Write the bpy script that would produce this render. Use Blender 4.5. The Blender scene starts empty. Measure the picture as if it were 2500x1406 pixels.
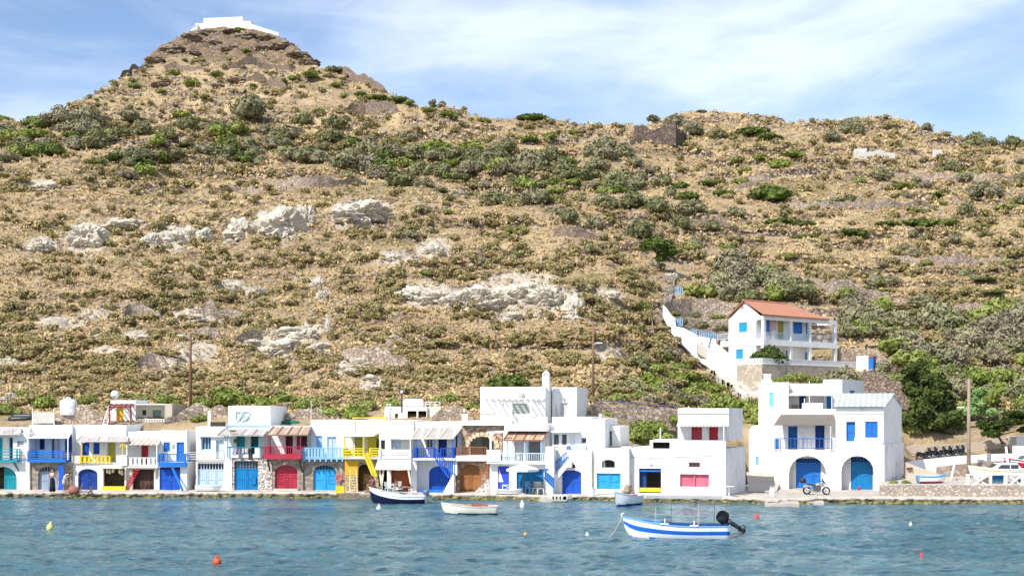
EXPO = 0.55; SUNE = 4.2; SKYS = 0.11; SUNV = (-.46, -.52, .72)
SKYTINT = (.95, 1.0, 1.1); CLOUDC = (9.0, 9.4, 9.8)
import bpy, bmesh, math, random
import numpy as np
from mathutils import Vector, Matrix
R = math.radians
PI = math.pi
F, HZ, CH = 3150.0, 1000.0, 6.2          # focal length and horizon in photo pixels, eye height above the sea
QZ = 0.3                                  # top of the quay
sc = bpy.context.scene
col = sc.collection
rng = np.random.default_rng(7)
random.seed(7)

def W(px, py, d):
    return Vector(((px - 1250) * d / F, d, CH - (py - HZ) * d / F))

# ---------------------------------------------------------------- noise (numpy)
def _h(ix, iy, s):
    n = (ix * 374761393 + iy * 668265263 + s * 974711) & 0x7fffffff
    n = ((n ^ (n >> 13)) * 1274126177) & 0x7fffffff
    n = (n ^ (n >> 16)) & 0xffff
    return n / 65535.0

def vn(x, y, s=0):
    x = np.asarray(x, float); y = np.asarray(y, float)
    ix = np.floor(x).astype(np.int64); iy = np.floor(y).astype(np.int64)
    fx = x - ix; fy = y - iy
    fx = fx * fx * fx * (fx * (fx * 6 - 15) + 10); fy = fy * fy * fy * (fy * (fy * 6 - 15) + 10)
    a = _h(ix, iy, s); b = _h(ix + 1, iy, s); c = _h(ix, iy + 1, s); d = _h(ix + 1, iy + 1, s)
    return (a * (1 - fx) + b * fx) * (1 - fy) + (c * (1 - fx) + d * fx) * fy

def fbm(x, y, s=0, o=4, g=.5):
    r = 0; a = 1; t = 0
    for i in range(o):
        r = r + a * (vn(x * 2 ** i + 17.3 * i, y * 2 ** i - 9.1 * i, s + i) - .5) * 2
        t += a; a *= g
    return r / t

def sst(a, b, x):
    t = np.clip((np.asarray(x, float) - a) / (b - a), 0, 1)
    return t * t * (3 - 2 * t)

# ---------------------------------------------------------------- materials
MATS = {}
def newmat(name):
    m = bpy.data.materials.new(name); m.use_nodes = True
    nt = m.node_tree; b = nt.nodes['Principled BSDF']
    return m, nt, b

def nd(nt, t, **k):
    n = nt.nodes.new(t)
    for a, v in k.items():
        if a.startswith('i_'):
            key = a[2:]
            n.inputs[int(key) if key.isdigit() else key.replace('_', ' ')].default_value = v
        else:
            setattr(n, a, v)
    return n

def c4(c): return (c[0], c[1], c[2], 1)

def mix(nt, fac, a, b, blend='MIX'):
    n = nt.nodes.new('ShaderNodeMix'); n.data_type = 'RGBA'; n.blend_type = blend
    for s, v in ((n.inputs[0], fac), (n.inputs[6], a), (n.inputs[7], b)):
        if hasattr(v, 'is_output'): nt.links.new(v, s)
        elif isinstance(v, (int, float)): s.default_value = v
        else: s.default_value = c4(v)
    return n.outputs[2]

def coords(nt, scale=(1, 1, 1), kind='Object'):
    tc = nt.nodes.new('ShaderNodeTexCoord'); mp = nt.nodes.new('ShaderNodeMapping')
    mp.inputs['Scale'].default_value = scale
    nt.links.new(tc.outputs[kind], mp.inputs[0]); return mp.outputs[0]

def noise_t(nt, co, scale, detail=4, rough=.55, dist=0):
    n = nd(nt, 'ShaderNodeTexNoise'); n.inputs['Scale'].default_value = scale
    n.inputs['Detail'].default_value = detail; n.inputs['Roughness'].default_value = rough
    n.inputs['Distortion'].default_value = dist
    nt.links.new(co, n.inputs['Vector']); return n.outputs['Fac']

def ramp(nt, f, stops, interp='LINEAR'):
    n = nt.nodes.new('ShaderNodeValToRGB'); n.color_ramp.interpolation = interp
    e = n.color_ramp.elements
    while len(e) < len(stops): e.new(.5)
    for i, (p, c) in enumerate(stops):
        e[i].position = p; e[i].color = c4(c) if not isinstance(c, (int, float)) else (c, c, c, 1)
    nt.links.new(f, n.inputs[0]); return n.outputs[0]

def bump(nt, b, h, strength=.3, dist=.05):
    n = nt.nodes.new('ShaderNodeBump'); n.inputs['Strength'].default_value = strength
    n.inputs['Distance'].default_value = dist
    nt.links.new(h, n.inputs['Height']); nt.links.new(n.outputs[0], b.inputs['Normal'])

def attr(nt, name):
    n = nt.nodes.new('ShaderNodeAttribute'); n.attribute_name = name; return n.outputs['Fac']

def math_n(nt, op, a, b=None):
    n = nt.nodes.new('ShaderNodeMath'); n.operation = op
    for i, v in enumerate((a, b)):
        if v is None: continue
        if hasattr(v, 'is_output'): nt.links.new(v, n.inputs[i])
        else: n.inputs[i].default_value = v
    return n.outputs[0]

def paint(c, rough=.5, wear=.22, worn=None, scale=1.5, metal=0):
    """painted wood, metal or plastic with faded and chipped patches"""
    key = ('paint', tuple(round(v, 3) for v in c), rough, wear, worn, metal)
    if key in MATS: return MATS[key]
    m, nt, b = newmat('paint')
    co = coords(nt, (1, 1, .5))
    n1 = noise_t(nt, co, scale, 5); n2 = noise_t(nt, co, scale * 9, 3)
    dk = tuple(v * (1 - wear * 1.3) for v in c); lt = tuple(min(.9, v * (1 + wear * .6) + .004) for v in c)
    f = mix(nt, ramp(nt, n1, [(.3, 0), (.7, 1)]), dk, lt)
    f = mix(nt, ramp(nt, n2, [(.35, .55), (.7, 0)]), f, c)
    if worn:
        f = mix(nt, ramp(nt, noise_t(nt, co, scale * 2.2, 6, .65), [(.6, 0), (.68, .8)]), f, worn)
    nt.links.new(f, b.inputs['Base Color'])
    b.inputs['Roughness'].default_value = rough; b.inputs['Metallic'].default_value = metal; b.inputs['Specular IOR Level'].default_value = .3
    bump(nt, b, n2, .12, .01)
    MATS[key] = m; return m

def plaster(c=(.82, .815, .8), stain=.8, scale=.8, rust=0):
    key = ('plaster', c, stain, rust)
    if key in MATS: return MATS[key]
    m, nt, b = newmat('whitewash')
    co = coords(nt); cs = coords(nt, (2.2, 2.2, .35))
    n1 = noise_t(nt, co, scale, 6, .6); n2 = noise_t(nt, cs, 1.3, 5, .6); n3 = noise_t(nt, co, 14, 3)
    f = mix(nt, ramp(nt, n1, [(.45, 0), (.75, stain * .5)]), c, tuple(v * .74 for v in c))
    f = mix(nt, ramp(nt, n2, [(.56, 0), (.74, stain * .6)]), f, (.44, .4, .34))
    if rust:
        f = mix(nt, ramp(nt, noise_t(nt, co, .9, 5, .6, .4), [(.56, 0), (.68, rust)]), f, (.62, .33, .25))
    nt.links.new(f, b.inputs['Base Color']); b.inputs['Roughness'].default_value = .9
    h = mix(nt, .35, n1, n3); bump(nt, b, h, .35, .06)
    MATS[key] = m; return m

def stone(pal, mortar, scale=2.0, gap=.05, bumpd=.08, key=None):
    k = ('stone', pal, mortar, scale)
    if k in MATS: return MATS[k]
    m, nt, b = newmat('stonework')
    co = coords(nt, (1, 1, 1.35))
    dn = nd(nt, 'ShaderNodeTexNoise'); dn.inputs['Scale'].default_value = scale * .9; nt.links.new(co, dn.inputs['Vector'])
    dv = mix(nt, .18, co, dn.outputs['Color'])
    v1 = nd(nt, 'ShaderNodeTexVoronoi'); v1.inputs['Scale'].default_value = scale; nt.links.new(dv, v1.inputs['Vector'])
    v2 = nd(nt, 'ShaderNodeTexVoronoi', feature='DISTANCE_TO_EDGE'); v2.inputs['Scale'].default_value = scale; nt.links.new(dv, v2.inputs['Vector'])
    sep = nd(nt, 'ShaderNodeSeparateColor'); nt.links.new(v1.outputs['Color'], sep.inputs[0])
    n = len(pal); f = ramp(nt, sep.outputs[0], [(i / n, pal[i]) for i in range(n)], 'CONSTANT')
    n1 = noise_t(nt, co, 6, 5, .6)
    f = mix(nt, ramp(nt, n1, [(.3, .45), (.7, 0)]), f, tuple(v * .5 for v in pal[0]))
    e = ramp(nt, v2.outputs['Distance'], [(gap * .4, 0), (gap * 1.5, 1)])
    f = mix(nt, e, mortar, f)
    nt.links.new(f, b.inputs['Base Color']); b.inputs['Roughness'].default_value = .9
    h = mix(nt, .25, e, n1); bump(nt, b, h, .8, bumpd)
    MATS[k] = m; return m

def simple(name, c, rough=.6, metal=0):
    key = ('simple', name)
    if key in MATS: return MATS[key]
    m, nt, b = newmat(name)
    n = noise_t(nt, coords(nt), 3, 4)
    f = mix(nt, ramp(nt, n, [(.3, .0), (.75, .35)]), c, tuple(v * .55 for v in c))
    nt.links.new(f, b.inputs['Base Color']); b.inputs['Roughness'].default_value = rough; b.inputs['Metallic'].default_value = metal
    MATS[key] = m; return m

def ribbed(c, c2, scale, axis=0, rough=.6, gap=.2):
    """striped or ribbed sheet: colour stripes that belong to the sheet"""
    key = ('ribbed', c, c2, scale, axis)
    if key in MATS: return MATS[key]
    m, nt, b = newmat('sheet')
    co = coords(nt); s = nd(nt, 'ShaderNodeSeparateXYZ'); nt.links.new(co, s.inputs[0])
    w = math_n(nt, 'FRACT', math_n(nt, 'MULTIPLY', s.outputs[axis], scale))
    f = ramp(nt, w, [(0, c2), (gap, c2), (gap + .06, c), (.94, c)])
    n = noise_t(nt, co, 1.2, 5)
    f = mix(nt, ramp(nt, n, [(.4, 0), (.75, .5)]), f, tuple(v * .6 for v in c))
    nt.links.new(f, b.inputs['Base Color']); b.inputs['Roughness'].default_value = rough
    bump(nt, b, w, .3, .03)
    MATS[key] = m; return m

WHITE = plaster()
WHITES = [WHITE, plaster((.80, .79, .765), 1.3, 1.1), plaster((.77, .765, .745), 1.0, .6), plaster((.835, .825, .80), 1.1, 1.6)]
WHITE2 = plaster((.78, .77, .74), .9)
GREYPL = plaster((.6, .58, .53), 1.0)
BEIGE = plaster((.5, .42, .335), 1.1)
PALEGREEN = plaster((.6, .68, .56), .6)
CREAMPL = plaster((.72, .68, .56), .7)
PINKPL = plaster((.82, .8, .78), .5, rust=.55)
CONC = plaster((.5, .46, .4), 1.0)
STONE = stone(((.30, .25, .2), (.22, .19, .17), (.4, .33, .26), (.27, .2, .16), (.46, .4, .33)), (.44, .38, .31), 4.2)
STONEW = stone(((.35, .3, .26), (.28, .22, .2), (.45, .38, .32), (.25, .2, .2)), (.7, .67, .61), 3.8, .09)
STONER = stone(((.42, .3, .2), (.3, .12, .09), (.55, .42, .28), (.36, .28, .2), (.25, .12, .1)), (.45, .35, .26), 3.6)
DRY = stone(((.4, .33, .26), (.3, .23, .18), (.5, .43, .34), (.25, .19, .16), (.58, .52, .43)), (.15, .115, .09), 5.0, .04, .14)
DRYL = stone(((.48, .38, .29), (.38, .29, .22), (.56, .47, .37), (.31, .23, .18), (.44, .35, .27)), (.2, .15, .11), 3.4, .045, .2)
DRYD = stone(((.3, .22, .165), (.22, .16, .12), (.37, .28, .21), (.26, .185, .145)), (.1, .075, .06), 3.0, .05, .25)
RUINST = stone(((.17, .12, .095), (.12, .085, .07), (.22, .16, .125), (.14, .1, .085)), (.05, .035, .03), 1.6, .05, .3)
QUAYST = stone(((.52, .45, .36), (.44, .37, .3), (.6, .53, .44), (.38, .32, .26)), (.34, .29, .24), 3.8, .06, .1)
BLOCKST = stone(((.5, .47, .42), (.42, .38, .33), (.36, .3, .26)), (.7, .67, .62), 3.2, .08)
GLASS = simple('glass', (.05, .07, .08), .08)
DARKV = simple('dark_wood', (.035, .025, .02), .8)
BLACK = simple('black_rubber', (.012, .012, .013), .5)
CHROME = simple('steel', (.6, .6, .6), .3, .9)
WOODP = simple('weathered_wood', (.2, .12, .07), .85)
POLE = simple('pole_wood', (.16, .075, .045), .85)
ROPE = simple('rope', (.5, .45, .36), .9)
BLUE = paint((.01, .09, .5)); DBLUE = paint((.006, .035, .22)); MBLUE = paint((.015, .16, .55)); SKYB = paint((.03, .36, .72))
LBLUE = paint((.27, .52, .8)); PBLUE = paint((.5, .64, .8)); TEAL = paint((.005, .27, .33)); DTEAL = paint((.004, .1, .14))
AQUA = paint((.2, .62, .68)); AZURE = paint((.005, .2, .48)); RED = paint((.5, .015, .03)); DRED = paint((.1, .008, .016))
CRIM = paint((.42, .03, .06)); PINK = paint((.55, .13, .19)); YEL = paint((.72, .55, .03)); OLIVEY = paint((.42, .36, .06))
OCHRE = paint((.6, .36, .02)); BROWN = paint((.3, .12, .05)); WOOD = paint((.33, .14, .045), .6, .35); GREENP = paint((.25, .4, .32))
WHITEP = paint((.78, .78, .76), .45, .1); CREAMP = paint((.74, .66, .5), .6); GREYP = paint((.36, .35, .33), .6)
PALEB = paint((.62, .72, .8)); MAROON = paint((.22, .04, .05)); ORANGE = paint((.55, .13, .03))
LGREY = paint((.55, .53, .5), .7); STRAWT = simple('straw_thatch', (.17, .15, .125), .95)
AWN_GREY = ribbed((.4, .37, .35), (.62, .6, .56), .85, 0, .7, .1)
AWN_BRN = ribbed((.4, .28, .2), (.52, .42, .34), .95, 0, .7, .1)
AWN_WHITE = ribbed((.74, .75, .76), (.6, .6, .6), .6, 0, .5, .05)
AWN_STRIPE = ribbed((.68, .6, .5), (.45, .26, .2), 2.6, 0, .7, .4)
AWN_CREAM = ribbed((.74, .7, .58), (.62, .5, .3), 1.5, 0, .7, .12)
ROOF_METAL = ribbed((.40, .44, .40), (.62, .66, .62), 2.6, 0, .6, .4)
TILE = ribbed((.52, .2, .13), (.34, .12, .08), 3.2, 0, .8, .3)
TILEW = ribbed((.66, .6, .52), (.45, .4, .35), 4.0, 0, .8, .3)

# ---------------------------------------------------------------- mesh builder
class MB:
    def __init__(s): s.v = []; s.f = []; s.m = []
    def add(s, vs, fs, mi=0):
        o = len(s.v); s.v += [tuple(v) for v in vs]; s.f += [tuple(i + o for i in f) for f in fs]; s.m += [mi] * len(fs); return s
    def box(s, x0, x1, y0, y1, z0, z1, mi=0):
        return s.hexa([(x0, y0, z0), (x1, y0, z0), (x1, y1, z0), (x0, y1, z0)], [(x0, y0, z1), (x1, y0, z1), (x1, y1, z1), (x0, y1, z1)], mi)
    def hexa(s, a, b, mi=0):
        return s.add(list(a) + list(b), [(3, 2, 1, 0), (4, 5, 6, 7), (0, 1, 5, 4), (1, 2, 6, 5), (2, 3, 7, 6), (3, 0, 4, 7)], mi)
    def tube(s, pts, r, n=6, mi=0, cap=True):
        pts = [Vector(p) for p in pts]; rs = r if isinstance(r, (list, tuple)) else [r] * len(pts)
        vs = []; up = None
        for i, p in enumerate(pts):
            t = (pts[min(i + 1, len(pts) - 1)] - pts[max(i - 1, 0)]).normalized()
            if up is None: up = Vector((0, 0, 1)) if abs(t.z) < .9 else Vector((1, 0, 0))
            a = t.cross(up).normalized(); b = a.cross(t).normalized(); up = b
            for k in range(n):
                w = 2 * PI * k / n; vs.append(p + (a * math.cos(w) + b * math.sin(w)) * rs[i])
        fs = []
        for i in range(len(pts) - 1):
            for k in range(n):
                fs.append((i * n + k, i * n + (k + 1) % n, (i + 1) * n + (k + 1) % n, (i + 1) * n + k))
        if cap: fs += [tuple(range(n))[::-1], tuple(range((len(pts) - 1) * n, len(pts) * n))]
        return s.add(vs, fs, mi)
    def bar(s, a, b, w, h=None, mi=0):
        a = Vector(a); b = Vector(b); h = h or w; t = (b - a).normalized()
        up = Vector((0, 0, 1)) if abs(t.z) < .95 else Vector((0, 1, 0))
        x = t.cross(up).normalized() * w / 2; y = x.cross(t).normalized() * h / 2
        return s.hexa([a - x - y, a + x - y, a + x + y, a - x + y], [b - x - y, b + x - y, b + x + y, b - x + y], mi)
    def lathe(s, prof, n=16, c=(0, 0, 0), mi=0, axis='z'):
        vs = []; fs = []
        for (r, z) in prof:
            for k in range(n):
                w = 2 * PI * k / n
                p = (r * math.cos(w), r * math.sin(w), z) if axis == 'z' else ((r * math.cos(w), z, r * math.sin(w)) if axis == 'y' else (z, r * math.cos(w), r * math.sin(w)))
                vs.append((p[0] + c[0], p[1] + c[1], p[2] + c[2]))
        m = len(prof)
        for i in range(m - 1):
            for k in range(n): fs.append((i * n + k, i * n + (k + 1) % n, (i + 1) * n + (k + 1) % n, (i + 1) * n + k))
        fs += [tuple(range(n))[::-1], tuple(range((m - 1) * n, m * n))]
        return s.add(vs, fs, mi)
    def prism(s, poly, h, mi=0, axis='y', o=0):
        """polygon (2D) extruded: axis y -> points are (x,z)"""
        n = len(poly)
        f3 = (lambda p, t: (p[0], t, p[1])) if axis == 'y' else ((lambda p, t: (p[0], p[1], t)) if axis == 'z' else (lambda p, t: (t, p[0], p[1])))
        vs = [f3(p, o) for p in poly] + [f3(p, o + h) for p in poly]
        fs = [tuple(range(n)), tuple(range(n, 2 * n))[::-1]] + [(i, n + i, n + (i + 1) % n, (i + 1) % n) for i in range(n)]
        return s.add(vs, fs, mi)
    def build(s, name, mats, parent=None, smooth=False, fix=True):
        me = bpy.data.meshes.new(name); me.from_pydata(s.v, [], s.f)
        mats = mats if isinstance(mats, (list, tuple)) else [mats]
        for m in mats: me.materials.append(m)
        if len(mats) > 1: me.polygons.foreach_set('material_index', s.m)
        if fix:
            bm = bmesh.new(); bm.from_mesh(me); bmesh.ops.recalc_face_normals(bm, faces=bm.faces); bm.to_mesh(me); bm.free()
        if smooth: me.polygons.foreach_set('use_smooth', [True] * len(me.polygons))
        o = bpy.data.objects.new(name, me); col.objects.link(o)
        if parent: o.parent = parent
        return o

def np_mesh(name, V, Q, mat, attrs=None, smooth=False, tri=False):
    me = bpy.data.meshes.new(name); k = 3 if tri else 4
    V = np.asarray(V, np.float32); Q = np.asarray(Q, np.int32)
    me.vertices.add(len(V)); me.vertices.foreach_set('co', V.ravel())
    me.loops.add(Q.size); me.loops.foreach_set('vertex_index', Q.ravel())
    me.polygons.add(len(Q)); me.polygons.foreach_set('loop_start', np.arange(0, Q.size, k, dtype=np.int32))
    me.polygons.foreach_set('loop_total', np.full(len(Q), k, np.int32))
    if smooth: me.polygons.foreach_set('use_smooth', np.ones(len(Q), bool))
    for n, a in (attrs or {}).items():
        at = me.attributes.new(n, 'FLOAT', 'POINT'); at.data.foreach_set('value', np.asarray(a, np.float32))
    me.materials.append(mat); me.update(calc_edges=True); me.validate()
    return me

def link(name, me, parent=None):
    o = bpy.data.objects.new(name, me); col.objects.link(o)
    if parent: o.parent = parent
    return o

def tag(o, label=None, cat=None, group=None, kind=None):
    if label:
        o['label'] = label
        if not kind: o['kind'] = 'thing'
    if cat: o['category'] = cat
    if group: o['group'] = group
    if kind: o['kind'] = kind
    return o

def thing(name, label, cat, loc=(0, 0, 0), rz=0, group=None):
    o = bpy.data.objects.new(name, None); col.objects.link(o); o.empty_display_size = .3
    o.location = loc; o.rotation_euler = (0, 0, rz); return tag(o, label, cat, group)

def dup(root, loc, rz, label=None, scale=None):
    r = root.copy(); col.objects.link(r); r.location = loc; r.rotation_euler = (0, 0, rz)
    if scale: r.scale = scale if isinstance(scale, (tuple, list)) else (scale,) * 3
    if label: r['label'] = label
    for ch in list(root.children):
        c = ch.copy(); col.objects.link(c); c.parent = r
        for g in ch.children:
            d = g.copy(); col.objects.link(d); d.parent = c
    return r
# ================================================================ SETTING: camera, sun, sky, terrain, sea, plants
cam = bpy.data.cameras.new('camera'); co_ = bpy.data.objects.new('camera', cam); col.objects.link(co_)
co_.location = (0, 0, CH); co_.rotation_euler = (R(90), 0, 0)
cam.sensor_width = 36; cam.sensor_fit = 'HORIZONTAL'; cam.lens = 36 * F / 2500
cam.shift_y = (HZ - 703) / 2500; cam.clip_start = .5; cam.clip_end = 12000
sc.camera = co_
sc.view_settings.view_transform = 'Standard'; sc.view_settings.look = 'None'
sc.view_settings.exposure = EXPO; sc.view_settings.gamma = 1

ts = Vector(SUNV).normalized()
elev = math.asin(ts.z); az = math.atan2(ts.x, ts.y)
sun = bpy.data.lights.new('sun', 'SUN'); sun.energy = SUNE; sun.angle = R(.5); sun.color = (1, .95, .87)
so = bpy.data.objects.new('sun', sun); col.objects.link(so); so.rotation_euler = (-ts).to_track_quat('-Z', 'Y').to_euler(); so.location = (-60, -60, 120)

w = bpy.data.worlds.new('World'); sc.world = w; w.use_nodes = True
nt = w.node_tree; bg = nt.nodes['Background']; bg.inputs['Strength'].default_value = SKYS
sky = nd(nt, 'ShaderNodeTexSky', sky_type='NISHITA'); sky.sun_disc = False; sky.sun_elevation = elev; sky.sun_rotation = az % (2 * PI)
sky.altitude = 0; sky.air_density = 1.0; sky.dust_density = .4; sky.ozone_density = 2.0
# thin high cloud, laid out over directions of the sky
mp = nd(nt, 'ShaderNodeMapping'); tc = nd(nt, 'ShaderNodeTexCoord'); nt.links.new(tc.outputs['Generated'], mp.inputs[0])
mp.inputs['Rotation'].default_value = (0, R(24), R(8)); mp.inputs['Scale'].default_value = (2.6, 2.6, 9.5); mp.inputs['Location'].default_value = (.35, .1, -.55)
n1 = noise_t(nt, mp.outputs[0], 1.15, 7, .52, .5)
mp2 = nd(nt, 'ShaderNodeMapping'); nt.links.new(tc.outputs['Generated'], mp2.inputs[0])
mp2.inputs['Rotation'].default_value = (0, R(30), 0); mp2.inputs['Scale'].default_value = (4, 4, 16)
n2 = noise_t(nt, mp2.outputs[0], 1.9, 8, .6, .8)
cl = math_n(nt, 'ADD', math_n(nt, 'MULTIPLY', n1, .75), math_n(nt, 'MULTIPLY', n2, .25))
cf = ramp(nt, cl, [(.38, .03), (.50, .22), (.62, .5), (.76, .72)])
blue_sky = mix(nt, 1.0, sky.outputs[0], SKYTINT, 'MULTIPLY')
skyc = mix(nt, cf, blue_sky, CLOUDC)
nt.links.new(skyc, bg.inputs['Color'])

# ---------------------------------------------------------------- the hill as one height field z(px, d)
SKX = np.array([-900, -300, 0, 100, 190, 270, 330, 357, 362, 400, 440, 480, 540, 610, 680, 730, 775, 790, 900, 950, 1000, 1060, 1130, 1180, 1250, 1330, 1400, 1520, 1590, 1640, 1700, 1780, 1850, 1950, 2050, 2120, 2180, 2250, 2310, 2380, 2500, 2800, 3400])
SKV = np.array([370, 335, 297, 288, 243, 203, 170, 160, 138, 110, 88, 72, 66, 70, 88, 120, 157, 168, 203, 228, 250, 260, 270, 287, 290, 292, 298, 304, 296, 278, 271, 274, 281, 293, 289, 284, 286, 300, 323, 343, 352, 385, 420])
LD = np.array([0, 97.2, 99.5, 103, 106, 115, 130, 150, 180, 215, 250, 290, 330, 380, 450, 520, 580, 700])
LV = np.array([1190, 0, 1045, 1012, 1000, 945, 850, 735, 600, 500, 430, 360, 300, 235, 150, 75, 25, -40.])
LV[1] = HZ + (CH - .15) * F / 97.2; LV[0] = 9e4
RD = np.array([0, 98, 101, 107, 112, 120, 128, 140, 158, 185, 217, 250, 290, 330, 380, 450, 520, 580, 700])
RZ = np.array([.15, .15, 2.0, 3.6, 4.8, 6.2, 7.6, 10.6, 16.7, 27.0, 40.6, 51.4, 65, 79.5, 98, 127.6, 159, 184, 240.])
LZ = CH + (HZ - LV) * LD / F; LZ[0] = .15
YD = np.array([0, 89, 102, 103.3, 108.5, 109.5, 122, 140, 700]); YZ = np.array([.15, .7, .7, 2.1, 2.5, 4.0, 6.4, 10.6, 10.6])

def base_z(px, d):
    px = np.asarray(px, float); d = np.asarray(d, float)
    zl = np.interp(d, LD, LZ); zr = np.interp(d, RD, RZ)
    w1 = sst(1430, 1760, px); z = zl * (1 - w1) + zr * w1
    w2 = sst(2180, 2235, px) * (1 - sst(118, 140, d)); z = z * (1 - w2) + np.interp(d, YD, YZ) * w2
    return z

def smin(a, b, k):
    h = np.clip(.5 + .5 * (b - a) / k, 0, 1); return b * (1 - h) + a * h - k * h * (1 - h)

# bits of photo where particular ground shows: (px, py, rx, ry)
CHALK = [(1050, 720, 70, 32), (1130, 735, 60, 28), (1200, 725, 70, 42), (1290, 715, 80, 40), (1350, 735, 60, 40), (1400, 740, 22, 40), (1250, 770, 40, 22),
         (690, 835, 60, 40), (745, 815, 45, 28), (650, 850, 40, 30), (600, 835, 40, 18), (780, 850, 35, 20), (560, 700, 35, 18), (620, 712, 30, 14), (770, 690, 20, 14), (790, 715, 16, 12), (800, 790, 10, 30),
         (480, 775, 60, 25), (400, 890, 70, 22), (480, 860, 60, 25), (880, 880, 40, 30), (910, 940, 30, 22), (840, 900, 30, 20),
         (680, 545, 60, 45), (875, 525, 75, 35), (205, 580, 50, 40), (420, 580, 60, 30), (100, 600, 40, 20), (1060, 610, 50, 25), (960, 630, 50, 20), (100, 455, 50, 14), (300, 550, 50, 16),
         (1270, 680, 90, 14), (1480, 720, 40, 18), (30, 885, 40, 20), (150, 790, 60, 20), (260, 860, 40, 16), (1480, 860, 40, 20), (330, 820, 40, 16), (225, 770, 40, 14)]

def px_of(x, y): return 1250 + F * x / y

def terr(px, d):
    """height of the hill with terraces and roughness, plus masks; px, d arrays"""
    px = np.asarray(px, float); d = np.asarray(d, float)
    x = (px - 1250) * d / F
    z0 = base_z(px, d)
    sv = np.interp(px, SKX, SKV)
    zs = CH + (HZ - sv) * d / F                    # height that lies on the skyline at this distance
    # a column stops rising where it reaches its own skyline and falls away behind it
    dd = np.linspace(250, 700, 226)
    uu = np.unique(np.round(px / 4) * 4)
    D, U = np.meshgrid(dd, uu)
    zz = base_z(U, D); tt = (zz - CH) / D; st = (HZ - np.interp(uu, SKX, SKV)) / F
    hit = tt >= st[:, None]; ids = np.where(hit.any(1), hit.argmax(1), len(dd) - 1)
    ds = np.interp(px, uu, dd[ids])
    zc = CH + (HZ - sv) * ds / F
    over = np.maximum(d - ds, 0)
    z = np.where(d > ds, np.minimum(z0, zc + over * .02 - np.minimum(over, 200) ** 2 * .004), z0)
    far = sst(95, 400, d)
    hillm = sst(100, 112, d)
    # flat shelf cut for the villa
    sh = sst(1760, 1800, px) * (1 - sst(2140, 2190, px)) * sst(131, 132.5, d) * (1 - sst(149, 152, d))
    z = z * (1 - sh) + np.minimum(z, 10.75) * sh
    lm = sst(1800, 1822, px) * (1 - sst(1905, 1925, px)) * (1 - sst(105, 108, d)); z = z * (1 - lm) + np.minimum(z, .2) * lm
    rough = fbm(x / 19., d / 19., 3, 4) * (1.0 + 2.6 * far) + fbm(x / 4.2, d / 4.2, 9, 4) * (.35 + .55 * far)
    rough = rough * hillm * (1 - sh)
    # the crag under the chapel: tilted strata, broken blocks
    pv = HZ - (z - CH) * F / d
    crag = sst(175, 120, pv) * sst(300, 360, px) * (1 - sst(800, 850, px))
    rough = rough * (1 - .3 * crag) + crag * (np.abs(fbm(x / 9, d / 12., 21, 4)) * 5 - 1.2)
    z = z + rough * sst(0, 30, np.abs(ds - d) + 8)
    # terraces
    H = 2.0 + 1.1 * sst(150, 330, d)
    ph = z + fbm(x / 34., d / 34., 31, 3) * 1.6
    k = np.floor(ph / H); fr = ph / H - k
    on = sst(.3, .45, vn(x / 28. + 5, k * 3.7, 44)) * sst(112, 122, d) * (1 - sh)
    on = on * np.clip(.62 + .9 * sst(900, 1500, px) + .5 * sst(480, 430, pv), 0, 1) * (1 - crag)
    st_ = np.where(fr < .78, fr * .35, .273 + (fr - .78) / .22 * .727)
    z = z + (st_ - fr) * H * on
    riser = on * sst(.74, .8, fr) * (1 - sst(.97, 1.0, fr)) * sst(.35, .5, vn(x / 6., d / 6., 55))
    # white marl showing through
    pv2 = HZ - (z - CH) * F / d
    ch = np.zeros_like(z)
    wob = fbm(x / 2.2, z / 1.4, 61, 4) * .9
    for (cx, cy, rx, ry) in CHALK:
        q = ((px - cx) / rx) ** 2 + ((pv2 - cy) / ry) ** 2
        ch = np.maximum(ch, sst(1.5, .55, q + wob))
    led = np.abs(fbm(x / 2.6, z / .9, 71, 4))
    z = z + ch * (led * 1.3 - .25)
    green = sst(.5, .75, vn(x / 12., d / 12., 81) * .6 + vn(x / 3.1, d / 3.1, 82) * .4)
    edge = on * np.maximum(sst(.92, .98, fr), sst(.16, .03, fr)) * sst(.3, .6, vn(x / 5., d / 5., 57))
    return z, riser, ch, crag, green, edge

def grid(cols, rows):
    P, D = np.meshgrid(cols, rows); z, a, b, c, g, e = terr(P.ravel(), D.ravel())
    return P.ravel(), D.ravel(), z, a, b, c, g, e
cols = np.concatenate([np.linspace(-1400, -120, 70)[:-1], np.arange(-120, 2621, 4.2), np.linspace(2625, 3900, 70)])
rows = np.exp(np.arange(math.log(96.0), math.log(640.), .0027))
P_, D_, Z_, A_, B_, C_, G_, E_ = grid(cols, rows)
V = np.stack([(P_ - 1250) * D_ / F, D_, Z_], 1); nc, nr = len(cols), len(rows)
i = np.arange((nr - 1) * nc).reshape(nr - 1, nc)[:, :-1].ravel()
Q = np.stack([i, i + 1, i + nc + 1, i + nc], 1)

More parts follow.
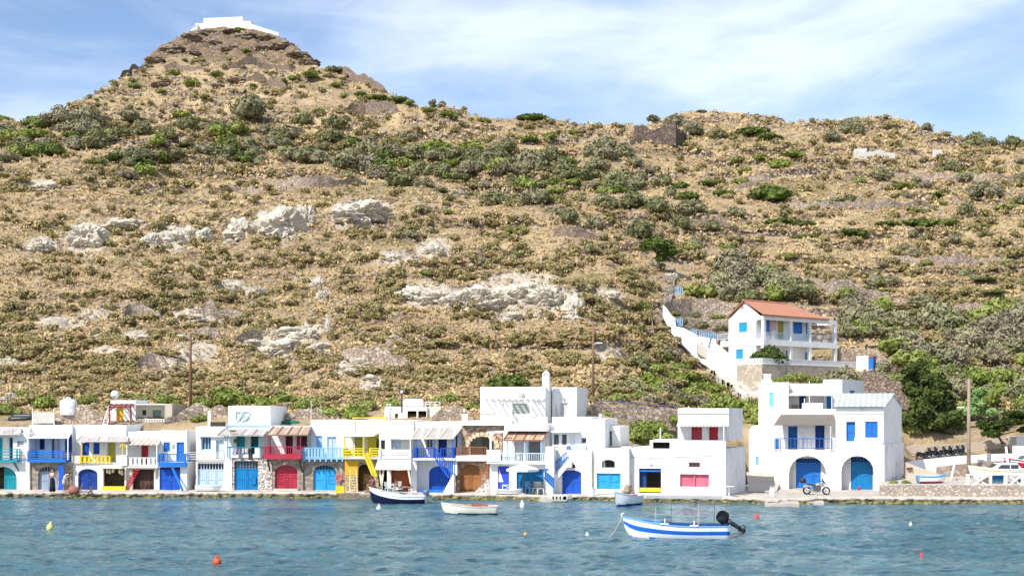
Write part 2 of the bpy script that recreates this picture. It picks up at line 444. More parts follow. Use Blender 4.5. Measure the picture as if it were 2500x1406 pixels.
m, nt, b = newmat('hillside')
co = coords(nt)
nA = noise_t(nt, co, .045, 5, .6); nB = noise_t(nt, co, .35, 6, .62); nC = noise_t(nt, co, 2.2, 5, .65); nD = noise_t(nt, co, .13, 4, .6, .6)
c = mix(nt, ramp(nt, nB, [(.36, 0), (.62, 1)]), (.43, .31, .165), (.27, .185, .1))
c = mix(nt, ramp(nt, nD, [(.45, 0), (.62, .75)]), c, (.45, .34, .2))
c = mix(nt, ramp(nt, nC, [(.38, 0), (.66, .8)]), c, (.37, .30, .21))
c = mix(nt, ramp(nt, nA, [(.5, 0), (.65, .55)]), c, (.27, .2, .14))
gm = math_n(nt, 'MULTIPLY', attr(nt, 'green'), ramp(nt, nC, [(.42, 1), (.6, .25)]))
c = mix(nt, math_n(nt, 'MULTIPLY', gm, .8), c, (.17, .15, .062))
vo = nd(nt, 'ShaderNodeTexVoronoi'); vo.inputs['Scale'].default_value = 1.5; nt.links.new(co, vo.inputs['Vector'])
sp = nd(nt, 'ShaderNodeSeparateColor'); nt.links.new(vo.outputs['Color'], sp.inputs[0])
st = ramp(nt, sp.outputs[0], [(0, (.16, .12, .10)), (.3, (.25, .19, .15)), (.6, (.36, .29, .23)), (.85, (.48, .41, .33))], 'CONSTANT')
st = mix(nt, ramp(nt, vo.outputs['Distance'], [(.42, 0), (.62, 1)]), st, (.05, .035, .03))
stones = math_n(nt, 'MULTIPLY', ramp(nt, nB, [(.52, 0), (.6, .75)]), ramp(nt, nD, [(.42, 1), (.55, 0)]))
c = mix(nt, stones, c, st)
c = mix(nt, math_n(nt, 'MULTIPLY', attr(nt, 'edge'), .8), c, (.56, .43, .24))
c = mix(nt, math_n(nt, 'MULTIPLY', attr(nt, 'riser'), .92), c, st)
c = mix(nt, attr(nt, 'crag'), c, mix(nt, ramp(nt, nB, [(.42, 0), (.6, 1)]), (.23, .165, .105), (.13, .095, .078)))
chk = mix(nt, ramp(nt, nC, [(.4, 0), (.7, 1)]), (.56, .51, .43), (.38, .31, .23))
c = mix(nt, math_n(nt, 'MULTIPLY', attr(nt, 'chalk'), ramp(nt, nC, [(.3, 1), (.8, .55)])), c, chk)
nt.links.new(c, b.inputs['Base Color']); b.inputs['Roughness'].default_value = .95
b.inputs['Specular IOR Level'].default_value = .1
hh = math_n(nt, 'ADD', nC, math_n(nt, 'MULTIPLY', vo.outputs['Distance'], math_n(nt, 'MULTIPLY', attr(nt, 'riser'), -1.2)))
bump(nt, b, hh, .9, .35)
HILL = m
tag(link('hillside', np_mesh('hillside', V, Q, m, dict(riser=A_, chalk=B_, crag=C_, green=G_, edge=E_), smooth=True)), kind='structure')

# lookups: height at a place, and the place on the hill seen at a photo pixel
_hx = cols; _hd = np.log(rows); _HZ = Z_.reshape(nr, nc)
def ground(px, d):
    px = np.atleast_1d(np.asarray(px, float)); d = np.atleast_1d(np.asarray(d, float))
    fi = np.interp(px, _hx, np.arange(nc)); fj = np.interp(np.log(d), _hd, np.arange(nr))
    i0 = np.clip(fi.astype(int), 0, nc - 2); j0 = np.clip(fj.astype(int), 0, nr - 2); a = fi - i0; bb = fj - j0
    return (_HZ[j0, i0] * (1 - a) + _HZ[j0, i0 + 1] * a) * (1 - bb) + (_HZ[j0 + 1, i0] * (1 - a) + _HZ[j0 + 1, i0 + 1] * a) * bb
_PV = HZ - (_HZ - CH) * F / rows[:, None]
_PVm = np.minimum.accumulate(_PV, 0)
def on_hill(px, py, dmin=100.):
    """first place along the sightline (px,py) on the hill"""
    ci = int(np.clip(np.round(np.interp(px, _hx, np.arange(nc))), 0, nc - 1))
    c_ = _PV[:, ci]; j = np.nonzero((c_ <= py) & (rows > dmin))[0]
    d = rows[j[0]] if len(j) else rows[int(np.argmin(c_))]
    return Vector(((px - 1250) * d / F, d, float(ground(px, d)[0]))), float(d)

# ---------------------------------------------------------------- the sea: one sheet with real waves
def lines(a, b_, step, out0, out1, n=16):
    mid = np.arange(a, b_, step); lo = a - np.geomspace(step * 2, a - out0, n)[::-1]; hi = b_ + np.geomspace(step * 2, out1 - b_, n)
    return np.concatenate([lo, mid, hi])
xs = lines(-44, 44, .2, -3500, 3500); ys = lines(42, 93, .16, -1200, 3500)
X, Y = np.meshgrid(xs, ys)
inner = sst(60, 44, np.abs(X)) * sst(20, 42, Y) * sst(120, 93, Y)
h = .15 * fbm(X / 2.4 + Y / 7., Y / 2.3 - X / 9., 5, 3, .55) - .11 * np.abs(fbm(X / 1.3 + Y / 4, Y / 1.5 + X / 5, 15, 3, .55)) + .06 * fbm(X / 9., Y / 6., 25, 2) + .09 * fbm(X / .8, Y / .95 + X / 6, 35, 2)
h = h + .03
calm = .42 + .58 * sst(90, 66, Y)
Zs = h * inner * calm
Vw = np.stack([X.ravel(), Y.ravel(), Zs.ravel()], 1); n_x, n_y = len(xs), len(ys)
i = np.arange((n_y - 1) * n_x).reshape(n_y - 1, n_x)[:, :-1].ravel()
m, nt, b = newmat('sea')
co = coords(nt, (1, 1.9, 1)); nw = noise_t(nt, co, 2.6, 5, .65, .3); nl = noise_t(nt, coords(nt, (.06, .22, 1)), 1.0, 4, .55, .5); nw2 = noise_t(nt, co, .9, 3, .5)
c = mix(nt, ramp(nt, nl, [(.35, 0), (.65, 1)]), (.04, .13, .172), (.105, .205, .235))
c = mix(nt, ramp(nt, nw2, [(.54, 0), (.66, .85)]), c, (.005, .05, .10))
nt.links.new(c, b.inputs['Base Color']); b.inputs['Roughness'].default_value = .1; b.inputs['IOR'].default_value = 1.33
bump(nt, b, mix(nt, .4, nw, nw2), 1.0, .3)
tag(link('sea', np_mesh('sea', Vw, np.stack([i, i + 1, i + n_x + 1, i + n_x], 1), m, smooth=True)), kind='structure')

# ---------------------------------------------------------------- quay
QP = [(-700, 92.2), (-300, 92), (0, 91.5), (300, 91.3), (600, 91.4), (830, 91.2), (835, 90.5), (860, 90.4), (866, 91.1), (900, 90.6), (1040, 90.2), (1250, 89.2), (1310, 88.2), (1330, 87.6), (1388, 87.5), (1392, 88.5), (1480, 88.2),
      (1700, 86.6), (1840, 85.8), (1868, 84.6), (1872, 83.2), (1900, 83.1), (1905, 84.6), (1985, 84.9), (1992, 86.0), (2150, 85.9), (2500, 85.3), (2900, 84.8), (3300, 84.6)]
qx = np.arange(-700, 3300, 5.0); qd = np.interp(qx, [p[0] for p in QP], [p[1] for p in QP])
jag = fbm(qx / 14., qx * 0 + 3.3, 91, 4) * .28
qd2 = qd + jag; rowsq = []
prof = [(1.1, -1.2), (.35, -.25), (.0, .0), (-.02, .12), (.03, .22), (.12, .3)]
for (o, zz) in prof:
    nz = fbm(qx / 9. + 7, qx * 0 + zz * 8, 92, 4)
    dq = qd2 - o * 0.6 + nz * .16 * (1 if zz < .28 else .4)
    rowsq.append(np.stack([(qx - 1250) * dq / F, dq, np.full_like(qx, zz) + nz * .05 * (1 if zz < .28 else .35)], 1))
for dq in (2, 4, 7, 12, 16):
    rowsq.append(np.stack([(qx - 1250) * (qd2 + dq) / F, qd2 + dq, QZ + fbm(qx / 20., qx * 0 + dq, 93, 3) * .035], 1))
Vq = np.concatenate(rowsq); n = len(qx)
i = np.arange((len(rowsq) - 1) * n).reshape(len(rowsq) - 1, n)[:, :-1].ravel()
m, nt, b = newmat('quay_concrete')
co = coords(nt); g = nd(nt, 'ShaderNodeSeparateXYZ'); nt.links.new(co, g.inputs[0])
n1 = noise_t(nt, co, .9, 6, .6); n2 = noise_t(nt, co, 5, 4)
c = mix(nt, ramp(nt, n1, [(.35, 0), (.7, 1)]), (.52, .47, .41), (.36, .31, .26))
c = mix(nt, ramp(nt, n2, [(.55, 0), (.75, .6)]), c, (.26, .22, .18))
wet = math_n(nt, 'ADD', g.outputs[2], math_n(nt, 'MULTIPLY', n2, -.2))
alg = mix(nt, ramp(nt, n1, [(.38, 0), (.62, 1)]), (.20, .17, .035), (.09, .07, .035))
c = mix(nt, ramp(nt, wet, [(.02, 1), (.15, 0)]), c, alg)
nt.links.new(c, b.inputs['Base Color']); b.inputs['Roughness'].default_value = .85
bump(nt, b, mix(nt, .5, n1, n2), .5, .08); QUAY = m
tag(link('quay', np_mesh('quay', Vq, np.stack([i, i + 1, i + n + 1, i + n], 1), m, smooth=True)), kind='structure')

# ---------------------------------------------------------------- foliage meshes
def ico(sub):
    bm = bmesh.new(); bmesh.ops.create_icosphere(bm, subdivisions=sub, radius=1)
    v = np.array([x.co[:] for x in bm.verts]); f = np.array([[q.index for q in x.verts] for x in bm.faces]); bm.free(); return v, f
ICO1 = ico(1); ICO2 = ico(2); ICO3 = ico(3)

def clump(r, nleaf, lobes, leaf, flat=.8, core=.78, up=0.25, long=1.6):
    """leaf quads over several lobes; unit-sized plant standing on z=0. returns V, Q, tint"""
    lob = []
    for k in range(lobes):
        a = r.uniform(0, 2 * PI); q = r.uniform(0, .62) if k else 0
        rad = r.uniform(.34, .52) * (1.1 if k == 0 else 1)
        lob.append((q * math.cos(a), q * math.sin(a), r.uniform(.22, .5) * flat + (.2 * flat if q < .3 else 0), rad))
    lob = np.array(lob); p = lob[:, 3] ** 2; p = p / p.sum()
    li = r.choice(len(lob), nleaf, p=p)
    d = r.normal(size=(nleaf, 3)); d[:, 2] += up; d /= np.linalg.norm(d, axis=1)[:, None]
    rad = lob[li, 3] * (.72 + .38 * r.random(nleaf))
    c = lob[li, :3] + d * rad[:, None] * np.array([1, 1, flat])
    keep = c[:, 2] > -.02; c = c[keep]; d = d[keep]; nl = len(c)
    nrm = d + r.normal(size=(nl, 3)) * .55; nrm /= np.linalg.norm(nrm, axis=1)[:, None]
    t = np.cross(nrm, r.normal(size=(nl, 3))); t /= np.linalg.norm(t, axis=1)[:, None]; bt = np.cross(nrm, t)
    s = leaf * r.uniform(.6, 1.3, nl)[:, None]
    V = np.stack([c - t * s * long * .5, c + bt * s * .5, c + t * s * long * .5, c - bt * s * .5], 1).reshape(-1, 3)
    Q = np.arange(4 * nl).reshape(nl, 4); tint = np.repeat(r.random(nl), 4)
    if core:
        for (x, y, z, rr) in lob:
            v, f = ICO1; vv = v * rr * core * (1 + .15 * r.normal(size=(len(v), 1))) * np.array([1, 1, flat]) + (x, y, z)
            vv[:, 2] = np.maximum(vv[:, 2], -.1); o = len(V); V = np.concatenate([V, vv])
            Q = np.concatenate([Q, np.concatenate([f, f[:, 2:3]], 1) + o]); tint = np.concatenate([tint, np.full(len(v), .35)])
    return V, Q, tint

def leafmat(name, c1, c2, c3=None, rnd=.35):
    m, nt, b = newmat(name)
    oi = nd(nt, 'ShaderNodeObjectInfo')
    c = mix(nt, attr(nt, 'tint'), c1, c2)
    if c3: c = mix(nt, ramp(nt, oi.outputs['Random'], [(.3, 0), (1, 1)]), c, c3)
    hs = nd(nt, 'ShaderNodeHueSaturation'); nt.links.new(c, hs.inputs['Color'])
    nt.links.new(math_n(nt, 'ADD', math_n(nt, 'MULTIPLY', oi.outputs['Random'], rnd), 1 - rnd / 2), hs.inputs['Value'])
    nt.links.new(hs.outputs[0], b.inputs['Base Color']); b.inputs['Roughness'].default_value = .8
    b.inputs['Specular IOR Level'].default_value = .15
    return m
GARR = leafmat('garrigue', (.23, .19, .075), (.43, .36, .17), (.34, .25, .13))
GREEN = leafmat('green_leaf', (.10, .145, .022), (.29, .34, .08), (.2, .22, .065))
OLIVE = leafmat('olive_leaf', (.11, .115, .04), (.27, .27, .14), (.23, .21, .135))
DARKG = leafmat('dark_leaf', (.05, .08, .016), (.15, .2, .04), (.11, .125, .035))
GREYB = leafmat('grey_twig', (.19, .16, .105), (.34, .29, .2), (.24, .24, .12))
PINEG = leafmat('pine_needle', (.02, .04, .008), (.09, .125, .022), (.06, .078, .022))
LIMEG = leafmat('lime_leaf', (.1, .2, .05), (.3, .42, .16), None)
BARK = simple('bark', (.13, .09, .065), .9)

def no_core_quadfix(Q):  # quads with a doubled corner become triangles on validate
    return Q
def plant_mesh(name, seed, mat, n, lobes, leaf, flat, core=.8, **k):
    r = np.random.default_rng(seed); V, Q, t = clump(r, n, lobes, leaf, flat, core, **k)
    me = bpy.data.meshes.new(name); fs = [tuple(dict.fromkeys(q)) for q in Q.tolist()]
    me.from_pydata(V.tolist(), [], fs); at = me.attributes.new('tint', 'FLOAT', 'POINT'); at.data.foreach_set('value', t.astype(np.float32))
    me.materials.append(mat); return me
SH_GARR = [plant_mesh('shrub', 100 + k, GARR, 620, 7, .13, .62) for k in range(6)]
SH_GREEN = [plant_mesh('shrub', 120 + k, GREEN, 620, 8, .12, .7) for k in range(4)]
SH_OLIVE = [plant_mesh('bush', 140 + k, OLIVE, 700, 9, .1, .85, core=.7, up=.4, long=2.2) for k in range(5)]
SH_DARK = [plant_mesh('bush', 160 + k, DARKG, 620, 9, .12, .6) for k in range(4)]
SH_GREY = [plant_mesh('bush', 180 + k, GREYB, 650, 9, .085, .8, core=.6, up=.5, long=2.8) for k in range(4)]

def place(me, name, px, d, wpx, label, cat, group, hs=1.0, sink=.08, z=None):
    """one plant standing at (px, d), wpx photo pixels wide"""
    r_ = wpx * d / F / 1.75
    o = link(name, me); zz = float(ground(px, d)[0]) if z is None else z
    o.location = ((px - 1250) * d / F, d, zz - sink * r_); o.rotation_euler = (0, 0, random.uniform(0, 6.28)); o.scale = (r_, r_ * random.uniform(.85, 1.1), r_ * hs * random.uniform(.85, 1.15))
    return tag(o, label, cat, group)
# ================================================================ PLANTS, ROCKS AND DRY WALLS ON THE HILL
def blocked(px, py):
    if 2040 < px < 2185 and 845 < py < 940: return True
    if 1625 < px < 2150 and 745 < py < 930:
        return not (px < 1800 and py > 700 + (px - 1500) * 1.06) and not (px > 2060 and py < 830)
    if abs(px - (1640 + (py - 790) * 1.15)) < 45 and 790 < py < 975: return True
    if abs(px - (1650 - (py - 660) * .33)) < 26 and 640 < py < 800: return True
    for (cx, cy, rx, ry) in CHALK:
        if ((px - cx) / rx) ** 2 + ((py - cy) / ry) ** 2 < .8: return True
    return False

cnt = [0]
GL = {
 'shrub': ('rounded olive brown heath shrub on the dry grass slope', 'shrub', 'heath shrubs dotted over the dry slope'),
 'green_shrub': ('fresh green low shrub standing out from the brown slope', 'shrub', 'fresh green shrubs on the hill'),
 'olive_bush': ('wild olive bush with grey green leaves on the terraces', 'bush', 'wild olive bushes on the terraces'),
 'dark_bush': ('spreading dark green bush lying along a terrace', 'bush', 'spreading dark green bushes'),
 'grey_bush': ('pale grey brown twiggy bush on the slope', 'bush', 'grey twiggy bushes')}
SRC = dict(shrub=SH_GARR, green_shrub=SH_GREEN, olive_bush=SH_OLIVE, dark_bush=SH_DARK, grey_bush=SH_GREY)
def plant(kind, px, py, w, hs=1.0, label=None, group=True, dmin=100.):
    if 862 < py < 990 and -w / 2 - 40 < px - (1640 + (py - w * .2 - 790) * 1.15) < 60: return
    p, d = on_hill(px, py, dmin)
    l, c, g = GL[kind]
    return place(random.choice(SRC[kind]), kind, px, d, w, label or l, c, g if group and not label else None, hs)

OL = [(215,303,85),(310,303,75),(290,340,65),(455,320,75),(525,325,60),(610,303,115),(745,305,60),(690,345,70),(650,335,50),(100,365,60),(60,365,60),(180,365,60),(230,365,70),(320,395,75),(360,390,60),(430,395,55),(490,375,60),(570,357,45),(605,365,60),(660,365,60),(640,400,48),(745,400,90),(850,412,95),(890,380,60),(820,350,80),(950,375,60),(970,455,110),(1040,455,60),(920,430,50),(1010,390,70),(1060,395,60),(1100,400,70),(1150,370,60),(1160,420,80),(1220,400,70),(1210,500,70),(1240,380,60),(1290,420,90),(1300,500,95),(1330,400,60),(1390,440,80),(1440,380,60),(1480,390,80),(1520,385,70),(1550,410,60),(1430,440,70),(1500,470,90),(1560,460,60),(1390,550,70),(1450,560,60),(1560,580,80),(1540,500,70),(1600,520,80),(1690,520,80),(1640,480,50),(1700,605,50),(1350,380,50),
 (1650,305,60),(1690,330,60),(1755,340,55),(2030,350,55),(2070,325,70),(2150,440,70),(2100,330,40),(2320,420,60),(2390,480,80),(2430,480,60),(2170,505,40),(2360,525,60),(2490,500,50),(2380,355,60),(2420,355,50),(2465,360,50),(2310,325,35),(2265,318,35),(2490,400,40),(2260,750,85),(2140,700,60),(1120,440,60),(1080,430,60),(780,395,60),(705,395,60),(540,395,50),(1370,420,60),(1460,420,60),(1255,455,60),(1610,455,60),(1660,560,60),(1740,560,60)]
for (x, y, w) in OL: plant('olive_bush', x, y, w, random.uniform(.85, 1.1))
for (x, y, w, h) in [(1830,330,110,.7),(1880,340,80,.6),(1885,487,120,.85),(1760,480,60,.8),(2000,500,80,.5),(2045,500,80,.5),(1900,548,90,.5),(1960,550,80,.45),(2165,552,80,.6),(2240,552,100,.6),(2320,552,80,.6),(2300,480,60,.6),(2200,462,90,.6),(2080,582,80,.6),(1965,582,70,.5),(2245,520,60,.6),(2110,708,60,.4),(2160,712,60,.4),(2400,556,32,.8),(1720,450,60,.6),(290,395,90,.7),(235,402,70,.6),(390,395,80,.8),(1300,293,90,.5),(880,236,60,.5),(930,243,70,.5),(975,252,60,.5),(330,395,60,.7),(460,360,60,.6),(2195,770,40,.5),(2400,690,80,.4),(2430,720,60,.5),(1810,700,60,.6)]:
    plant('dark_bush', x, y, w, h)
for (x, y, w) in [(420,186,42),(470,210,46),(325,214,40),(535,192,36),(397,233,32),(500,256,48),(760,194,60),(715,196,36),(615,218,26),(650,235,28),(450,150,22),(600,128,30),(580,84,40),(440,290,60),(480,300,50),(780,280,40),(840,240,40),(905,250,40),(690,200,26),(560,150,24),(740,215,26),(240,262,26),(820,215,40),(1000,262,40),(1040,275,40),(1090,285,50),(1180,300,40),(1660,360,40),(1930,390,60),(1900,410,70),(1860,405,60),(2100,450,50),(1800,400,50),(1820,420,50),(1290,345,50),(1340,340,50),(1400,330,40)]:
    plant('green_shrub', x, y, w, .75)
for (x, y, w, h) in [(545,990,110,1.2),(490,995,65,1),(605,988,70,1.1),(695,988,90,.9),(765,990,80,.8),(640,990,60,.8),(110,1000,80,1.1),(60,970,60,.8),(12,1012,70,1.1),(215,985,60,.8),(400,985,80,.8),(340,978,60,.8),(290,972,50,.8),(1095,985,70,1.1),(1150,1000,50,.8),(960,1000,70,.9),(900,1000,70,.9),(800,1018,80,.8),(860,1018,80,.8),(1560,1080,80,1.2),(1615,1085,70,1.1),(1640,1050,70,1.2),(1530,1060,60,1),(1750,985,80,.9),(1800,1010,90,1),(1845,1030,80,1),(1720,955,70,.9),(1700,915,60,.8),(1680,960,60,.8),(1780,960,60,.8),(490,1030,45,.9),(1660,985,60,.8),(740,1000,60,.7)]:
    plant('green_shrub', x, y, w, h, dmin=98.)
plant('dark_bush', 1240, 948, 125, .8, 'wide dark green bush just above the white roof with the chimney', dmin=100.)
plant('green_shrub', 1700, 725, 110, .9, 'bright green shrub beside the stone path above the red roofed villa')
plant('green_shrub', 1570, 760, 55, 1.0, 'dark leafy shrub overhanging the steps left of the curved wall')
# grey brush behind the villa and at the right
for k in range(190):
    if k < 50: x, y = random.uniform(1740, 2130), 0; y = 655 + (x - 1740) * .28 + random.uniform(-10, 75)
    else: x, y = random.uniform(2040, 2720), random.uniform(770, 985)
    if blocked(x, y): continue
    plant(random.choice(['grey_bush', 'grey_bush', 'olive_bush', 'green_shrub'] if y < 900 else ['olive_bush', 'green_shrub', 'grey_bush', 'dark_bush']), x, y, random.uniform(65, 120), random.uniform(.8, 1.1))
for k in range(130):
    x = random.uniform(-60, 1680); y = float(np.interp(x, [0, 300, 650, 1000, 1350, 1680], [345, 360, 365, 400, 425, 500])) + random.gauss(0, 32)
    plant(random.choice(['olive_bush', 'olive_bush', 'grey_bush', 'dark_bush', 'green_shrub']), x, y, random.uniform(38, 88), random.uniform(.7, 1.05))
for (x, y, w) in [(1770,1000,90),(1830,1010,90),(1860,1035,70),(1800,975,80),(1735,960,80),(1760,1030,80),(1690,945,70),(1640,935,70),(1600,960,70),(1560,975,70),(1660,900,60),(1620,880,60)]:
    plant('green_shrub', x, y, w, .9, dmin=98.)
for (x, y, w) in [(1560,900,80),(1600,915,70),(1640,905,80),(1665,930,70),(1580,940,80),(1620,965,80),(1680,975,80),(1705,935,60),(1655,985,70),(1540,960,80),(1510,985,80),(1700,990,70),(1735,1000,70),(1590,985,80),(1630,870,70),(1600,860,60),(1655,850,50)]:
    plant(random.choice(['green_shrub', 'green_shrub', 'olive_bush', 'grey_bush']), x, y, w, .85, dmin=98.)
for k in range(70):
    x, y = random.uniform(1000, 2700), random.uniform(420, 700)
    if not blocked(x, y): plant(random.choice(['grey_bush', 'olive_bush', 'green_shrub']), x, y, random.uniform(28, 60), .8)

# heath shrubs: the largest in view as individuals, the rest as ground cover
cand = []; _RI = A_.reshape(nr, nc)
for k in range(8200):
    x = rng.uniform(-250, 2750); y = rng.uniform(120, 1000)
    if blocked(x, y): continue
    if y < 300 and rng.random() < .2: continue
    dens = float(vn(x / 110. + y / 300., y / 20., 5) * .55 + vn(x / 30., y / 11., 6) * .45)
    ci_ = int(np.clip(np.round(np.interp(x, _hx, np.arange(nc))), 0, nc - 1)); j_ = min(int(np.searchsorted(-_PVm[:, ci_], -y)), nr - 1)
    dens += .16 * max(_RI[max(0, j_ - 3):j_ + 4, ci_]) - .02
    if dens < ((.475 if 480 < y < 830 and x < 1650 else .425) if y > 480 else .46) or (x > 1650 and y < 620 and rng.random() < .35): continue
    sky_ = np.interp(x, SKX, SKV)
    if y < sky_ + 6: continue
    p, d = on_hill(x, y)
    wm = rng.uniform(.8, 2.1) * (1 + .25 * (dens - .4)) * (1.0 + .5 * float(sst(150, 350, d))) * (1.25 if rng.random() < .2 else 1)
    cand.append((wm * F / d, x, d, y))
cand.sort(reverse=True)
inside = [c for c in cand if -20 < c[1] < 2520]
top = set(id(c) for c in inside[:290])
rV, rQ, rT = [], [], []; off = 0
for c_ in cand:
    wpx, x, d, y = c_
    if id(c_) in top:
        l, ct, g = GL['shrub']; o_ = place(random.choice(SH_GARR), 'shrub', x, d, wpx, l, ct, g, random.uniform(.6, .95)); o_.rotation_euler[2] = random.uniform(-.4, .4); o_.scale[0] *= random.uniform(1.0, 1.7)
    else:
        V, Q, t = clump(rng, int(60 + wpx * 3.2), 4, .2 if wpx > 18 else .3, .7, 0)
        s_ = wpx * d / F / 1.7; z_ = float(ground(x, d)[0])
        rV.append(V * s_ + ((x - 1250) * d / F, d, z_ - .06 * s_)); rQ.append(Q + off); rT.append(np.clip(t * .6 + rng.random() * .4, 0, 1)); off += len(V)
tag(link('heath_scrub', np_mesh('heath_scrub', np.concatenate(rV), np.concatenate(rQ), GARR, dict(tint=np.concatenate(rT)))), 'low olive brown heath scrub scattered over the whole hillside', 'scrub', kind='stuff')

# dry grass: low tufts of a few blades each, straw and rusty patches
n = 60000
gx = rng.uniform(-250, 2750, n); gy = rng.uniform(0, 1, n) ** .75 * 940 + 70
ci = np.clip(np.round(np.interp(gx, _hx, np.arange(nc))).astype(int), 0, nc - 1)
kk, jj = [], []
for k in range(n):
    j = int(np.searchsorted(-_PVm[:, ci[k]], -gy[k]))
    if j >= nr - 2 or rows[j] < 104: continue
    if blocked(gx[k], gy[k]) and rng.random() < .8: continue
    kk.append(k); jj.append(j)
kk = np.array(kk); jj = np.array(jj); dg = rows[jj] * (1 + rng.uniform(-.0013, .0013, len(jj))); xg = (gx[kk] - 1250) * dg / F
zg = _HZ[jj, ci[kk]]; sg_ = rng.uniform(.2, .52, len(jj)) * (1 + 1.1 * sst(130, 330, dg))
NB = 5; cen = np.repeat(np.stack([xg, dg, zg], 1), NB, 0); s5 = np.repeat(sg_, NB)[:, None]; N5 = len(cen)
dirv = rng.normal(size=(N5, 3)); dirv[:, 2] = np.abs(dirv[:, 2]) * .6 + .1; dirv /= np.linalg.norm(dirv, axis=1)[:, None]
cc = cen + dirv * s5 * np.array([.9, .9, .5]); nn = dirv + rng.normal(size=(N5, 3)) * .5; nn /= np.linalg.norm(nn, axis=1)[:, None]
t1 = np.cross(nn, rng.normal(size=(N5, 3))); t1 /= np.linalg.norm(t1, axis=1)[:, None]; t2 = np.cross(nn, t1); w5 = s5 * rng.uniform(.4, .85, (N5, 1))
V_ = np.stack([cc - t1 * w5 * .7, cc + t2 * w5 * .35, cc + t1 * w5 * .7, cc - t2 * w5 * .35], 1).reshape(-1, 3); Q_ = np.arange(4 * N5).reshape(N5, 4)
patch = np.clip(vn(xg / 9., dg / 6., 201) * .7 + vn(xg / 2.5, dg / 2., 202) * .5 - .1, 0, 1)
T_ = np.repeat(np.clip(np.repeat(patch, NB) + rng.normal(0, .16, N5), 0, 1), 4)
GRASS = leafmat('dry_grass', (.30, .2, .09), (.6, .455, .24), None, 0)
tag(link('dry_grass', np_mesh('dry_grass', V_, Q_, GRASS, dict(tint=T_))), 'straw coloured dry grass tufts covering the slope', 'grass', kind='stuff')

# loose stones
ROCKM = {}
def rockmat(name, a, b_, dk):
    m, nt, b = newmat(name); co = coords(nt)
    n1 = noise_t(nt, co, .8, 6, .62); n2 = noise_t(nt, coords(nt, (1, 1, 3)), 2.6, 5, .65, .5)
    c = mix(nt, ramp(nt, n1, [(.35, 0), (.65, 1)]), a, b_); c = mix(nt, ramp(nt, n2, [(.28, .8), (.42, 0)]), c, dk)
    nt.links.new(c, b.inputs['Base Color']); b.inputs['Roughness'].default_value = .95
    bump(nt, b, mix(nt, .5, n1, n2), 1.0, .28); return m
MARL = rockmat('marl', (.66, .61, .52), (.5, .44, .35), (.22, .175, .13))
BROWNR = rockmat('brown_rock', (.3, .225, .155), (.19, .14, .105), (.07, .05, .045))
V_, F_ = [], []; o = 0
v0, f0 = ico(1)
for k in range(7000):
    x, y = rng.uniform(-150, 2650), rng.uniform(110, 1000)
    dens = float(vn(x / 60., y / 26., 15))
    if dens < .5 - (.12 if x > 1500 else 0) or y < np.interp(x, SKX, SKV) + 4: continue
    j = int(np.searchsorted(-_PVm[:, int(np.interp(x, _hx, np.arange(nc)))], -y))
    if j >= nr - 2 or rows[j] < 99: continue
    d = rows[j]; s = rng.uniform(.1, .34) * (1 + 1.1 * float(sst(120, 330, d)))
    vv = v0[:12] * s * rng.uniform(.6, 1.25, (12, 1)) * np.array([1.2, 1, .75])
    V_.append(vv + ((x - 1250) * d / F, d, float(ground(x, d)[0]) + .04)); o += 12
_b = bmesh.new(); bmesh.ops.create_icosphere(_b, subdivisions=1, radius=1); f12 = None; _b.free()
_b = bmesh.new()
phi = (1 + 5 ** .5) / 2
base12 = np.array([(-1, phi, 0), (1, phi, 0), (-1, -phi, 0), (1, -phi, 0), (0, -1, phi), (0, 1, phi), (0, -1, -phi), (0, 1, -phi), (phi, 0, -1), (phi, 0, 1), (-phi, 0, -1), (-phi, 0, 1)]) / 1.902
face12 = np.array([(0, 11, 5), (0, 5, 1), (0, 1, 7), (0, 7, 10), (0, 10, 11), (1, 5, 9), (5, 11, 4), (11, 10, 2), (10, 7, 6), (7, 1, 8), (3, 9, 4), (3, 4, 2), (3, 2, 6), (3, 6, 8), (3, 8, 9), (4, 9, 5), (2, 4, 11), (6, 2, 10), (8, 6, 7), (9, 8, 1)])
_b.free()
def stones(name, lst, mat, label, cat):
    V = []; Fq = []
    for k, (p, s) in enumerate(lst):
        vv = base12 * s * rng.uniform(.65, 1.25, (12, 1)) * np.array([1.25, 1, .75])
        V.append(vv + np.array(p)); Fq.append(face12 + 12 * k)
    return tag(link(name, np_mesh(name, np.concatenate(V), np.concatenate(Fq), mat, tri=True)), label, cat, kind='stuff')
STN = rockmat('field_stone', (.4, .33, .26), (.27, .21, .17), (.14, .105, .09))
lst = []
for a in V_:
    c0 = a.mean(0); lst.append((c0, float(np.abs(a - c0).max()) * .8))
stones('loose_stones', lst, STN, 'loose field stones strewn over the terraces', 'stones')
# weedy rubble along the waterline
lst = []
for k in range(420):
    x = rng.uniform(-100, 2600)
    if 880 < x < 1040 or rng.random() < (.55 if x < 2100 else 0): continue
    d = float(np.interp(x, qx, qd2)) - rng.uniform(-.1, .55); lst.append((((x - 1250) * d / F, d, rng.uniform(-.12, .08)), rng.uniform(.08, .26)))
m, nt, b = newmat('weedy_rock'); co = coords(nt); n1 = noise_t(nt, co, 2.5, 5)
nt.links.new(mix(nt, ramp(nt, n1, [(.4, 0), (.6, 1)]), (.24, .21, .04), (.13, .09, .05)), b.inputs['Base Color']); b.inputs['Roughness'].default_value = .6
stones('shore_rubble', lst, m, 'weed covered rubble along the waterline', 'rubble')

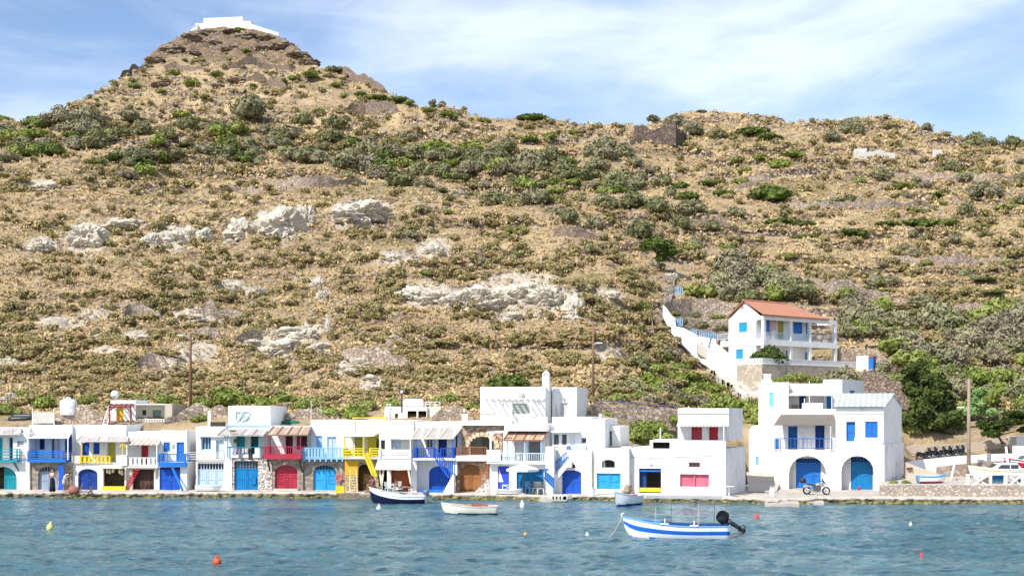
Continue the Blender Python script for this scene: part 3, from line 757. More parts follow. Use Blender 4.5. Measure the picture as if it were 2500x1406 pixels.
# boulders and outcrops of white marl
def rock_mesh(seed, sub=4, flat=.8, strata=.5):
    bm = bmesh.new(); bmesh.ops.create_icosphere(bm, subdivisions=sub, radius=1)
    v = np.array([x.co[:] for x in bm.verts])
    s = seed * 13.7
    n = fbm(v[:, 0] * 1.3 + s + v[:, 2] * .7, v[:, 1] * 1.3 + v[:, 2] * 1.1, seed, 4) * .55
    n += -np.abs(fbm(v[:, 0] * 2.4 + s, v[:, 2] * 2.6 + v[:, 1] * 1.7, seed + 3, 4)) * .55 + .12
    n += fbm(v[:, 0] * .8 + v[:, 1] * .6, v[:, 2] * 5 + s, seed + 7, 3) * strata * .22 - np.abs(fbm(v[:, 0] * 5 + s + v[:, 1] * 3, v[:, 2] * 6, seed + 9, 4)) * .3 + .08
    hol = np.maximum(0, .5 - np.sqrt((v[:, 0] - .15) ** 2 + (v[:, 1] + .8) ** 2 + (v[:, 2] + .1 * (seed % 3)) ** 2)) * .7
    v2 = v * (1 + n - hol)[:, None]; v2[:, 2] *= flat
    for x, c in zip(bm.verts, v2): x.co = c
    me = bpy.data.meshes.new('white_boulder'); bm.to_mesh(me); bm.free()
    return me
RKW = [rock_mesh(k, 5) for k in range(7)]; RKB = [rock_mesh(k + 20, 4, .7, .6) for k in range(4)]
for me in RKW: me.materials.append(MARL)
for me in RKB: me.materials.append(BROWNR); me.name = 'brown_rock'
def rock(px, py, w, h, label, k, mats=RKW, group=None, name='white_boulder', cat='boulder'):
    p, d = on_hill(px, py + h * .35); s = w * d / F / 2 * .98; sh = h * d / F / 2
    o = link(name, mats[k % len(mats)]); o.location = p + Vector((0, s * .3, sh * (.4 if name == 'white_boulder' else .2))); o.scale = (s, s * .8, sh * (1.2 if name == 'white_boulder' else 1.0))
    o.rotation_euler = (random.uniform(-.15, .15), random.uniform(-.15, .15), random.uniform(-.5, .5)); tag(o, label, cat, group); return o
rock(680, 543, 104, 88, 'biggest white boulder on the left slope, cracked across its face', 0)
rock(742, 528, 50, 72, 'tall white boulder leaning against the right of the biggest one', 1)
rock(585, 560, 62, 60, 'rounded white boulder just left of the biggest one', 2)
rock(560, 592, 30, 20, 'small white rock below the rounded boulder', 3)
rock(876, 515, 118, 66, 'broad flat topped white boulder standing apart to the right', 4)
rock(940, 528, 50, 34, 'low white rock touching the broad flat topped boulder', 5)
rock(206, 580, 84, 66, 'white hollowed outcrop on the left slope with caves in its face', 6)
rock(100, 600, 52, 32, 'low white rock left of the hollowed outcrop', 1)
rock(305, 552, 90, 26, 'long thin white ledge on the left slope', 2)
rock(425, 580, 50, 44, 'white rock with a dark cleft in the middle of a row', 3)
rock(462, 570, 40, 36, 'pale square rock in the middle of the white row', 5)
rock(497, 572, 34, 40, 'right end rock of the white row left of the big boulders', 0)
rock(366, 588, 42, 44, 'left end rock of the white row below the long ledge', 4)
rock(100, 458, 60, 22, 'white ledge high on the far left slope', 6)
GO = 'white marl outcrops in the cliff bands'
LO = 'crumbling white marl outcrop in the cliff bands above the roofs'
for k, (x, y, w, h) in enumerate([(1010,712,70,40),(1060,722,80,44),(1115,728,80,50),(1170,722,80,54),(1225,715,90,60),(1285,702,90,60),(1335,712,80,60),(1398,742,46,76),(1250,768,50,34),(1200,748,70,30),(1430,700,40,24),(1490,716,40,24),(690,838,84,56),(740,812,70,44),(650,856,50,36),(612,835,50,30),(775,848,50,30),(700,805,70,30),(565,702,40,26),(625,712,40,22),(785,720,24,40),(775,690,30,26),(880,882,50,34),(915,948,60,34),(905,920,40,24),(850,905,40,26),(955,832,40,30),(1060,608,50,32),(955,632,40,24),(480,780,50,30),(250,818,50,20),(350,825,46,20),(1385,775,60,20),(20,968,40,40),(1640,672,34,26),(800,790,12,40)]):
    rock(x, y, w, h, LO, k + 2, group=GO, name='marl_outcrop', cat='outcrop')
rock(578, 192, 60, 36, 'large brown rock with a split face below the summit terraces', 0, RKB, None, 'brown_rock', 'rock')
rock(395, 208, 50, 20, 'brown rock beside the green shrubs on the left of the cone', 1, RKB, None, 'brown_rock', 'rock')
rock(530, 205, 36, 18, 'small brown rock between two green shrubs on the cone', 2, RKB, None, 'brown_rock', 'rock')
rock(1845, 276, 30, 14, 'squarish brown rock breaking the right skyline', 3, RKB, None, 'brown_rock', 'rock')
rock(1712, 268, 26, 10, 'flat brown rock on the top of the right ridge', 0, RKB, None, 'brown_rock', 'rock')
for k, (x, y, w, h) in enumerate([(375, 145, 50, 30), (420, 115, 60, 34), (465, 88, 50, 30), (500, 78, 50, 26), (560, 76, 60, 22), (600, 82, 50, 26), (650, 90, 50, 26), (690, 105, 60, 30), (725, 130, 60, 30), (755, 150, 50, 26), (640, 118, 50, 22), (520, 100, 40, 20), (470, 125, 40, 20), (560, 115, 40, 18)]):
    rock(x, y, w, h, 'dark brown crag rock around the summit under the chapel', k, RKB, 'crag rocks around the summit', 'crag_rock', 'rock')

# dry stone walls that follow the terraces
def drywall(pts, h, label, mat=DRYL, th=.7, name='dry_stone_wall', lean=0, group=None, jag=.25):
    mb = MB(); L = []
    for (a, b_) in zip(pts[:-1], pts[1:]):
        n = max(2, int(abs(b_[0] - a[0]) / 7))
        for k in range(n): L.append((a[0] + (b_[0] - a[0]) * k / n, a[1] + (b_[1] - a[1]) * k / n))
    L.append(pts[-1]); Pw = []
    for (x, y) in L: p, d = on_hill(x, y, 98.); Pw.append(p)
    ys = np.array([p.y for p in Pw]); k_ = 5
    if len(ys) > 6: ys = np.convolve(np.pad(ys, k_, mode='edge'), np.ones(2 * k_ + 1) / (2 * k_ + 1), 'valid')
    o = Vector(Pw[len(Pw) // 2]); sec = []
    for i, p in enumerate(Pw):
        y = float(ys[i]); x = p.x * y / p.y; z = float(ground(1250 + F * x / y, y)[0])
        u_ = i / (len(Pw) - 1); hh = h * .85 * (.12 + .88 * math.sin(PI * min(1, max(0, u_))) ** .45) * (1 + jag * float(fbm(x / 1.1, y / 3 + 2, 77, 4)) * 2.6)
        q = Vector((x, y, z)) - o; jx = float(fbm(x / .8, 4., 78, 2)) * .12
        sec.append([q + Vector((0, -th / 2 + jx, -.8)), q + Vector((0, -th / 2 + .12 + jx, hh)), q + Vector((0, th / 2, hh + .04)), q + Vector((0, th / 2 + .3, -.8))])
    for s_ in sec: mb.v += [tuple(v) for v in s_]
    for i in range(len(sec) - 1):
        for k in range(3): mb.f.append((i * 4 + k, (i + 1) * 4 + k, (i + 1) * 4 + k + 1, i * 4 + k + 1)); mb.m.append(0)
    mb.f += [(0, 1, 2, 3), tuple(len(sec) * 4 - 4 + k for k in (3, 2, 1, 0))]; mb.m += [0, 0]
    ob = mb.build(name, mat); ob.location = o; return tag(ob, label, 'wall', group)
drywall([(835, 277), (900, 280), (975, 287)], 4.6, 'broad dark stone terrace wall on the right shoulder of the cone', DRYD)
drywall([(790, 172), (850, 188), (900, 203), (950, 226)], 3.2, 'dark stone wall running down the right skyline of the cone', DRYD)
drywall([(545, 168), (620, 166), (720, 176)], 2.6, 'upper curved terrace wall across the front of the cone', DRYD)
drywall([(600, 205), (660, 210), (700, 212)], 3.6, 'lower terrace wall right of the split rock on the cone', DRYD)
drywall([(400, 172), (460, 170), (500, 176)], 2.4, 'short terrace wall on the left half of the cone', DRYD)
drywall([(285, 185), (330, 178), (357, 166)], 2.4, 'stone wall at the left skyline below the crag', DRYD)
drywall([(1400, 345), (1500, 352), (1580, 350), (1640, 345)], 1.5, 'long pale stone wall running below the ruin', DRYL)
drywall([(560, 465), (680, 462), (800, 458), (900, 450)], 2.0, 'long tumbled stone wall above the white boulders', DRYL)
drywall([(1350, 575), (1420, 582), (1480, 588)], 1.6, 'brown stone terrace wall left of the big dark tree', DRYD)
drywall([(1500, 612), (1560, 610), (1640, 620)], 1.2, 'low stone wall at the foot of the big dark tree', DRYD)
drywall([(1700, 545), (1760, 560), (1810, 575)], 1.5, 'short dark terrace wall right of the big dark tree', DRYD)
drywall([(1900, 690), (2000, 715), (2100, 735), (2220, 748)], 2.0, 'long sloping stone wall above the red roof', DRYL)
drywall([(2240, 760), (2360, 770), (2500, 772)], 1.4, 'stone terrace wall at the right edge above the grey brush', DRYL)
drywall([(1880, 505), (1980, 510), (2140, 512), (2280, 506)], 1.5, 'stone terrace wall below the dark mounds on the right slope', DRYL)
drywall([(2120, 425), (2250, 440), (2400, 445), (2500, 440)], 1.5, 'stone terrace wall below the white enclosure', DRYL)
drywall([(1800, 460), (1880, 450), (1700, 440)], 1.2, 'short stone terrace wall in the middle of the right slope', DRYL)
drywall([(2150, 640), (2300, 650), (2500, 645)], 1.5, 'long stone terrace wall crossing the right slope', DRYL)
drywall([(300, 790), (350, 772), (395, 790)], 1.7, 'tumbled rubble wall on the lower left slope', DRYL)
drywall([(460, 785), (530, 778), (600, 785)], 1.7, 'rubble wall right of the tumbled one on the lower slope', DRYL)
drywall([(470, 832), (540, 826)], 1.4, 'rubble wall piece behind the left lamp post', DRYL)
drywall([(570, 850), (640, 826)], 1.4, 'rubble wall leading up to the white cliff', DRYL)
drywall([(330, 925), (360, 895), (410, 905)], 1.3, 'collapsed rubble wall on the lower left slope', DRYL)
drywall([(830, 870), (900, 890), (950, 895), (1010, 905)], 1.6, 'rubble wall running down right of the white cliff', DRYL)
drywall([(940, 850), (965, 820), (990, 850)], 1.2, 'stone pile wall on the slope above the pale green house', DRYL)
drywall([(1600, 850), (1590, 790), (1575, 740)], 1.0, 'rubble wall edging the left of the hill path', DRYL)
drywall([(400, 1040), (450, 1022), (560, 1016)], 1.0, 'pale rubble wall behind the blue house', DRYL)
drywall([(120, 1034), (190, 1032), (260, 1034)], 1.2, 'rubble wall under the white water tank', DRYL)
drywall([(680, 1024), (760, 1022), (830, 1022)], .7, 'rubble wall behind the green boat cover', DRYL)
drywall([(1050, 1030), (1100, 1022), (1160, 1026)], 1.0, 'rubble wall between the pale green house and the big white house', DRYL)
# ================================================================ BUILDINGS
class Bld:
    def __init__(s, name, label, px, d, rot=0, z=QZ - .05, cat='house', group=None):
        s.r = R(rot); s.O = Vector(((px - 1250) * d / F, d, z)); s.ax = Vector((math.cos(s.r), -math.sin(s.r), 0)); s.ay = Vector((math.sin(s.r), math.cos(s.r), 0))
        s.e = thing(name, label, cat, s.O, -s.r, group); s.white = WHITES[int(px * 7) % 4]
    def P(s, px, py, y=0.):
        D = Vector(((px - 1250) / F, 1, (HZ - py) / F)); Oc = s.O.copy(); Oc.z = 0
        t = (y + Oc.dot(s.ay)) / Vector((D.x, D.y, 0)).dot(s.ay); q = D * t
        return ((q - Oc).dot(s.ax), q.z + CH - s.O.z)
    def rect(s, x0, y0, x1, y1, y):
        xm = (x0 + x1) / 2
        return s.P(x0, y0, y)[0], s.P(x1, y0, y)[0], (s.P(xm, y1, y)[1] if y1 is not None else -.3), s.P(xm, y0, y)[1]
    def pt(s, px, py, y): a = s.P(px, py, y); return Vector((a[0], y, a[1]))
    def box(s, part, x0, y0, x1, y1, ya, yb, mat, parent=None, label=None):
        a, b, c, d = s.rect(x0, y0, x1, y1, ya); mb = MB().box(a, b, ya, yb, c, d)
        o = mb.build(part, mat, parent or s.e)
        if label: o['label'] = label
        return o
    def bar(s, part, a, b, w, mat, h=None, parent=None):
        return MB().bar(s.pt(*a), s.pt(*b), w, h).build(part, mat, parent or s.e)
    def bars(s, part, L, w, mat, parent=None):
        mb = MB()
        for a, b in L: mb.bar(s.pt(*a), s.pt(*b), w)
        return mb.build(part, mat, parent or s.e)

    def story(s, x0, y0, x1, y1, y, depth, mat, ops=(), part='wall', lip=.0, rev=.2, floor=True, skew=0):
        """a block with real openings in its front; ops: (kind, x0,y0,x1,y1, mat, {opts}) in photo pixels"""
        if mat is WHITE: mat = s.white
        X0, X1, Z0, Z1 = s.rect(x0, y0, x1, y1, y); mb = MB(); H = []; xs = {X0, X1}
        for op in ops:
            kind, a0, b0, a1, b1, om = op[:6]; o = op[6] if len(op) > 6 else {}
            hx0, hx1, hz0, hz1 = s.rect(a0, b0, a1, b1, y)
            if b1 is None: hz0 = max(Z0, .0)
            hx0, hx1 = max(hx0, X0 + .02), min(hx1, X1 - .02); hz1 = min(hz1, Z1 - .02); hz0 = max(hz0, Z0)
            arch = o.get('arch', 0)
            if arch:
                hw = (hx1 - hx0) / 2; rise = min(hw * arch, hz1 - hz0 - .1); n = 10; hc = (hx0 + hx1) / 2
                top = lambda x, hc=hc, hw=hw, rise=rise, hz1=hz1: hz1 - rise + rise * math.sqrt(max(0, 1 - ((x - hc) / hw) ** 2))
                bx = [hc - hw * math.cos(PI * k / n) for k in range(n + 1)]
            else:
                top = lambda x, hz1=hz1: hz1
                bx = [hx0, hx1]
            xs |= set(bx); H.append((hx0, hx1, hz0, top, bx)); s._fill(kind, hx0, hx1, hz0, hz1, y, o.get('rev', rev), om, o)
        xs = sorted(xs)
        for xa, xb in zip(xs[:-1], xs[1:]):
            if xb - xa < 1e-4: continue
            hs = sorted([h for h in H if h[0] < (xa + xb) / 2 < h[1]], key=lambda h: h[2])
            lo = (Z0, Z0)
            for h in hs:
                if h[2] - lo[0] > 1e-3: mb.add([(xa, y, lo[0]), (xb, y, lo[1]), (xb, y, h[2]), (xa, y, h[2])], [(0, 1, 2, 3)])
                lo = (h[3](xa), h[3](xb))
            mb.add([(xa, y, lo[0]), (xb, y, lo[1]), (xb, y, Z1), (xa, y, Z1)], [(0, 1, 2, 3)])
        for (hx0, hx1, hz0, top, bx) in H:
            yy = y + rev
            mb.add([(hx0, y, hz0), (hx0, yy, hz0), (hx0, yy, top(hx0)), (hx0, y, top(hx0))], [(0, 1, 2, 3)])
            mb.add([(hx1, y, hz0), (hx1, y, top(hx1)), (hx1, yy, top(hx1)), (hx1, yy, hz0)], [(0, 1, 2, 3)])
            mb.add([(hx0, y, hz0), (hx1, y, hz0), (hx1, yy, hz0), (hx0, yy, hz0)], [(0, 1, 2, 3)])
            for a, b in zip(bx[:-1], bx[1:]): mb.add([(a, y, top(a)), (a, yy, top(a)), (b, yy, top(b)), (b, y, top(b))], [(0, 1, 2, 3)])
        Y1 = y + depth
        mb.add([(X0, y, Z0), (X1, y, Z0), (X1 + skew, Y1, Z0), (X0, Y1, Z0), (X0, y, Z1), (X1, y, Z1), (X1 + skew, Y1, Z1), (X0, Y1, Z1)],
               [(0, 4, 7, 3), (1, 2, 6, 5), (4, 5, 6, 7), (2, 3, 7, 6)] + ([(0, 3, 2, 1)] if floor else []))
        if lip:
            t = .22
            for (a, b, c, d) in ((X0, X1, y, y + t), (X0, X1 + skew, Y1 - t, Y1), (X0, X0 + t, y + t, Y1 - t), (X1 - t, X1, y + t, Y1 - t)): mb.box(a, b, c, d, Z1, Z1 + lip)
        return mb.build(part, mat, s.e, fix=False)

    def _fill(s, kind, x0, x1, z0, z1, y, rev, mat, o):
        yy = y + rev; W_ = x1 - x0; Hh = z1 - z0
        if kind == 'open': return
        if 'cover' in o:
            x0, x1 = s.P(o['cover'][0], 1000, yy)[0], s.P(o['cover'][1], 1000, yy)[0]; W_ = x1 - x0
        m = .02
        if kind in ('gar', 'door'):
            th = o.get('trans', 0) * Hh; zt = z1 - th
            p = MB().box(x0 - m, x1 + m, yy + .02, yy + .08, z0 - .02, zt)
            n = max(1, o.get('n', 2 if kind == 'gar' else 1))
            d = p.build('garage_door' if kind == 'gar' else 'door', mat, s.e)
            fm = MB()
            for k in range(n):
                a, b = x0 + W_ * k / n, x0 + W_ * (k + 1) / n; f = .07 if kind == 'gar' else .05
                fm.box(a + .015, a + f + .015, yy - .02, yy + .018, z0, zt); fm.box(b - f - .015, b - .015, yy - .02, yy + .018, z0, zt)
                for zz in ((z0, z0 + f * 1.4), (zt - f, zt), (z0 + (zt - z0) * .5, z0 + (zt - z0) * .5 + f)): fm.box(a + f + .017, b - f - .017, yy - .016, yy + .018, *zz)
                if kind == 'gar':
                    q = int((b - a) / .16)
                    for j in range(1, q): x = a + (b - a) * j / q; fm.box(x - .012, x + .012, yy + .003, yy + .019, z0 + .1, zt - .08)
            fm.build('door_frame', mat, d)
            MB().lathe([(.02, 0), (.035, .02), (.035, .05), (.02, .06)], 8, ((x0 + x1) / 2 + (.08 if n == 2 else W_ * .36), yy - .06, z0 + Hh * .45), 0, 'y').build('handle', CHROME, d)
            if th:
                MB().box(x0 - m, x1 + m, yy + .1, yy + .14, zt, z1 + .02).build('transom', o.get('tm', DARKV), s.e)
                tb = MB(); q = max(4, int(W_ / .2))
                for j in range(q + 1): x = x0 + W_ * j / q; tb.box(x - .022, x + .022, yy + .02, yy + .08, zt, z1)
                tb.build('transom_bars', mat, s.e)
            if o.get('hatch'):
                hx = x0 + W_ * o['hatch']; hh = MB()
                for (a, b, c, e) in ((0, .55, 0, .05), (0, .55, .6, .65), (0, .05, .05, .6), (.5, .55, .05, .6)): hh.box(hx + a, hx + b, yy - .035, yy - .017, z0 + .55 + c, z0 + .55 + e)
                hh.build('hatch', mat, d)
        elif kind == 'win':
            f = MB(); w = min(.07, W_ * .12)
            for (a, b, c, e) in ((x0, x0 + w, z0, z1), (x1 - w, x1, z0, z1), (x0 + w, x1 - w, z0, z0 + w), (x0 + w, x1 - w, z1 - w, z1)): f.box(a, b, yy - .03, yy + .03, c, e)
            nx, nz = o.get('nx', 2), o.get('nz', 1)
            for k in range(1, nx): x = x0 + W_ * k / nx; f.box(x - w * .4, x + w * .4, yy - .02, yy + .02, z0 + w, z1 - w)
            for k in range(1, nz): z = z0 + Hh * k / nz; f.box(x0 + w, x1 - w, yy - .015, yy + .015, z - w * .3, z + w * .3)
            fo = f.build('window', mat, s.e)
            MB().box(x0, x1, yy + .032, yy + .05, z0, z1).build('pane', o.get('glass', GLASS), fo)
            if o.get('sill'): MB().box(x0 - .08, x1 + .08, y - .08, y - .003, z0 - .07, z0 - .002).build('sill', mat, fo)
        elif kind == 'shut':
            f = MB().box(x0 - m, x1 + m, yy + .02, yy + .05, z0, z1); n = o.get('n', 2)
            for k in range(n):
                a, b = x0 + W_ * k / n + .01, x0 + W_ * (k + 1) / n - .01
                for (p, q, c, e) in ((a, a + .05, z0, z1), (b - .05, b, z0, z1), (a + .05, b - .05, z0, z0 + .06), (a + .05, b - .05, z1 - .06, z1)): f.box(p, q, yy - .025, yy + .018, c, e)
                q = int(Hh / .11)
                for j in range(1, q):
                    z = z0 + Hh * j / q; f.hexa([(a + .05, yy - .012, z - .03), (b - .05, yy - .012, z - .03), (b - .05, yy + .015, z), (a + .05, yy + .015, z)], [(a + .05, yy - .008, z - .024), (b - .05, yy - .008, z - .024), (b - .05, yy + .018, z + .006), (a + .05, yy + .018, z + .006)])
            f.build('shutter', mat, s.e)
        elif kind == 'panel':
            MB().box(x0 - m, x1 + m, yy + .02, yy + .06, z0 - m, z1 + m).build(o.get('name', 'panel'), mat, s.e)

    def leaf(s, x0, y0, x1, y1, y, mat, part='shutter', slats=True):
        """a shutter or door leaf standing proud of the wall"""
        a, b, c, d = s.rect(x0, y0, x1, y1, y); f = MB().box(a, b, y - .05, y - .02, c, d); w = .05
        for (p, q, e, g) in ((a, a + w, c, d), (b - w, b, c, d), (a + w, b - w, c, c + w), (a + w, b - w, d - w, d), (a + w, b - w, (c + d) / 2 - w / 2, (c + d) / 2 + w / 2)): f.box(p, q, y - .085, y - .052, e, g)
        return f.build(part, mat, s.e)

    def rail(s, x0, y0, x1, y1, y, mat, kind='bal', ret=1.0, sides='lr', part='railing', step=.16, t=.045, post=None):
        xa, xb, za, zb = s.rect(x0, y0, x1, y1, y); mb = MB()
        def run(p, q):
            p = Vector(p); q = Vector(q); L = (q - p).length; u = (q - p) / L
            mb.bar(p + Vector((0, 0, zb - t / 2)), q + Vector((0, 0, zb - t / 2)), t * 1.3, t)
            if kind in ('bal', 'slat'):
                mb.bar(p + Vector((0, 0, za + .08)), q + Vector((0, 0, za + .08)), t, t)
                n = max(2, int(L / step)); bw = t * .75 if kind == 'bal' else step * .62
                for k in range(n + 1):
                    c = p + u * L * k / n; mb.bar(c + Vector((0, 0, za + .08)), c + Vector((0, 0, zb - t)), bw if abs(u.x) > .5 else .02, .02 if abs(u.x) > .5 else bw)
            elif kind == 'hor':
                for k in range(1, 4): z = za + (zb - za) * (k - .5) / 3.5; mb.bar(p + Vector((0, 0, z)), q + Vector((0, 0, z)), t * .8, t * 1.4)
            elif kind == 'solid':
                mb.bar(p + Vector((0, 0, (za + zb) / 2)), q + Vector((0, 0, (za + zb) / 2)), t, (zb - za) * .98)
            n = max(1, int(L / 1.5))
            for k in range(n + 1): c = p + u * L * k / n; mb.bar(c + Vector((0, 0, za)), c + Vector((0, 0, zb - t * 1.01)), t * 1.5)
        run((xa, y, 0), (xb, y, 0))
        if 'l' in sides: run((xa, y + .06, 0), (xa, y + ret, 0))
        if 'r' in sides: run((xb, y + .06, 0), (xb, y + ret, 0))
        return mb.build(part, mat, s.e)

    def awning(s, x0, yt, x1, yb, yw, yf, mat, posts=None, tx=None, th=.05, ribs=0, ribm=None, part='awning', wavy=0):
        t0, t1 = tx or (x0, x1)
        A = s.pt(t0, yt, yw); B = s.pt(t1, yt, yw); C = s.pt(x1, yb, yf); D = s.pt(x0, yb, yf)
        mb = MB(); n = max(4, int((C - D).length / .12)) if wavy else 6
        up = Vector((0, 0, th))
        for k in range(n + 1):
            u = k / n; a = A.lerp(B, u); d = D.lerp(C, u); dz = Vector((0, 0, wavy * (1 if k % 2 else -1) + (random.uniform(-.02, .02) if not wavy else 0)))
            mb.v += [tuple(a + dz), tuple(d + dz), tuple(d + dz + up), tuple(a + dz + up)]
        for k in range(n):
            for j in range(4): mb.f.append((4 * k + j, 4 * k + 4 + j, 4 * k + 4 + (j + 1) % 4, 4 * k + (j + 1) % 4)); mb.m.append(0)
        mb.f += [(0, 1, 2, 3), tuple(4 * n + j for j in (3, 2, 1, 0))]; mb.m += [0, 0]
        o = mb.build(part, mat, s.e)
        if ribs:
            r_ = MB()
            for k in range(ribs + 1):
                u = k / ribs; r_.bar(A.lerp(B, u) + up * 1.6, D.lerp(C, u) + up * 1.6, .07, .05)
            r_.bar(D + up * .2 + Vector((0, -.045, 0)), C + up * .2 + Vector((0, -.045, 0)), .05, .1)
            r_.build('awning_ribs', ribm or mat, o)
        if posts:
            pm, zb = posts[0], posts[1]
            for px in posts[2:]:
                p = s.pt(px, yb, yf + .05); MB().bar((p.x, p.y, zb), (p.x, p.y, p.z), .07).build('awning_post', pm, s.e)
        return o

    def stairs(s, a, b, w, n, mat, part='stairs', solid=True, z0=0):
        """flight between two pixel points (px,py,y): treads across depth w"""
        A = s.pt(*a); B = s.pt(*b); mb = MB()
        for k in range(n):
            p = A.lerp(B, k / n); q = A.lerp(B, (k + 1) / n); xx = sorted((p.x, q.x)); zt = max(p.z, q.z)
            mb.box(xx[0], xx[1] + (.002 if k % 2 else 0), A.y, A.y + w, z0 if solid else zt - .06, zt)
        return mb.build(part, mat, s.e)

def zpx(b, px, py, y=0): return b.P(px, py, y)[1]
G1 = 'boat garage houses along the quay'

# ---- far left
h = Bld('house', 'white house at the far left edge with a teal railing and arched teal boat door', 35, 95.3, 4)
h.story(-75, 1124, 72, None, 0, 7, WHITE, [('gar', -26, 1139, 41, None, TEAL, dict(arch=.8, cover=(11, 46), n=1))])
h.story(-75, 1044, 72, 1124, 1.2, 5.8, WHITE, [('door', -12, 1068, 6, 1122, TEAL), ('door', 22, 1068, 31, 1122, DBLUE)])
h.story(32, 1056, 71, 1123.6, .1, 1.08, WHITE, [('win', 42, 1076, 58, 1091, GREYP, dict(glass=LGREY, nx=1, rev=.06))], part='bay')
h.awning(-75, 1048, 50, 1060, 1.19, -.3, AWN_GREY, ribs=6, ribm=LGREY)
h.rail(-75, 1095, 41, 1122, -.5, TEAL, 'hor', .5, 'r')
h.box('balcony_floor', -75, 1122.5, 42, 1128, -.55, -.01, TEAL)
h.bars('bracket', [((33, 1128, -.1), (46, 1149, -.02)), ((-8, 1128, -.5), (-8, 1146, -.02))], .07, DTEAL)
# ---- blue and stone
h = Bld('house', 'white and stone house with a pale corrugated awning and a curved blue boat door leaf', 120, 95.3, 4)
h.story(72, 1127, 174, None, 0, 7, STONE, [('gar', 93, 1139, 139, None, paint((.3, .38, .47)), dict(arch=.75, trans=.2, n=2))])
h.story(72, 1041, 176, 1127, 1.3, 5.7, WHITE, [('door', 95, 1070, 109, 1097, DBLUE), ('door', 126, 1069, 143, 1121, DBLUE)], lip=.12)
h.leaf(160, 1063, 176, 1103, 1.28, DBLUE)
h.leaf(133, 1071, 143, 1121, 1.15, LGREY, 'door_leaf')
h.awning(64, 1058, 168, 1070, 1.29, -.25, AWN_WHITE, (WHITEP, zpx(h, 66, 1122, -.2), 68, 166), tx=(78, 174), wavy=.025)
h.rail(68, 1100, 152, 1121, -.4, paint((.03, .17, .6)), 'hor', 1.5, 'lr')
h.box('balcony_floor', 66, 1121, 160, 1128, -.5, 1.28, MBLUE)
mb = MB()
for k in range(9):
    u = k / 8; a = h.pt(141 + 3 * math.sin(u * 3), 1135 + 62 * u, -.35); mb.v += [tuple(a), tuple(a + Vector((.42, .0, 0))), tuple(a + Vector((.42, .06, 0))), tuple(a + Vector((0, .06, 0)))]
for k in range(8):
    for j in range(4): mb.f.append((4 * k + j, 4 * k + 4 + j, 4 * k + 4 + (j + 1) % 4, 4 * k + (j + 1) % 4)); mb.m.append(0)
mb.f += [(0, 1, 2, 3), (35, 34, 33, 32)]; mb.m += [0, 0]
mb.build('door_leaf', BLUE, h.e)
# ---- yellow balcony
h = Bld('house', 'white house with a yellow balcony, blue shutters and an open dark boat store', 245, 95.3, 4)
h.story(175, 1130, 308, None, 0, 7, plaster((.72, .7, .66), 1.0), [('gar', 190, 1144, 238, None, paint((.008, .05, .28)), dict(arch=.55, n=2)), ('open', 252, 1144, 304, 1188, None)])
h.story(176.5, 1040.5, 308, 1130, 1.3, 5.7, WHITE, [('shut', 200, 1080, 218, 1112, BLUE), ('shut', 227, 1080, 243, 1108, BLUE), ('door', 262, 1080, 282, 1126, OLIVEY)], lip=.1)
h.awning(188, 1066, 312, 1077, 1.29, -.1, AWN_GREY, (YEL, zpx(h, 190, 1128, 0), 199, 300), tx=(198, 309), ribs=5, ribm=LGREY)
h.rail(197, 1112, 268, 1130, -.15, YEL, 'slat', 1.4, 'l', step=.3, t=.06)
h.bars('balcony_brace', [((302, 1080, 0), (310, 1095, 0)), ((300, 1080, 0), (292, 1092, 0))], .07, YEL)
h.box('parapet', 175, 1112, 196, 1131, -.12, .3, GREYPL)
h.box('parapet', 284, 1111, 309, 1136, -.12, .3, WHITE2)
h.awning(243, 1136, 298, 1143, -.02, -.7, CREAMP, part='canopy', th=.08)
h.box('bench', 250, 1187, 306, 1197, -.45, -.05, YEL)
mb = MB()
for k, (x, y) in enumerate([(262, 1151), (276, 1150), (292, 1152), (268, 1153), (298, 1156)]):
    p = h.pt(x, y, .1); mb.lathe([(.02, .28), (.05, .2), (.1, .08), (.11, 0), (.06, -.1), (.01, -.12)], 8, p)
    mb.bar(p + Vector((0, 0, .25)), p + Vector((0, 0, .5)), .015)
o = mb.build('hanging_gourds', CREAMP, h.e)
# ---- red
h = Bld('house', 'white house with a red door, striped awning and white railing over a dark boat store', 350, 95.3, 4)
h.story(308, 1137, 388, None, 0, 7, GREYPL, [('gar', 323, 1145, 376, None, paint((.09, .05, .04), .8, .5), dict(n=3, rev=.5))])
h.story(309.5, 1053, 392, 1137, 1.2, 5.8, WHITE, [('door', 344, 1087, 362, 1136, RED)], lip=.0)
h.awning(304, 1071, 388, 1086, 1.19, -.25, AWN_STRIPE, (WHITEP, zpx(h, 309, 1137, 0), 310, 383), tx=(313, 392), wavy=.02)
h.rail(308, 1116, 385, 1137, -.15, WHITEP, 'slat', 1.3, 'lr', step=.33, t=.06)
h.box('balcony_floor', 306, 1137, 386, 1142, -.25, -.003, GREYPL)
L = []
for k in range(8):
    u = k / 7; L.append(((308 + 22 * u, 1189 - 42 * u, -.5), (317 + 22 * u, 1190 - 42 * u, -.5)))
L += [((306, 1191, -.55), (330, 1145, -.35)), ((315, 1193, -.55), (340, 1145, -.35))]
h.bars('ladder', L, .07, RED)
h.bars('bracket', [((381, 1142, -.2), (381, 1167, -.02))], .1, GREYP)
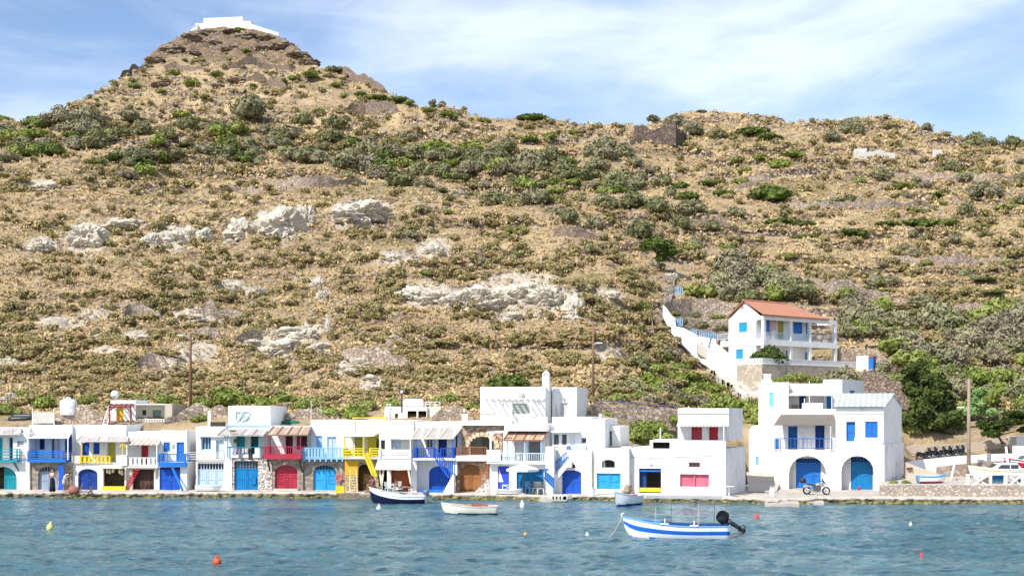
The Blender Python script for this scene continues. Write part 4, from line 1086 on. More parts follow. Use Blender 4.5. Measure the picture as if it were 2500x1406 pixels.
# ---- blue two storey
h = Bld('house', 'narrow white house with all blue door, window, balcony and boat garage', 420, 95.0, 3)
h.story(388, 1128, 456, None, 0, 6.5, WHITE, [('gar', 389, 1140, 440, None, BLUE, dict(trans=.12, rev=.12, tm=DBLUE))])
h.story(388, 1054, 456, 1128, .9, 5.6, WHITE, [('shut', 399, 1079, 415, 1102, MBLUE, dict(rev=.06)), ('door', 431, 1079, 450, 1127, MBLUE, dict(rev=.08))], lip=.1)
h.rail(387, 1107, 451, 1128, -.3, MBLUE, 'bal', 1.2, 'lr', step=.2, t=.07)
h.box('balcony_floor', 387, 1128, 453, 1139, -.4, -.003, MBLUE)
h.bar('brace', (420, 1139, -.3), (446, 1196, -1.1), .13, MBLUE)
h.box('meter_box', 419, 1084, 424, 1092, .82, .895, LGREY)
# ---- steps in the gap
h = Bld('stone_steps', 'dark stone steps climbing the narrow gap between the two blue houses', 467, 96.5, 0, cat='steps')
mb = MB()
x0_, x1_ = h.P(454, 1150)[0], h.P(482, 1150)[0]
for k in range(14): mb.box(x0_, x1_, .32 * k, .32 * k + .321, -.3, .24 * (k + 1) + .1)
mb.build('treads', DRY, h.e)
h.bars('handrail', [((455, 1103, 0), (480, 1103, 0)), ((455, 1110, 0), (480, 1110, 0)), ((456, 1103, 0), (456, 1122, 0))], .05, GREYP)
# ---- pale blue garage
h = Bld('house', 'low white house with pale blue barred garage doors and a grey railing', 515, 95.2, 3)
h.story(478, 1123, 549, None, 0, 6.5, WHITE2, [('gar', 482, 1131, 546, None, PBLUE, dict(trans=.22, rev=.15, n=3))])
h.story(478, 1044, 549, 1123, 1.2, 5.3, WHITE, [('win', 491, 1066, 515, 1098, LBLUE, dict(nx=3)), ('door', 527, 1074, 547, 1123, PBLUE)], lip=.1)
h.box('lintel', 484, 1058, 547, 1066, 1.0, 1.19, WHITE2)
h.rail(457, 1103, 548, 1123, -.1, LGREY, 'hor', 1.2, '', t=.05)
h.box('lintel_beam', 480, 1123.5, 548, 1128, -.06, -.003, CONC)
h.box('chimney', 507, 1003, 514, 1043, 3, 3.25, CREAMPL)
h.box('roof_hutch', 513, 1030, 540, 1043.5, 3, 4.2, DARKV)
# ---- laundry house
h = Bld('house', 'white house with teal doors, laundry on the balcony and turquoise double boat doors', 600, 95.0, 3)
h.story(549, 1117, 664, None, 0, 7, STONEW, [('gar', 572, 1125, 630, None, AZURE, dict(trans=.26, rev=.14, tm=simple('brown_glass', (.16, .1, .06), .4)))])
h.box('plaster_patch', 548.5, 1117.5, 566, None, -.06, -.002, WHITE)
h.story(549, 1052, 659, 1117, 1.3, 5.7, WHITE, [('door', 577, 1064, 598, 1116, TEAL), ('door', 612, 1062, 631, 1116, DTEAL)])
h.story(557, 993, 660, 1040, 2.2, 5.6, WHITE, [('win', 574, 1004, 612, 1031, PALEB, dict(nx=2, glass=simple('curtain', (.5, .58, .55), .4), rev=.05))], part='upper_room', lip=.08)
h.story(551, 1039, 662, 1051.8, 2.0, 5.5, WHITE, part='cornice')
h.bars('window_brace', [((577, 1029, 2.15), (590, 1007, 2.15)), ((590, 1029, 2.15), (611, 1007, 2.15))], .06, WHITEP)
mb = MB(); a, b, c, d = h.rect(551, 1037, 662, 1040, 1.95); mb.box(a, b, 1.92, 1.995, c, d).build('blue_band', LBLUE, h.e)
h.awning(531, 1049, 645, 1063, 1.29, -.3, AWN_GREY, (TEAL, zpx(h, 556, 1116, 0), 556, 635), tx=(548, 655), ribs=4, ribm=AWN_GREY)
h.box('parapet', 555, 1092.5, 566, 1117, -.1, .08, WHITE); h.box('parapet', 566, 1108, 622, 1117, -.1, .08, WHITE); h.box('parapet', 622, 1092.5, 637, 1117, -.1, .08, WHITE)
h.rail(555, 1090.5, 637, 1092.5, -.1, TEAL, 'none', 1.3, 'lr', t=.05)
h.bars('trellis', [((560 + 3.2 * k, 1066, 1.0), (560 + 3.2 * k, 1092, 1.0)) for k in range(5)] + [((559, 1068 + 4 * k, 1.0), (574, 1068 + 4 * k, 1.0)) for k in range(6)], .025, WHITEP)
for (x0, y0, x1, y1, c, l) in [(565, 1093, 575, 1107, (.45, .5, .75), 'pale blue shirt hanging on the balcony washing line'), (576, 1093, 580, 1105, (.5, .3, .35), 'dull pink cloth hanging on the balcony washing line'), (581, 1094, 590, 1117, (.2, .22, .3), 'grey jacket hanging low on the balcony washing line'), (591, 1094, 596, 1106, (.7, .7, .72), 'small white cloth hanging right of the grey jacket'), (598, 1094, 604, 1105, (.7, .68, .66), 'short white cloth hanging left of the black trousers')]:
    a, b, c_, d = h.rect(x0, y0, x1, y1, -.2); q = MB(); n = 6
    for i in range(n + 1):
        for j in range(5):
            u, v = i / n, j / 4; q.v.append((a + (b - a) * (u + .06 * math.sin(v * 5 + x0)), -.16 + .05 * math.sin(u * 9 + v * 2) - .02, d + (c_ - d) * v))
    for i in range(n):
        for j in range(4): q.f.append((i * 5 + j, i * 5 + j + 1, i * 5 + j + 6, i * 5 + j + 5)); q.m.append(0)
    o = q.build('laundry', paint(c, .9), None); o.location = h.O; o.rotation_euler = (0, 0, -h.r)
    md = o.modifiers.new('thick', 'SOLIDIFY'); md.thickness = .012; tag(o, l, 'laundry')
q = MB(); a, b, c_, d = h.rect(606, 1095, 615, 1121, -.2); z1 = d; w_ = b - a
q.hexa([(a, -.2, z1 - .28), (b, -.2, z1 - .28), (b, -.15, z1 - .28), (a, -.15, z1 - .28)], [(a + .02, -.2, z1), (b - .02, -.2, z1), (b - .02, -.15, z1), (a + .02, -.15, z1)])
for sx in (a, b - w_ * .42): q.hexa([(sx + .02, -.2, c_), (sx + w_ * .36, -.2, c_), (sx + w_ * .36, -.16, c_), (sx + .02, -.16, c_)], [(sx, -.2, z1 - .282), (sx + w_ * .42, -.2, z1 - .282), (sx + w_ * .42, -.15, z1 - .282), (sx, -.15, z1 - .282)])
o = q.build('trousers', paint((.015, .015, .02), .9), None); o.location = h.O; o.rotation_euler = (0, 0, -h.r); tag(o, 'black trousers hanging by the waist on the balcony washing line', 'laundry')
h.leaf(614, 1163, 625, 1181, .1, AZURE, 'hatch')
# ---- red balcony
h = Bld('house', 'stone and white house with a red balcony and arched red boat door', 697, 94.6, 3)
h.story(665, 1118, 740, None, 0, 7, STONE, [('gar', 671, 1135, 726, None, CRIM, dict(arch=.55, hatch=.1, rev=.16))])
h.story(661, 1042, 760, 1118, 1.3, 5.7, WHITE, [('door', 697, 1063, 715, 1117, DRED), ('door', 733, 1062, 750, 1095, DRED)], lip=.1)
h.leaf(725, 1063, 733, 1096, 1.28, MAROON)
h.awning(650, 1043, 752, 1062, 1.29, -.6, AWN_BRN, (MAROON, zpx(h, 655, 1112, -.5), 655, 734), tx=(668, 760), ribs=4, ribm=paint((.25, .17, .13)))
h.rail(647, 1089, 735, 1111, -.6, CRIM, 'bal', 1.8, 'lr', step=.15, t=.055)
h.box('balcony_floor', 645, 1110, 735, 1120, -.66, 1.28, CRIM)
h.bars('bracket', [((653, 1121, -.6), (659, 1148, -.02)), ((731, 1121, -.6), (738, 1152, -.02))], .1, DARKV)
h.box('arch_keystone', 690, 1128, 703, 1134, -.05, -.003, STONEW)
h.box('step', 668, 1193, 727, None, -.5, -.01, CONC)
h.box('antenna', 759, 978, 760, 1042, 2, 2.05, WHITEP)
# ---- sky blue
h = Bld('house', 'white house with a sky blue slatted balcony and arched sky blue boat door', 790, 94.6, 3)
h.story(742, 1120, 842, None, .02, 7, STONE, [('gar', 765, 1135, 821, None, SKYB, dict(arch=.6, trans=.17, hatch=.62, rev=.16))])
h.story(760, 1028, 866, 1120, 1.0, 5.7, WHITE, [('door', 772, 1064, 787, 1093, LBLUE, dict(rev=.08)), ('win', 798, 1066, 822, 1118, PBLUE, dict(glass=paint((.55, .62, .72), .2), rev=.08))], lip=.08)
h.rail(738, 1092, 838, 1118, -.45, LBLUE, 'slat', 1.4, 'lr', step=.22, t=.06)
h.box('balcony_floor', 738, 1118, 838, 1120.5, -.5, .98, LBLUE)
mb = MB()
for k in range(8):
    p = h.pt(742 + 13.4 * k, 1123, -.5); mb.box(p.x - .05, p.x + .05, -.55, 0, p.z - .09, p.z + .07)
mb.build('joists', LBLUE, h.e)
# ---- yellow house
h = Bld('house', 'ochre and stone house with a yellow porch and steep yellow ladder stairs', 885, 94.0, 3)
h.story(842, 1117, 924, None, 0, 7, stone(((.36, .28, .17), (.28, .22, .15), (.45, .36, .2), (.3, .24, .2)), (.5, .4, .22), 2.2, .07), [('gar', 874, 1133, 906, None, paint((.09, .05, .015), .8, .5), dict(arch=.8, rev=.4))])
h.box('ochre_plaster', 842, 1122, 874, 1160, -.03, -.003, OCHRE)
h.story(838, 1060, 898, 1117, 1.4, 5.5, CREAMPL, [('win', 842, 1066, 855, 1092, YEL, dict(nz=3)), ('door', 862, 1066, 884, 1116, OLIVEY), ], part='porch_wall')
h.story(866, 1028, 932, 1060, 1.6, 5.4, WHITE, part='upper_wall', lip=.1)
h.box('side_wall', 898, 1058, 918, 1117, .6, 3, paint((.5, .42, .03), .7))
h.awning(836, 1056, 914, 1065, 1.5, -.35, WHITEP, (YEL, zpx(h, 840, 1115, -.3), 841, 888), tx=(852, 925))
h.rail(838, 1093, 888, 1116, -.35, YEL, 'hor', 1.6, 'l', t=.07)
h.rail(903, 1093, 932, 1115, -.35, YEL, 'hor', 1.2, 'l', t=.07)
h.box('balcony_floor', 838, 1116, 932, 1120, -.45, 1.38, WHITE2)
L = [((888, 1106, -.4), (912, 1165, -1.3)), ((896, 1104, -.4), (920, 1163, -1.3))]
for k in range(1, 11): u = k / 11; L.append(((888 + 24 * u, 1106 + 59 * u, -.4 - .9 * u), (896 + 24 * u, 1104 + 59 * u, -.4 - .9 * u)))
h.bars('ladder_stairs', L, .11, YEL)
h.bars('roof_rail', [((860, 1020, 2), (944, 1019, 2)), ((862, 1020, 2), (862, 1030, 2)), ((943, 1019, 2), (943, 1030, 2)), ((880, 1027, 1.9), (943, 1027, 1.9))], .09, YEL)
# ---- white fabric awnings
h = Bld('house', 'white house with cream awning and flared white canopy over the taverna terrace', 965, 93.2, 3)
h.story(906, 1120, 1004, None, .9, 6.5, WHITE2, [('gar', 955, 1146, 1004, None, ORANGE, dict(rev=.5, n=3)), ('open', 918, 1140, 945, None, None)])
h.story(925, 1030, 1010, 1119, 1.3, 5.6, WHITE, [('win', 930, 1074, 940, 1095, MAROON, dict(nx=1)), ('door', 955, 1074, 979, 1117, PBLUE)], lip=.1)
h.awning(925, 1054, 1005, 1072, 1.29, -.4, AWN_CREAM, (WHITEP, zpx(h, 930, 1116, -.3), 928, 1002), tx=(946, 1018))
h.rail(926, 1097, 1004, 1116, -.25, WHITEP, 'hor', 1.4, 'lr', t=.08)
h.box('balcony_floor', 924, 1116, 1005, 1120, -.3, 1.28, WHITE)
h.awning(915, 1120, 1003, 1147, -.05, -1.3, WHITEP, None, tx=(924, 1003), part='canopy')
h.bars('canopy_trestle', [((927, 1147, -1.0), (934, 1204, -1.0)), ((936, 1147, -1.0), (930, 1204, -1.0))], .12, CREAMP); h.bars('canopy_prop', [((997, 1147, -1.2), (1003, 1180, -1.2))], .12, CREAMP)
h.bars('ladder', [((960, 1192, -.2), (969, 1147, .6)), ((967, 1192, -.2), (975, 1147, .6))] + [((960 + 9 * u, 1192 - 45 * u, -.2 + .8 * u), (967 + 8 * u, 1192 - 45 * u, -.2 + .8 * u)) for u in (.1, .22, .34, .46, .58, .7, .82)], .05, WOODP)
# ---- royal blue house
h = Bld('house', 'white house with royal blue balcony and stairs and an arched royal blue boat door', 1065, 93.0, 3)
h.story(1003, 1118, 1113, None, .9, 6.5, WHITE2, [('gar', 1047, 1137, 1099, None, BLUE, dict(arch=.7, rev=.2))])
h.box('pier', 1002.5, 1120, 1017, None, -.1, .89, WHITE); h.box('pier', 1106, 1118, 1116, 1160, -.1, .89, WHITE)
h.story(1006, 1034, 1128, 1118, 1.5, 5.6, WHITE, [('win', 1040, 1071, 1057, 1093, WHITEP, dict(nx=2)), ('door', 1070, 1070, 1091, 1117, DBLUE), ('door', 1112, 1062, 1117, 1115, BLUE)], lip=.12)
h.awning(1006, 1044, 1108, 1070, 1.49, -.4, AWN_GREY, (BLUE, zpx(h, 1020, 1117, -.3), 1016, 1060, 1105), tx=(1024, 1129), ribs=3, ribm=CREAMP)
h.rail(1012, 1093, 1063, 1118, -.3, BLUE, 'bal', 1.7, 'l', step=.16, t=.06); h.rail(1076, 1093, 1108, 1118, -.3, BLUE, 'bal', 1.7, 'r', step=.16, t=.06)
h.box('balcony_floor', 1008, 1118, 1112, 1123, -.35, .88, WHITE2)
L = []
for (ox, oy, oyy) in ((0, 0, -.45), (0, 0, -1.1)): L.append(((1064, 1122, oyy), (1096, 1165, oyy)))
for k in range(1, 8): u = k / 8; L += [((1064 + 32 * u, 1122 + 43 * u, -.45), (1064 + 32 * u, 1122 + 43 * u, -1.1))]
h.bars('stairs', L, .14, BLUE)
L = [((1064, 1094, -1.1), (1090, 1130, -1.1)), ((1090, 1128, -1.1), (1110, 1128, -1.1)), ((1092, 1157, -1.1), (1110, 1157, -1.1))] + [((1064 + 26 * u, 1095 + 36 * u, -1.1), (1064 + 26 * u, 1122 + 36 * u, -1.1)) for u in (0, .16, .33, .5, .66, .83, 1)] + [((1090 + 20 * u, 1128, -1.1), (1090 + 20 * u, 1158, -1.1)) for u in (.25, .5, .75, 1)]
h.bars('stair_railing', L, .06, BLUE)
h.stairs((1083, 1203, -1.4), (1108, 1158, -1.4), 1.3, 7, WHITE, 'stair_base')
h.box('step', 1026, 1196, 1084, None, -1.1, -.0, MBLUE)
# ---- pale green house in the second row
h = Bld('house', 'pale green flat roofed house in the second row with dark openings and a roof tank', 1010, 102, -2, z=4.4)
h.story(939, 994, 1043, None, 0, 6, WHITE, [('open', 995, 1003, 1017, 1025, None), ('open', 1021, 1003, 1041, 1024, None), ('door', 964, 1009, 972, 1025, WOOD)], lip=.06)
h.box('side_wing', 1043.5, 993, 1076, None, .2, 5.5, PALEGREEN)
h.box('garden_wall', 945, 1027, 1048, None, -2.2, -1.9, CREAMPL)
h.bars('roof_rail', [((1038, 981, .3), (1075, 981, .3)), ((1038, 987, .3), (1075, 987, .3))] + [((1038 + 12 * k, 980, .3), (1038 + 12 * k, 994, .3)) for k in range(4)] + [((985, 982, .3), (1030, 982, .3))] + [((985 + 15 * k, 980, .3), (985 + 15 * k, 994, .3)) for k in range(4)], .05, WHITEP)
h.bars('roof_ladder', [((940, 1026, -.15), (945, 985, .15)), ((950, 1026, -.15), (953, 985, .15))] + [((941 + 5 * u, 1022 - 36 * u, -.12), (950 + 4 * u, 1022 - 36 * u, -.12)) for u in (0, .2, .4, .6, .8, 1)], .05, WHITEP)
# ---- brown wood and stone arch
h = Bld('house', 'stone arched house with brown wooden railings and a round topped brown boat door', 1160, 92.6, 5)
h.story(1115, 1125, 1197, None, .5, 6, STONER, [('gar', 1122, 1133, 1175, None, WOOD, dict(arch=.85, rev=.2))])
h.box('balcony_floor', 1113, 1112, 1192, 1125, -.1, 1.7, WHITE)
h.story(1128, 1038, 1226, 1112, 1.3, 5.5, STONER, [('open', 1148, 1053, 1205, 1112, None, dict(arch=.65))], part='stone_arch_wall', rev=.35)
h.box('back_wall', 1140, 1045, 1226, 1112, 3.4, 3.6, GREYPL)
h.box('door', 1177, 1060, 1196, 1112, 3.3, 3.39, paint((.26, .28, .22)))
mb = MB()
for k in range(11):
    a = PI * (k + .5) / 11; c = h.P(1176.5, 1086, 1.2); rr = 1.12
    p = Vector((c[0] - math.cos(a) * rr, 1.28, c[1] - .18 + math.sin(a) * rr * .86)); mb.box(p.x - .14, p.x + .14, 1.22, 1.297, p.z - .16, p.z + .16)
mb.build('arch_stones', paint((.62, .5, .34), .9), h.e)
h.rail(1116, 1090, 1188, 1112, -.05, BROWN, 'bal', 1.3, '', step=.14, t=.06)
h.box('terrace_floor', 1128, 1027, 1238, 1038, .9, 6, WHITE)
h.box('terrace_pillar', 1127.5, 1010, 1142, 1027, .95, 1.3, WHITE); h.box('terrace_pillar', 1209, 1010, 1229, 1027, .95, 1.3, WHITE)
h.rail(1142, 1009, 1209, 1027, 1.0, BROWN, 'bal', 1.0, '', step=.2, t=.05)
h.bars('stair_railing', [((1172, 1150, -.6), (1187, 1125, -.6)), ((1172, 1170, -.6), (1187, 1146, -.6)), ((1187, 1125, -.6), (1193, 1135, -.6)), ((1193, 1135, -.6), (1193, 1165, -.6))] + [((1172 + 5 * k, 1150 - 8 * k, -.6), (1172 + 5 * k, 1170 - 8 * k, -.6)) for k in range(4)] + [((1188 + 2.5 * k, 1127 + 3 * k, -.6), (1188 + 2.5 * k, 1168, -.6)) for k in range(3)], .06, BROWN)
mb = MB(); a = h.pt(1162, 1203, -.9); b = h.pt(1195, 1170, -.9)
for k in range(6): xa = a.x + (b.x - a.x) * k / 6; mb.box(xa, a.x + (b.x - a.x) * (k + 1) / 6 if k < 5 else b.x, -.9, .45, -.2, .1 + (b.z - .1) * (k + 1) / 6)
mb.build('stone_steps', BLOCKST, h.e)
# ---- the big white house with the chimney (second row)
h = Bld('house', 'tall white house with a chimney and a white timber pergola behind the row', 1255, 97.5, 13, z=2.4)
h.story(1173, 948, 1331, None, 0, 7, WHITE, [('win', 1249, 983, 1295, 1012, WHITEP, dict(nx=1, glass=simple('dusty_glass', (.3, .33, .32), .2), rev=.12))], lip=.12)
h.story(1348, 949, 1408, None, 2.2, 5.0, WHITE, [('win', 1366, 983, 1387, 1018, WHITEP, dict(nx=1, glass=LGREY, rev=.1))], part='wing_wall', lip=.12)
mb = MB(); c = h.pt(1333.5, 947, 1.0); w_ = .26
mb.box(c.x - w_, c.x + w_, 1 - w_, 1 + w_, c.z - .2, c.z + .95)
for sx in (-1, 0, 1): mb.box(c.x + sx * .2 - .05, c.x + sx * .2 + .05, 1 - w_, 1 + w_, c.z + .95, c.z + 1.1)
mb.hexa([(c.x - w_, 1 - w_, c.z + 1.1), (c.x + w_, 1 - w_, c.z + 1.1), (c.x + w_, 1 + w_, c.z + 1.1), (c.x - w_, 1 + w_, c.z + 1.1)], [(c.x - .05, .95, c.z + 1.32), (c.x + .05, .95, c.z + 1.32), (c.x + .05, 1.05, c.z + 1.32), (c.x - .05, 1.05, c.z + 1.32)])
mb.build('chimney', WHITE, h.e)
L = [((1182, 974, -1.9), (1331, 974, -1.9)), ((1182, 974, -.1), (1331, 974, -.1))]
L += [((1186 + 14.2 * k, 972, -2.2), (1186 + 14.2 * k, 973, -.02)) for k in range(11)]
for x in (1186, 1217, 1248, 1296): L.append(((x, 974, -1.9), (x, 1025, -1.9)))
L += [((1187, 988, -1.9), (1198, 976, -1.9)), ((1294, 990, -1.9), (1281, 976, -1.9))]
h.bars('pergola', L, .12, WHITEP)
q = MB(); a = h.pt(1273, 968, -1.6); q.lathe([(0.02, 0), (.2, .06), (.28, .14)], 12, a, 0, 'y').build('satellite_dish', GREYP, h.e)
for x, y in ((1228, 985), (1314, 984)): h.box('wall_lamp', x - 1.5, y - 2, x + 1.5, y + 2, -.12, -.003, GREYP)
h.box('wall_lamp', 1374, 971, 1378, 976, 2.05, 2.19, GREYP)
# ---- its terrace and the house below
h = Bld('house', 'two storey white house with stepped roof parapet, brown awning and pale railing', 1285, 91.0, 13)
h.story(1196, 1128, 1347, None, .0, 6, WHITE, [('panel', 1215, 1137, 1243, 1196, paint((.03, .07, .55)), dict(name='painted_niche', rev=.12)), ('gar', 1261, 1145, 1327, None, AZURE, dict(n=3, rev=.15))], rev=.15)
h.story(1228, 1051, 1348, 1128, 1.3, 5, WHITE, [('win', 1256, 1072, 1279, 1127, PBLUE, dict(nx=1, glass=paint((.5, .5, .5), .3))), ('win', 1288, 1072, 1322, 1127, PBLUE, dict(nx=1, glass=simple('dark_glass', (.12, .13, .15), .1)))], part='upper_wall')
h.box('balcony_floor', 1188, 1126, 1345, 1132, -.5, -.003, WHITE)
h.box('balcony_wall', 1188, 1098, 1221, 1130, -.5, -.25, WHITE)
h.rail(1221, 1105, 1340, 1128, -.45, PALEB, 'bal', 1.7, 'r', step=.15, t=.05)
h.awning(1230, 1053, 1326, 1075, 1.29, -.2, AWN_BRN, (LBLUE, zpx(h, 1240, 1128, -.2), 1239, 1281, 1321), tx=(1245, 1337), ribs=4, ribm=BROWN)
h.bars('timber_post', [((1198, 1098, -.3), (1198, 1052, -.3)), ((1188, 1055, -.3), (1240, 1053, -.3)), ((1199, 1066, -.3), (1207, 1054, -.3))], .13, WHITEP)
h.box('roof_slab', 1231, 1035, 1336, 1052, .4, 6, WHITE)
h.box('parapet', 1231, 1018, 1250, 1035, .4, .65, WHITE); h.box('parapet', 1309, 1017, 1336, 1035, .4, .65, WHITE)
h.box('parapet', 1265, 1012, 1291, 1034.7, 3.8, 4.0, WHITE); h.box('parapet', 1291, 1020, 1312, 1034.7, 2.5, 2.7, WHITE); h.box('bench', 1272, 1023, 1277, 1034.7, 2.0, 2.5, WHITE)
h.box('drain_pipe', 1343.5, 1050, 1345.5, None, 1.18, 1.29, GREYP)
# sail painted in the blue niche
mb = MB(); y = .12; T = lambda px, py: (h.P(px, py, y)[0], h.P(px, py, y)[1])
mb.prism([T(1219, 1146), T(1229, 1176), T(1215.5, 1176)], .02, 0, 'y', y + .0)
mb.build('painted_sail', WHITEP, h.e)
for k in range(5): pass
h.story(1332, 1090, 1352, None, -.75, .7, WHITE, part='stair_block')
h.bars('stair_railing', [((1326, 1146, -.8), (1352, 1168, -.8)), ((1326, 1164, -.8), (1352, 1190, -.8)), ((1352, 1166, -.8), (1352, 1208, -.8)), ((1326, 1146, -.8), (1338, 1144, -.8))] + [((1326 + 5 * k, 1146 + 4.3 * k, -.8), (1326 + 5 * k, 1164 + 5 * k, -.8)) for k in range(6)], .08, MBLUE)
# ---- right part with its own stair
h = Bld('house', 'plain white house with an outside stair, blue stair rail and small arched blue boat door', 1395, 90.9, 13)
h.story(1352, 1098, 1444, None, -.5, 6, WHITE, [('gar', 1371, 1147, 1419, None, BLUE, dict(arch=.35, rev=.3)), ('panel', 1386, 1131, 1405, 1142, MAROON, dict(name='arched_vent', arch=.8, rev=.2))], rev=.3)
h.story(1347.5, 1022, 1444, 1098, .6, 5.5, WHITE, [('win', 1350, 1058, 1366, 1087, WHITEP, dict(nx=1, sill=1, rev=.06)), ('win', 1370, 1058, 1385, 1087, WHITEP, dict(nx=1, rev=.06)), ('door', 1391, 1057, 1404, 1097, WHITEP, dict(rev=.06)), ('win', 1418, 1068, 1432, 1082, WHITEP, dict(nx=1))], part='upper_wall', lip=.12)
h.story(1444.2, 1022, 1477, None, -.1, 6, WHITE, part='corner_block')
h.story(1478, 1040, 1513, None, 1.8, 5, WHITE2, [('win', 1488, 1052, 1494, 1088, LGREY, dict(nx=1))], part='side_wall')
h.box('door_canopy', 1345, 1051, 1412, 1055, -.1, .59, WHITE)
h.rail(1384, 1089, 1432, 1098, -.4, MBLUE, 'bal', .9, 'l', step=.22, t=.05)
L = [((1352, 1132, -.75), (1382, 1104, -.75)), ((1352, 1150, -.75), (1382, 1124, -.75)), ((1352, 1132, -.75), (1352, 1168, -.75))] + [((1352 + 5 * k, 1132 - 4.7 * k, -.75), (1352 + 5 * k, 1150 - 4.4 * k, -.75)) for k in range(7)]
h.bars('stair_railing', L, .06, MBLUE)
mb = MB(); A = h.pt(1352, 1168, -.9); B = h.pt(1384, 1128, -.9); C = h.pt(1395, 1128, -.9)
mb.prism([(A.x, A.z - .35), (B.x, B.z - .35), (C.x, C.z - .35), (C.x, C.z + .12), (B.x, B.z + .12), (A.x, A.z + .12)], .39, 0, 'y', -.9).build('stair_flight', WHITE, h.e)
h.bars('floodlights', [((1465, 1020, .5), (1465, 1012, .5)), ((1462, 1011, .45), (1464, 1011, .45)), ((1467, 1011, .45), (1469, 1011, .45))], .12, WHITEP)
# ---- unpainted stone house
h = Bld('house', 'rough grey plastered house with a black window and sky blue shutters above a white sill', 1490, 89.8, 13)
h.story(1451, 1094, 1536, None, 0, 6.5, plaster((.68, .66, .6), 1.2), [('open', 1469, 1122, 1501, 1141, None, dict(arch=.45)), ('gar', 1457, 1155, 1515, 1194, SKYB, dict(hatch=.58, rev=.12))], rev=.25)
h.box('roof_edge', 1446, 1089, 1540, 1094, 2, 6.4, CONC)
h.box('sill', 1456, 1194, 1516, 1205, -.08, -.003, WHITE)
# ---- white house with red windows
h = Bld('house', 'big white corner house with red upstairs windows and pink shutters below', 1655, 89.2, 15)
h.story(1536.5, 1095, 1772, None, 0, 7, WHITE, [('gar', 1560, 1143, 1614, 1203, paint((.01, .05, .2)), dict(cover=(1556, 1578), n=1, rev=.4)), ('panel', 1660, 1157, 1731, 1188, PINK, dict(name='shutter', rev=.2)), ('win', 1682, 1128, 1709, 1140, MAROON, dict(nx=1, rev=.05))], rev=.3, skew=.75)
h.box('yellow_board', 1561, 1190, 1613, 1200, .05, .1, YEL); h.box('blue_lintel', 1560.5, 1147, 1613.5, 1151, .1, .16, MBLUE)
h.box('shutter_post', 1694, 1157, 1697, 1188, .1, .18, PINK)
h.box('pink_board', 1660.5, 1188.5, 1731, 1206, .1, .18, paint((.7, .55, .48)))
h.story(1655, 996, 1779, 1075, .9, 6, WHITE, [('win', 1688, 1042, 1714, 1073, RED, dict(nx=2, glass=paint((.4, .06, .06)), rev=.08)), ('door', 1731, 1042, 1753, 1074, RED)], part='upper_wall', lip=.0, skew=.45)
h.box('cornice', 1654, 1005, 1780, 1009, .82, .895, WHITE)
h.awning(1652, 1030, 1779, 1041, .89, -.1, TILEW, (WHITEP, zpx(h, 1656, 1075, 0), 1656, 1767), part='tile_canopy', wavy=.03, tx=(1655, 1779))
h.story(1586, 1074, 1657, 1094.6, .06, 4, WHITE, [('open', 1594, 1079, 1635, 1094.6, None)], part='roof_hutch', rev=.25)
h.story(1657.3, 1075, 1771.8, 1094.8, .015, .4, WHITE, part='roof_parapet')
h.box('vent_pipe', 1611, 1043, 1613.5, 1075, 1.0, 1.08, WHITEP)
h.bars('wires', [((1453 + 40 * k + 85, 1115 + 2 * math.sin(k), -.02), (1493 + 40 * k + 85, 1115 + 2 * math.sin(k + 1), -.02)) for k in range(5)], .02, GREYP)
h.box('wall_lamp', 1586, 1131, 1591, 1134, -.15, -.003, LGREY)
# ---- the rounded white house in the lane
h = Bld('house', 'small white house with rounded roof edge and one blue window up the lane', 1860, 100.5, 10, z=1.0)
h.story(1829, 1062, 1906, None, 0, 6, WHITE, [('shut', 1845, 1113, 1853, 1135, LBLUE, dict(rev=.05, n=1))])
a, b, c, d = h.rect(1829, 1040, 1906, 1062, 0); mb = MB()
pl = [(a, c + .001)] + [(a + (1 - math.cos(t)) * .55, c + math.sin(t) * (d - c)) for t in np.linspace(.0, PI / 2, 7)] + [(b, d), (b, c + .001)]
mb.prism(pl[1:], 6, 0, 'y', 0).build('rounded_top', WHITE, h.e)
h.box('low_wall', 1862, 1141, 1893, None, -.5, -.05, WHITE)
# ---- arch house
h = Bld('house', 'large white house with two round arched blue boat doors and a straw balcony awning', 2025, 95.4, 17)
h.story(1890, 1098, 2041, None, 0, 7, WHITE, [('open', 1926, 1112, 2017, None, None, dict(arch=1.0))], rev=.4)
h.story(2041.2, 1085, 2159, None, -.25, 7.2, PINKPL, [('open', 2054, 1112, 2133, None, None, dict(arch=1.0))], part='right_wall', rev=.4, skew=1.35)
h.story(1892, 1104, 2040, None, 1.0, .4, WHITE, [('gar', 1943, 1118, 2004, None, MBLUE, dict(trans=.14, n=3, rev=.1, tm=DBLUE))], part='porch_back', rev=.1)
h.story(2043, 1104, 2157, None, .85, .4, PINKPL, [('gar', 2077, 1115, 2131, None, AZURE, dict(trans=.15, n=2, rev=.1, tm=DBLUE))], part='porch_back', rev=.1)
h.story(1888, 998, 2041, 1098, 1.4, 5.6, WHITE, [('door', 1924, 1040, 1947, 1097, paint((.01, .1, .33))), ('door', 1990, 1038, 2013, 1097, DBLUE)], part='upper_wall', lip=.0)
h.awning(1889, 1013, 2031, 1038, 1.39, -.2, STRAWT, (LGREY, zpx(h, 1893, 1097, -.1), 1892, 1903, 2028), tx=(1906, 2036), part='straw_awning', wavy=.02)
h.rail(1891, 1069, 2031, 1096, -.1, paint((.03, .13, .42)), 'bal', 1.4, '', step=.28, t=.05)
h.box('rail_panel', 1891, 1071, 1906, 1096, -.06, -.02, MBLUE)
h.box('balcony_pillar', 2032, 1068, 2038, 1098, -.1, .2, WHITE)
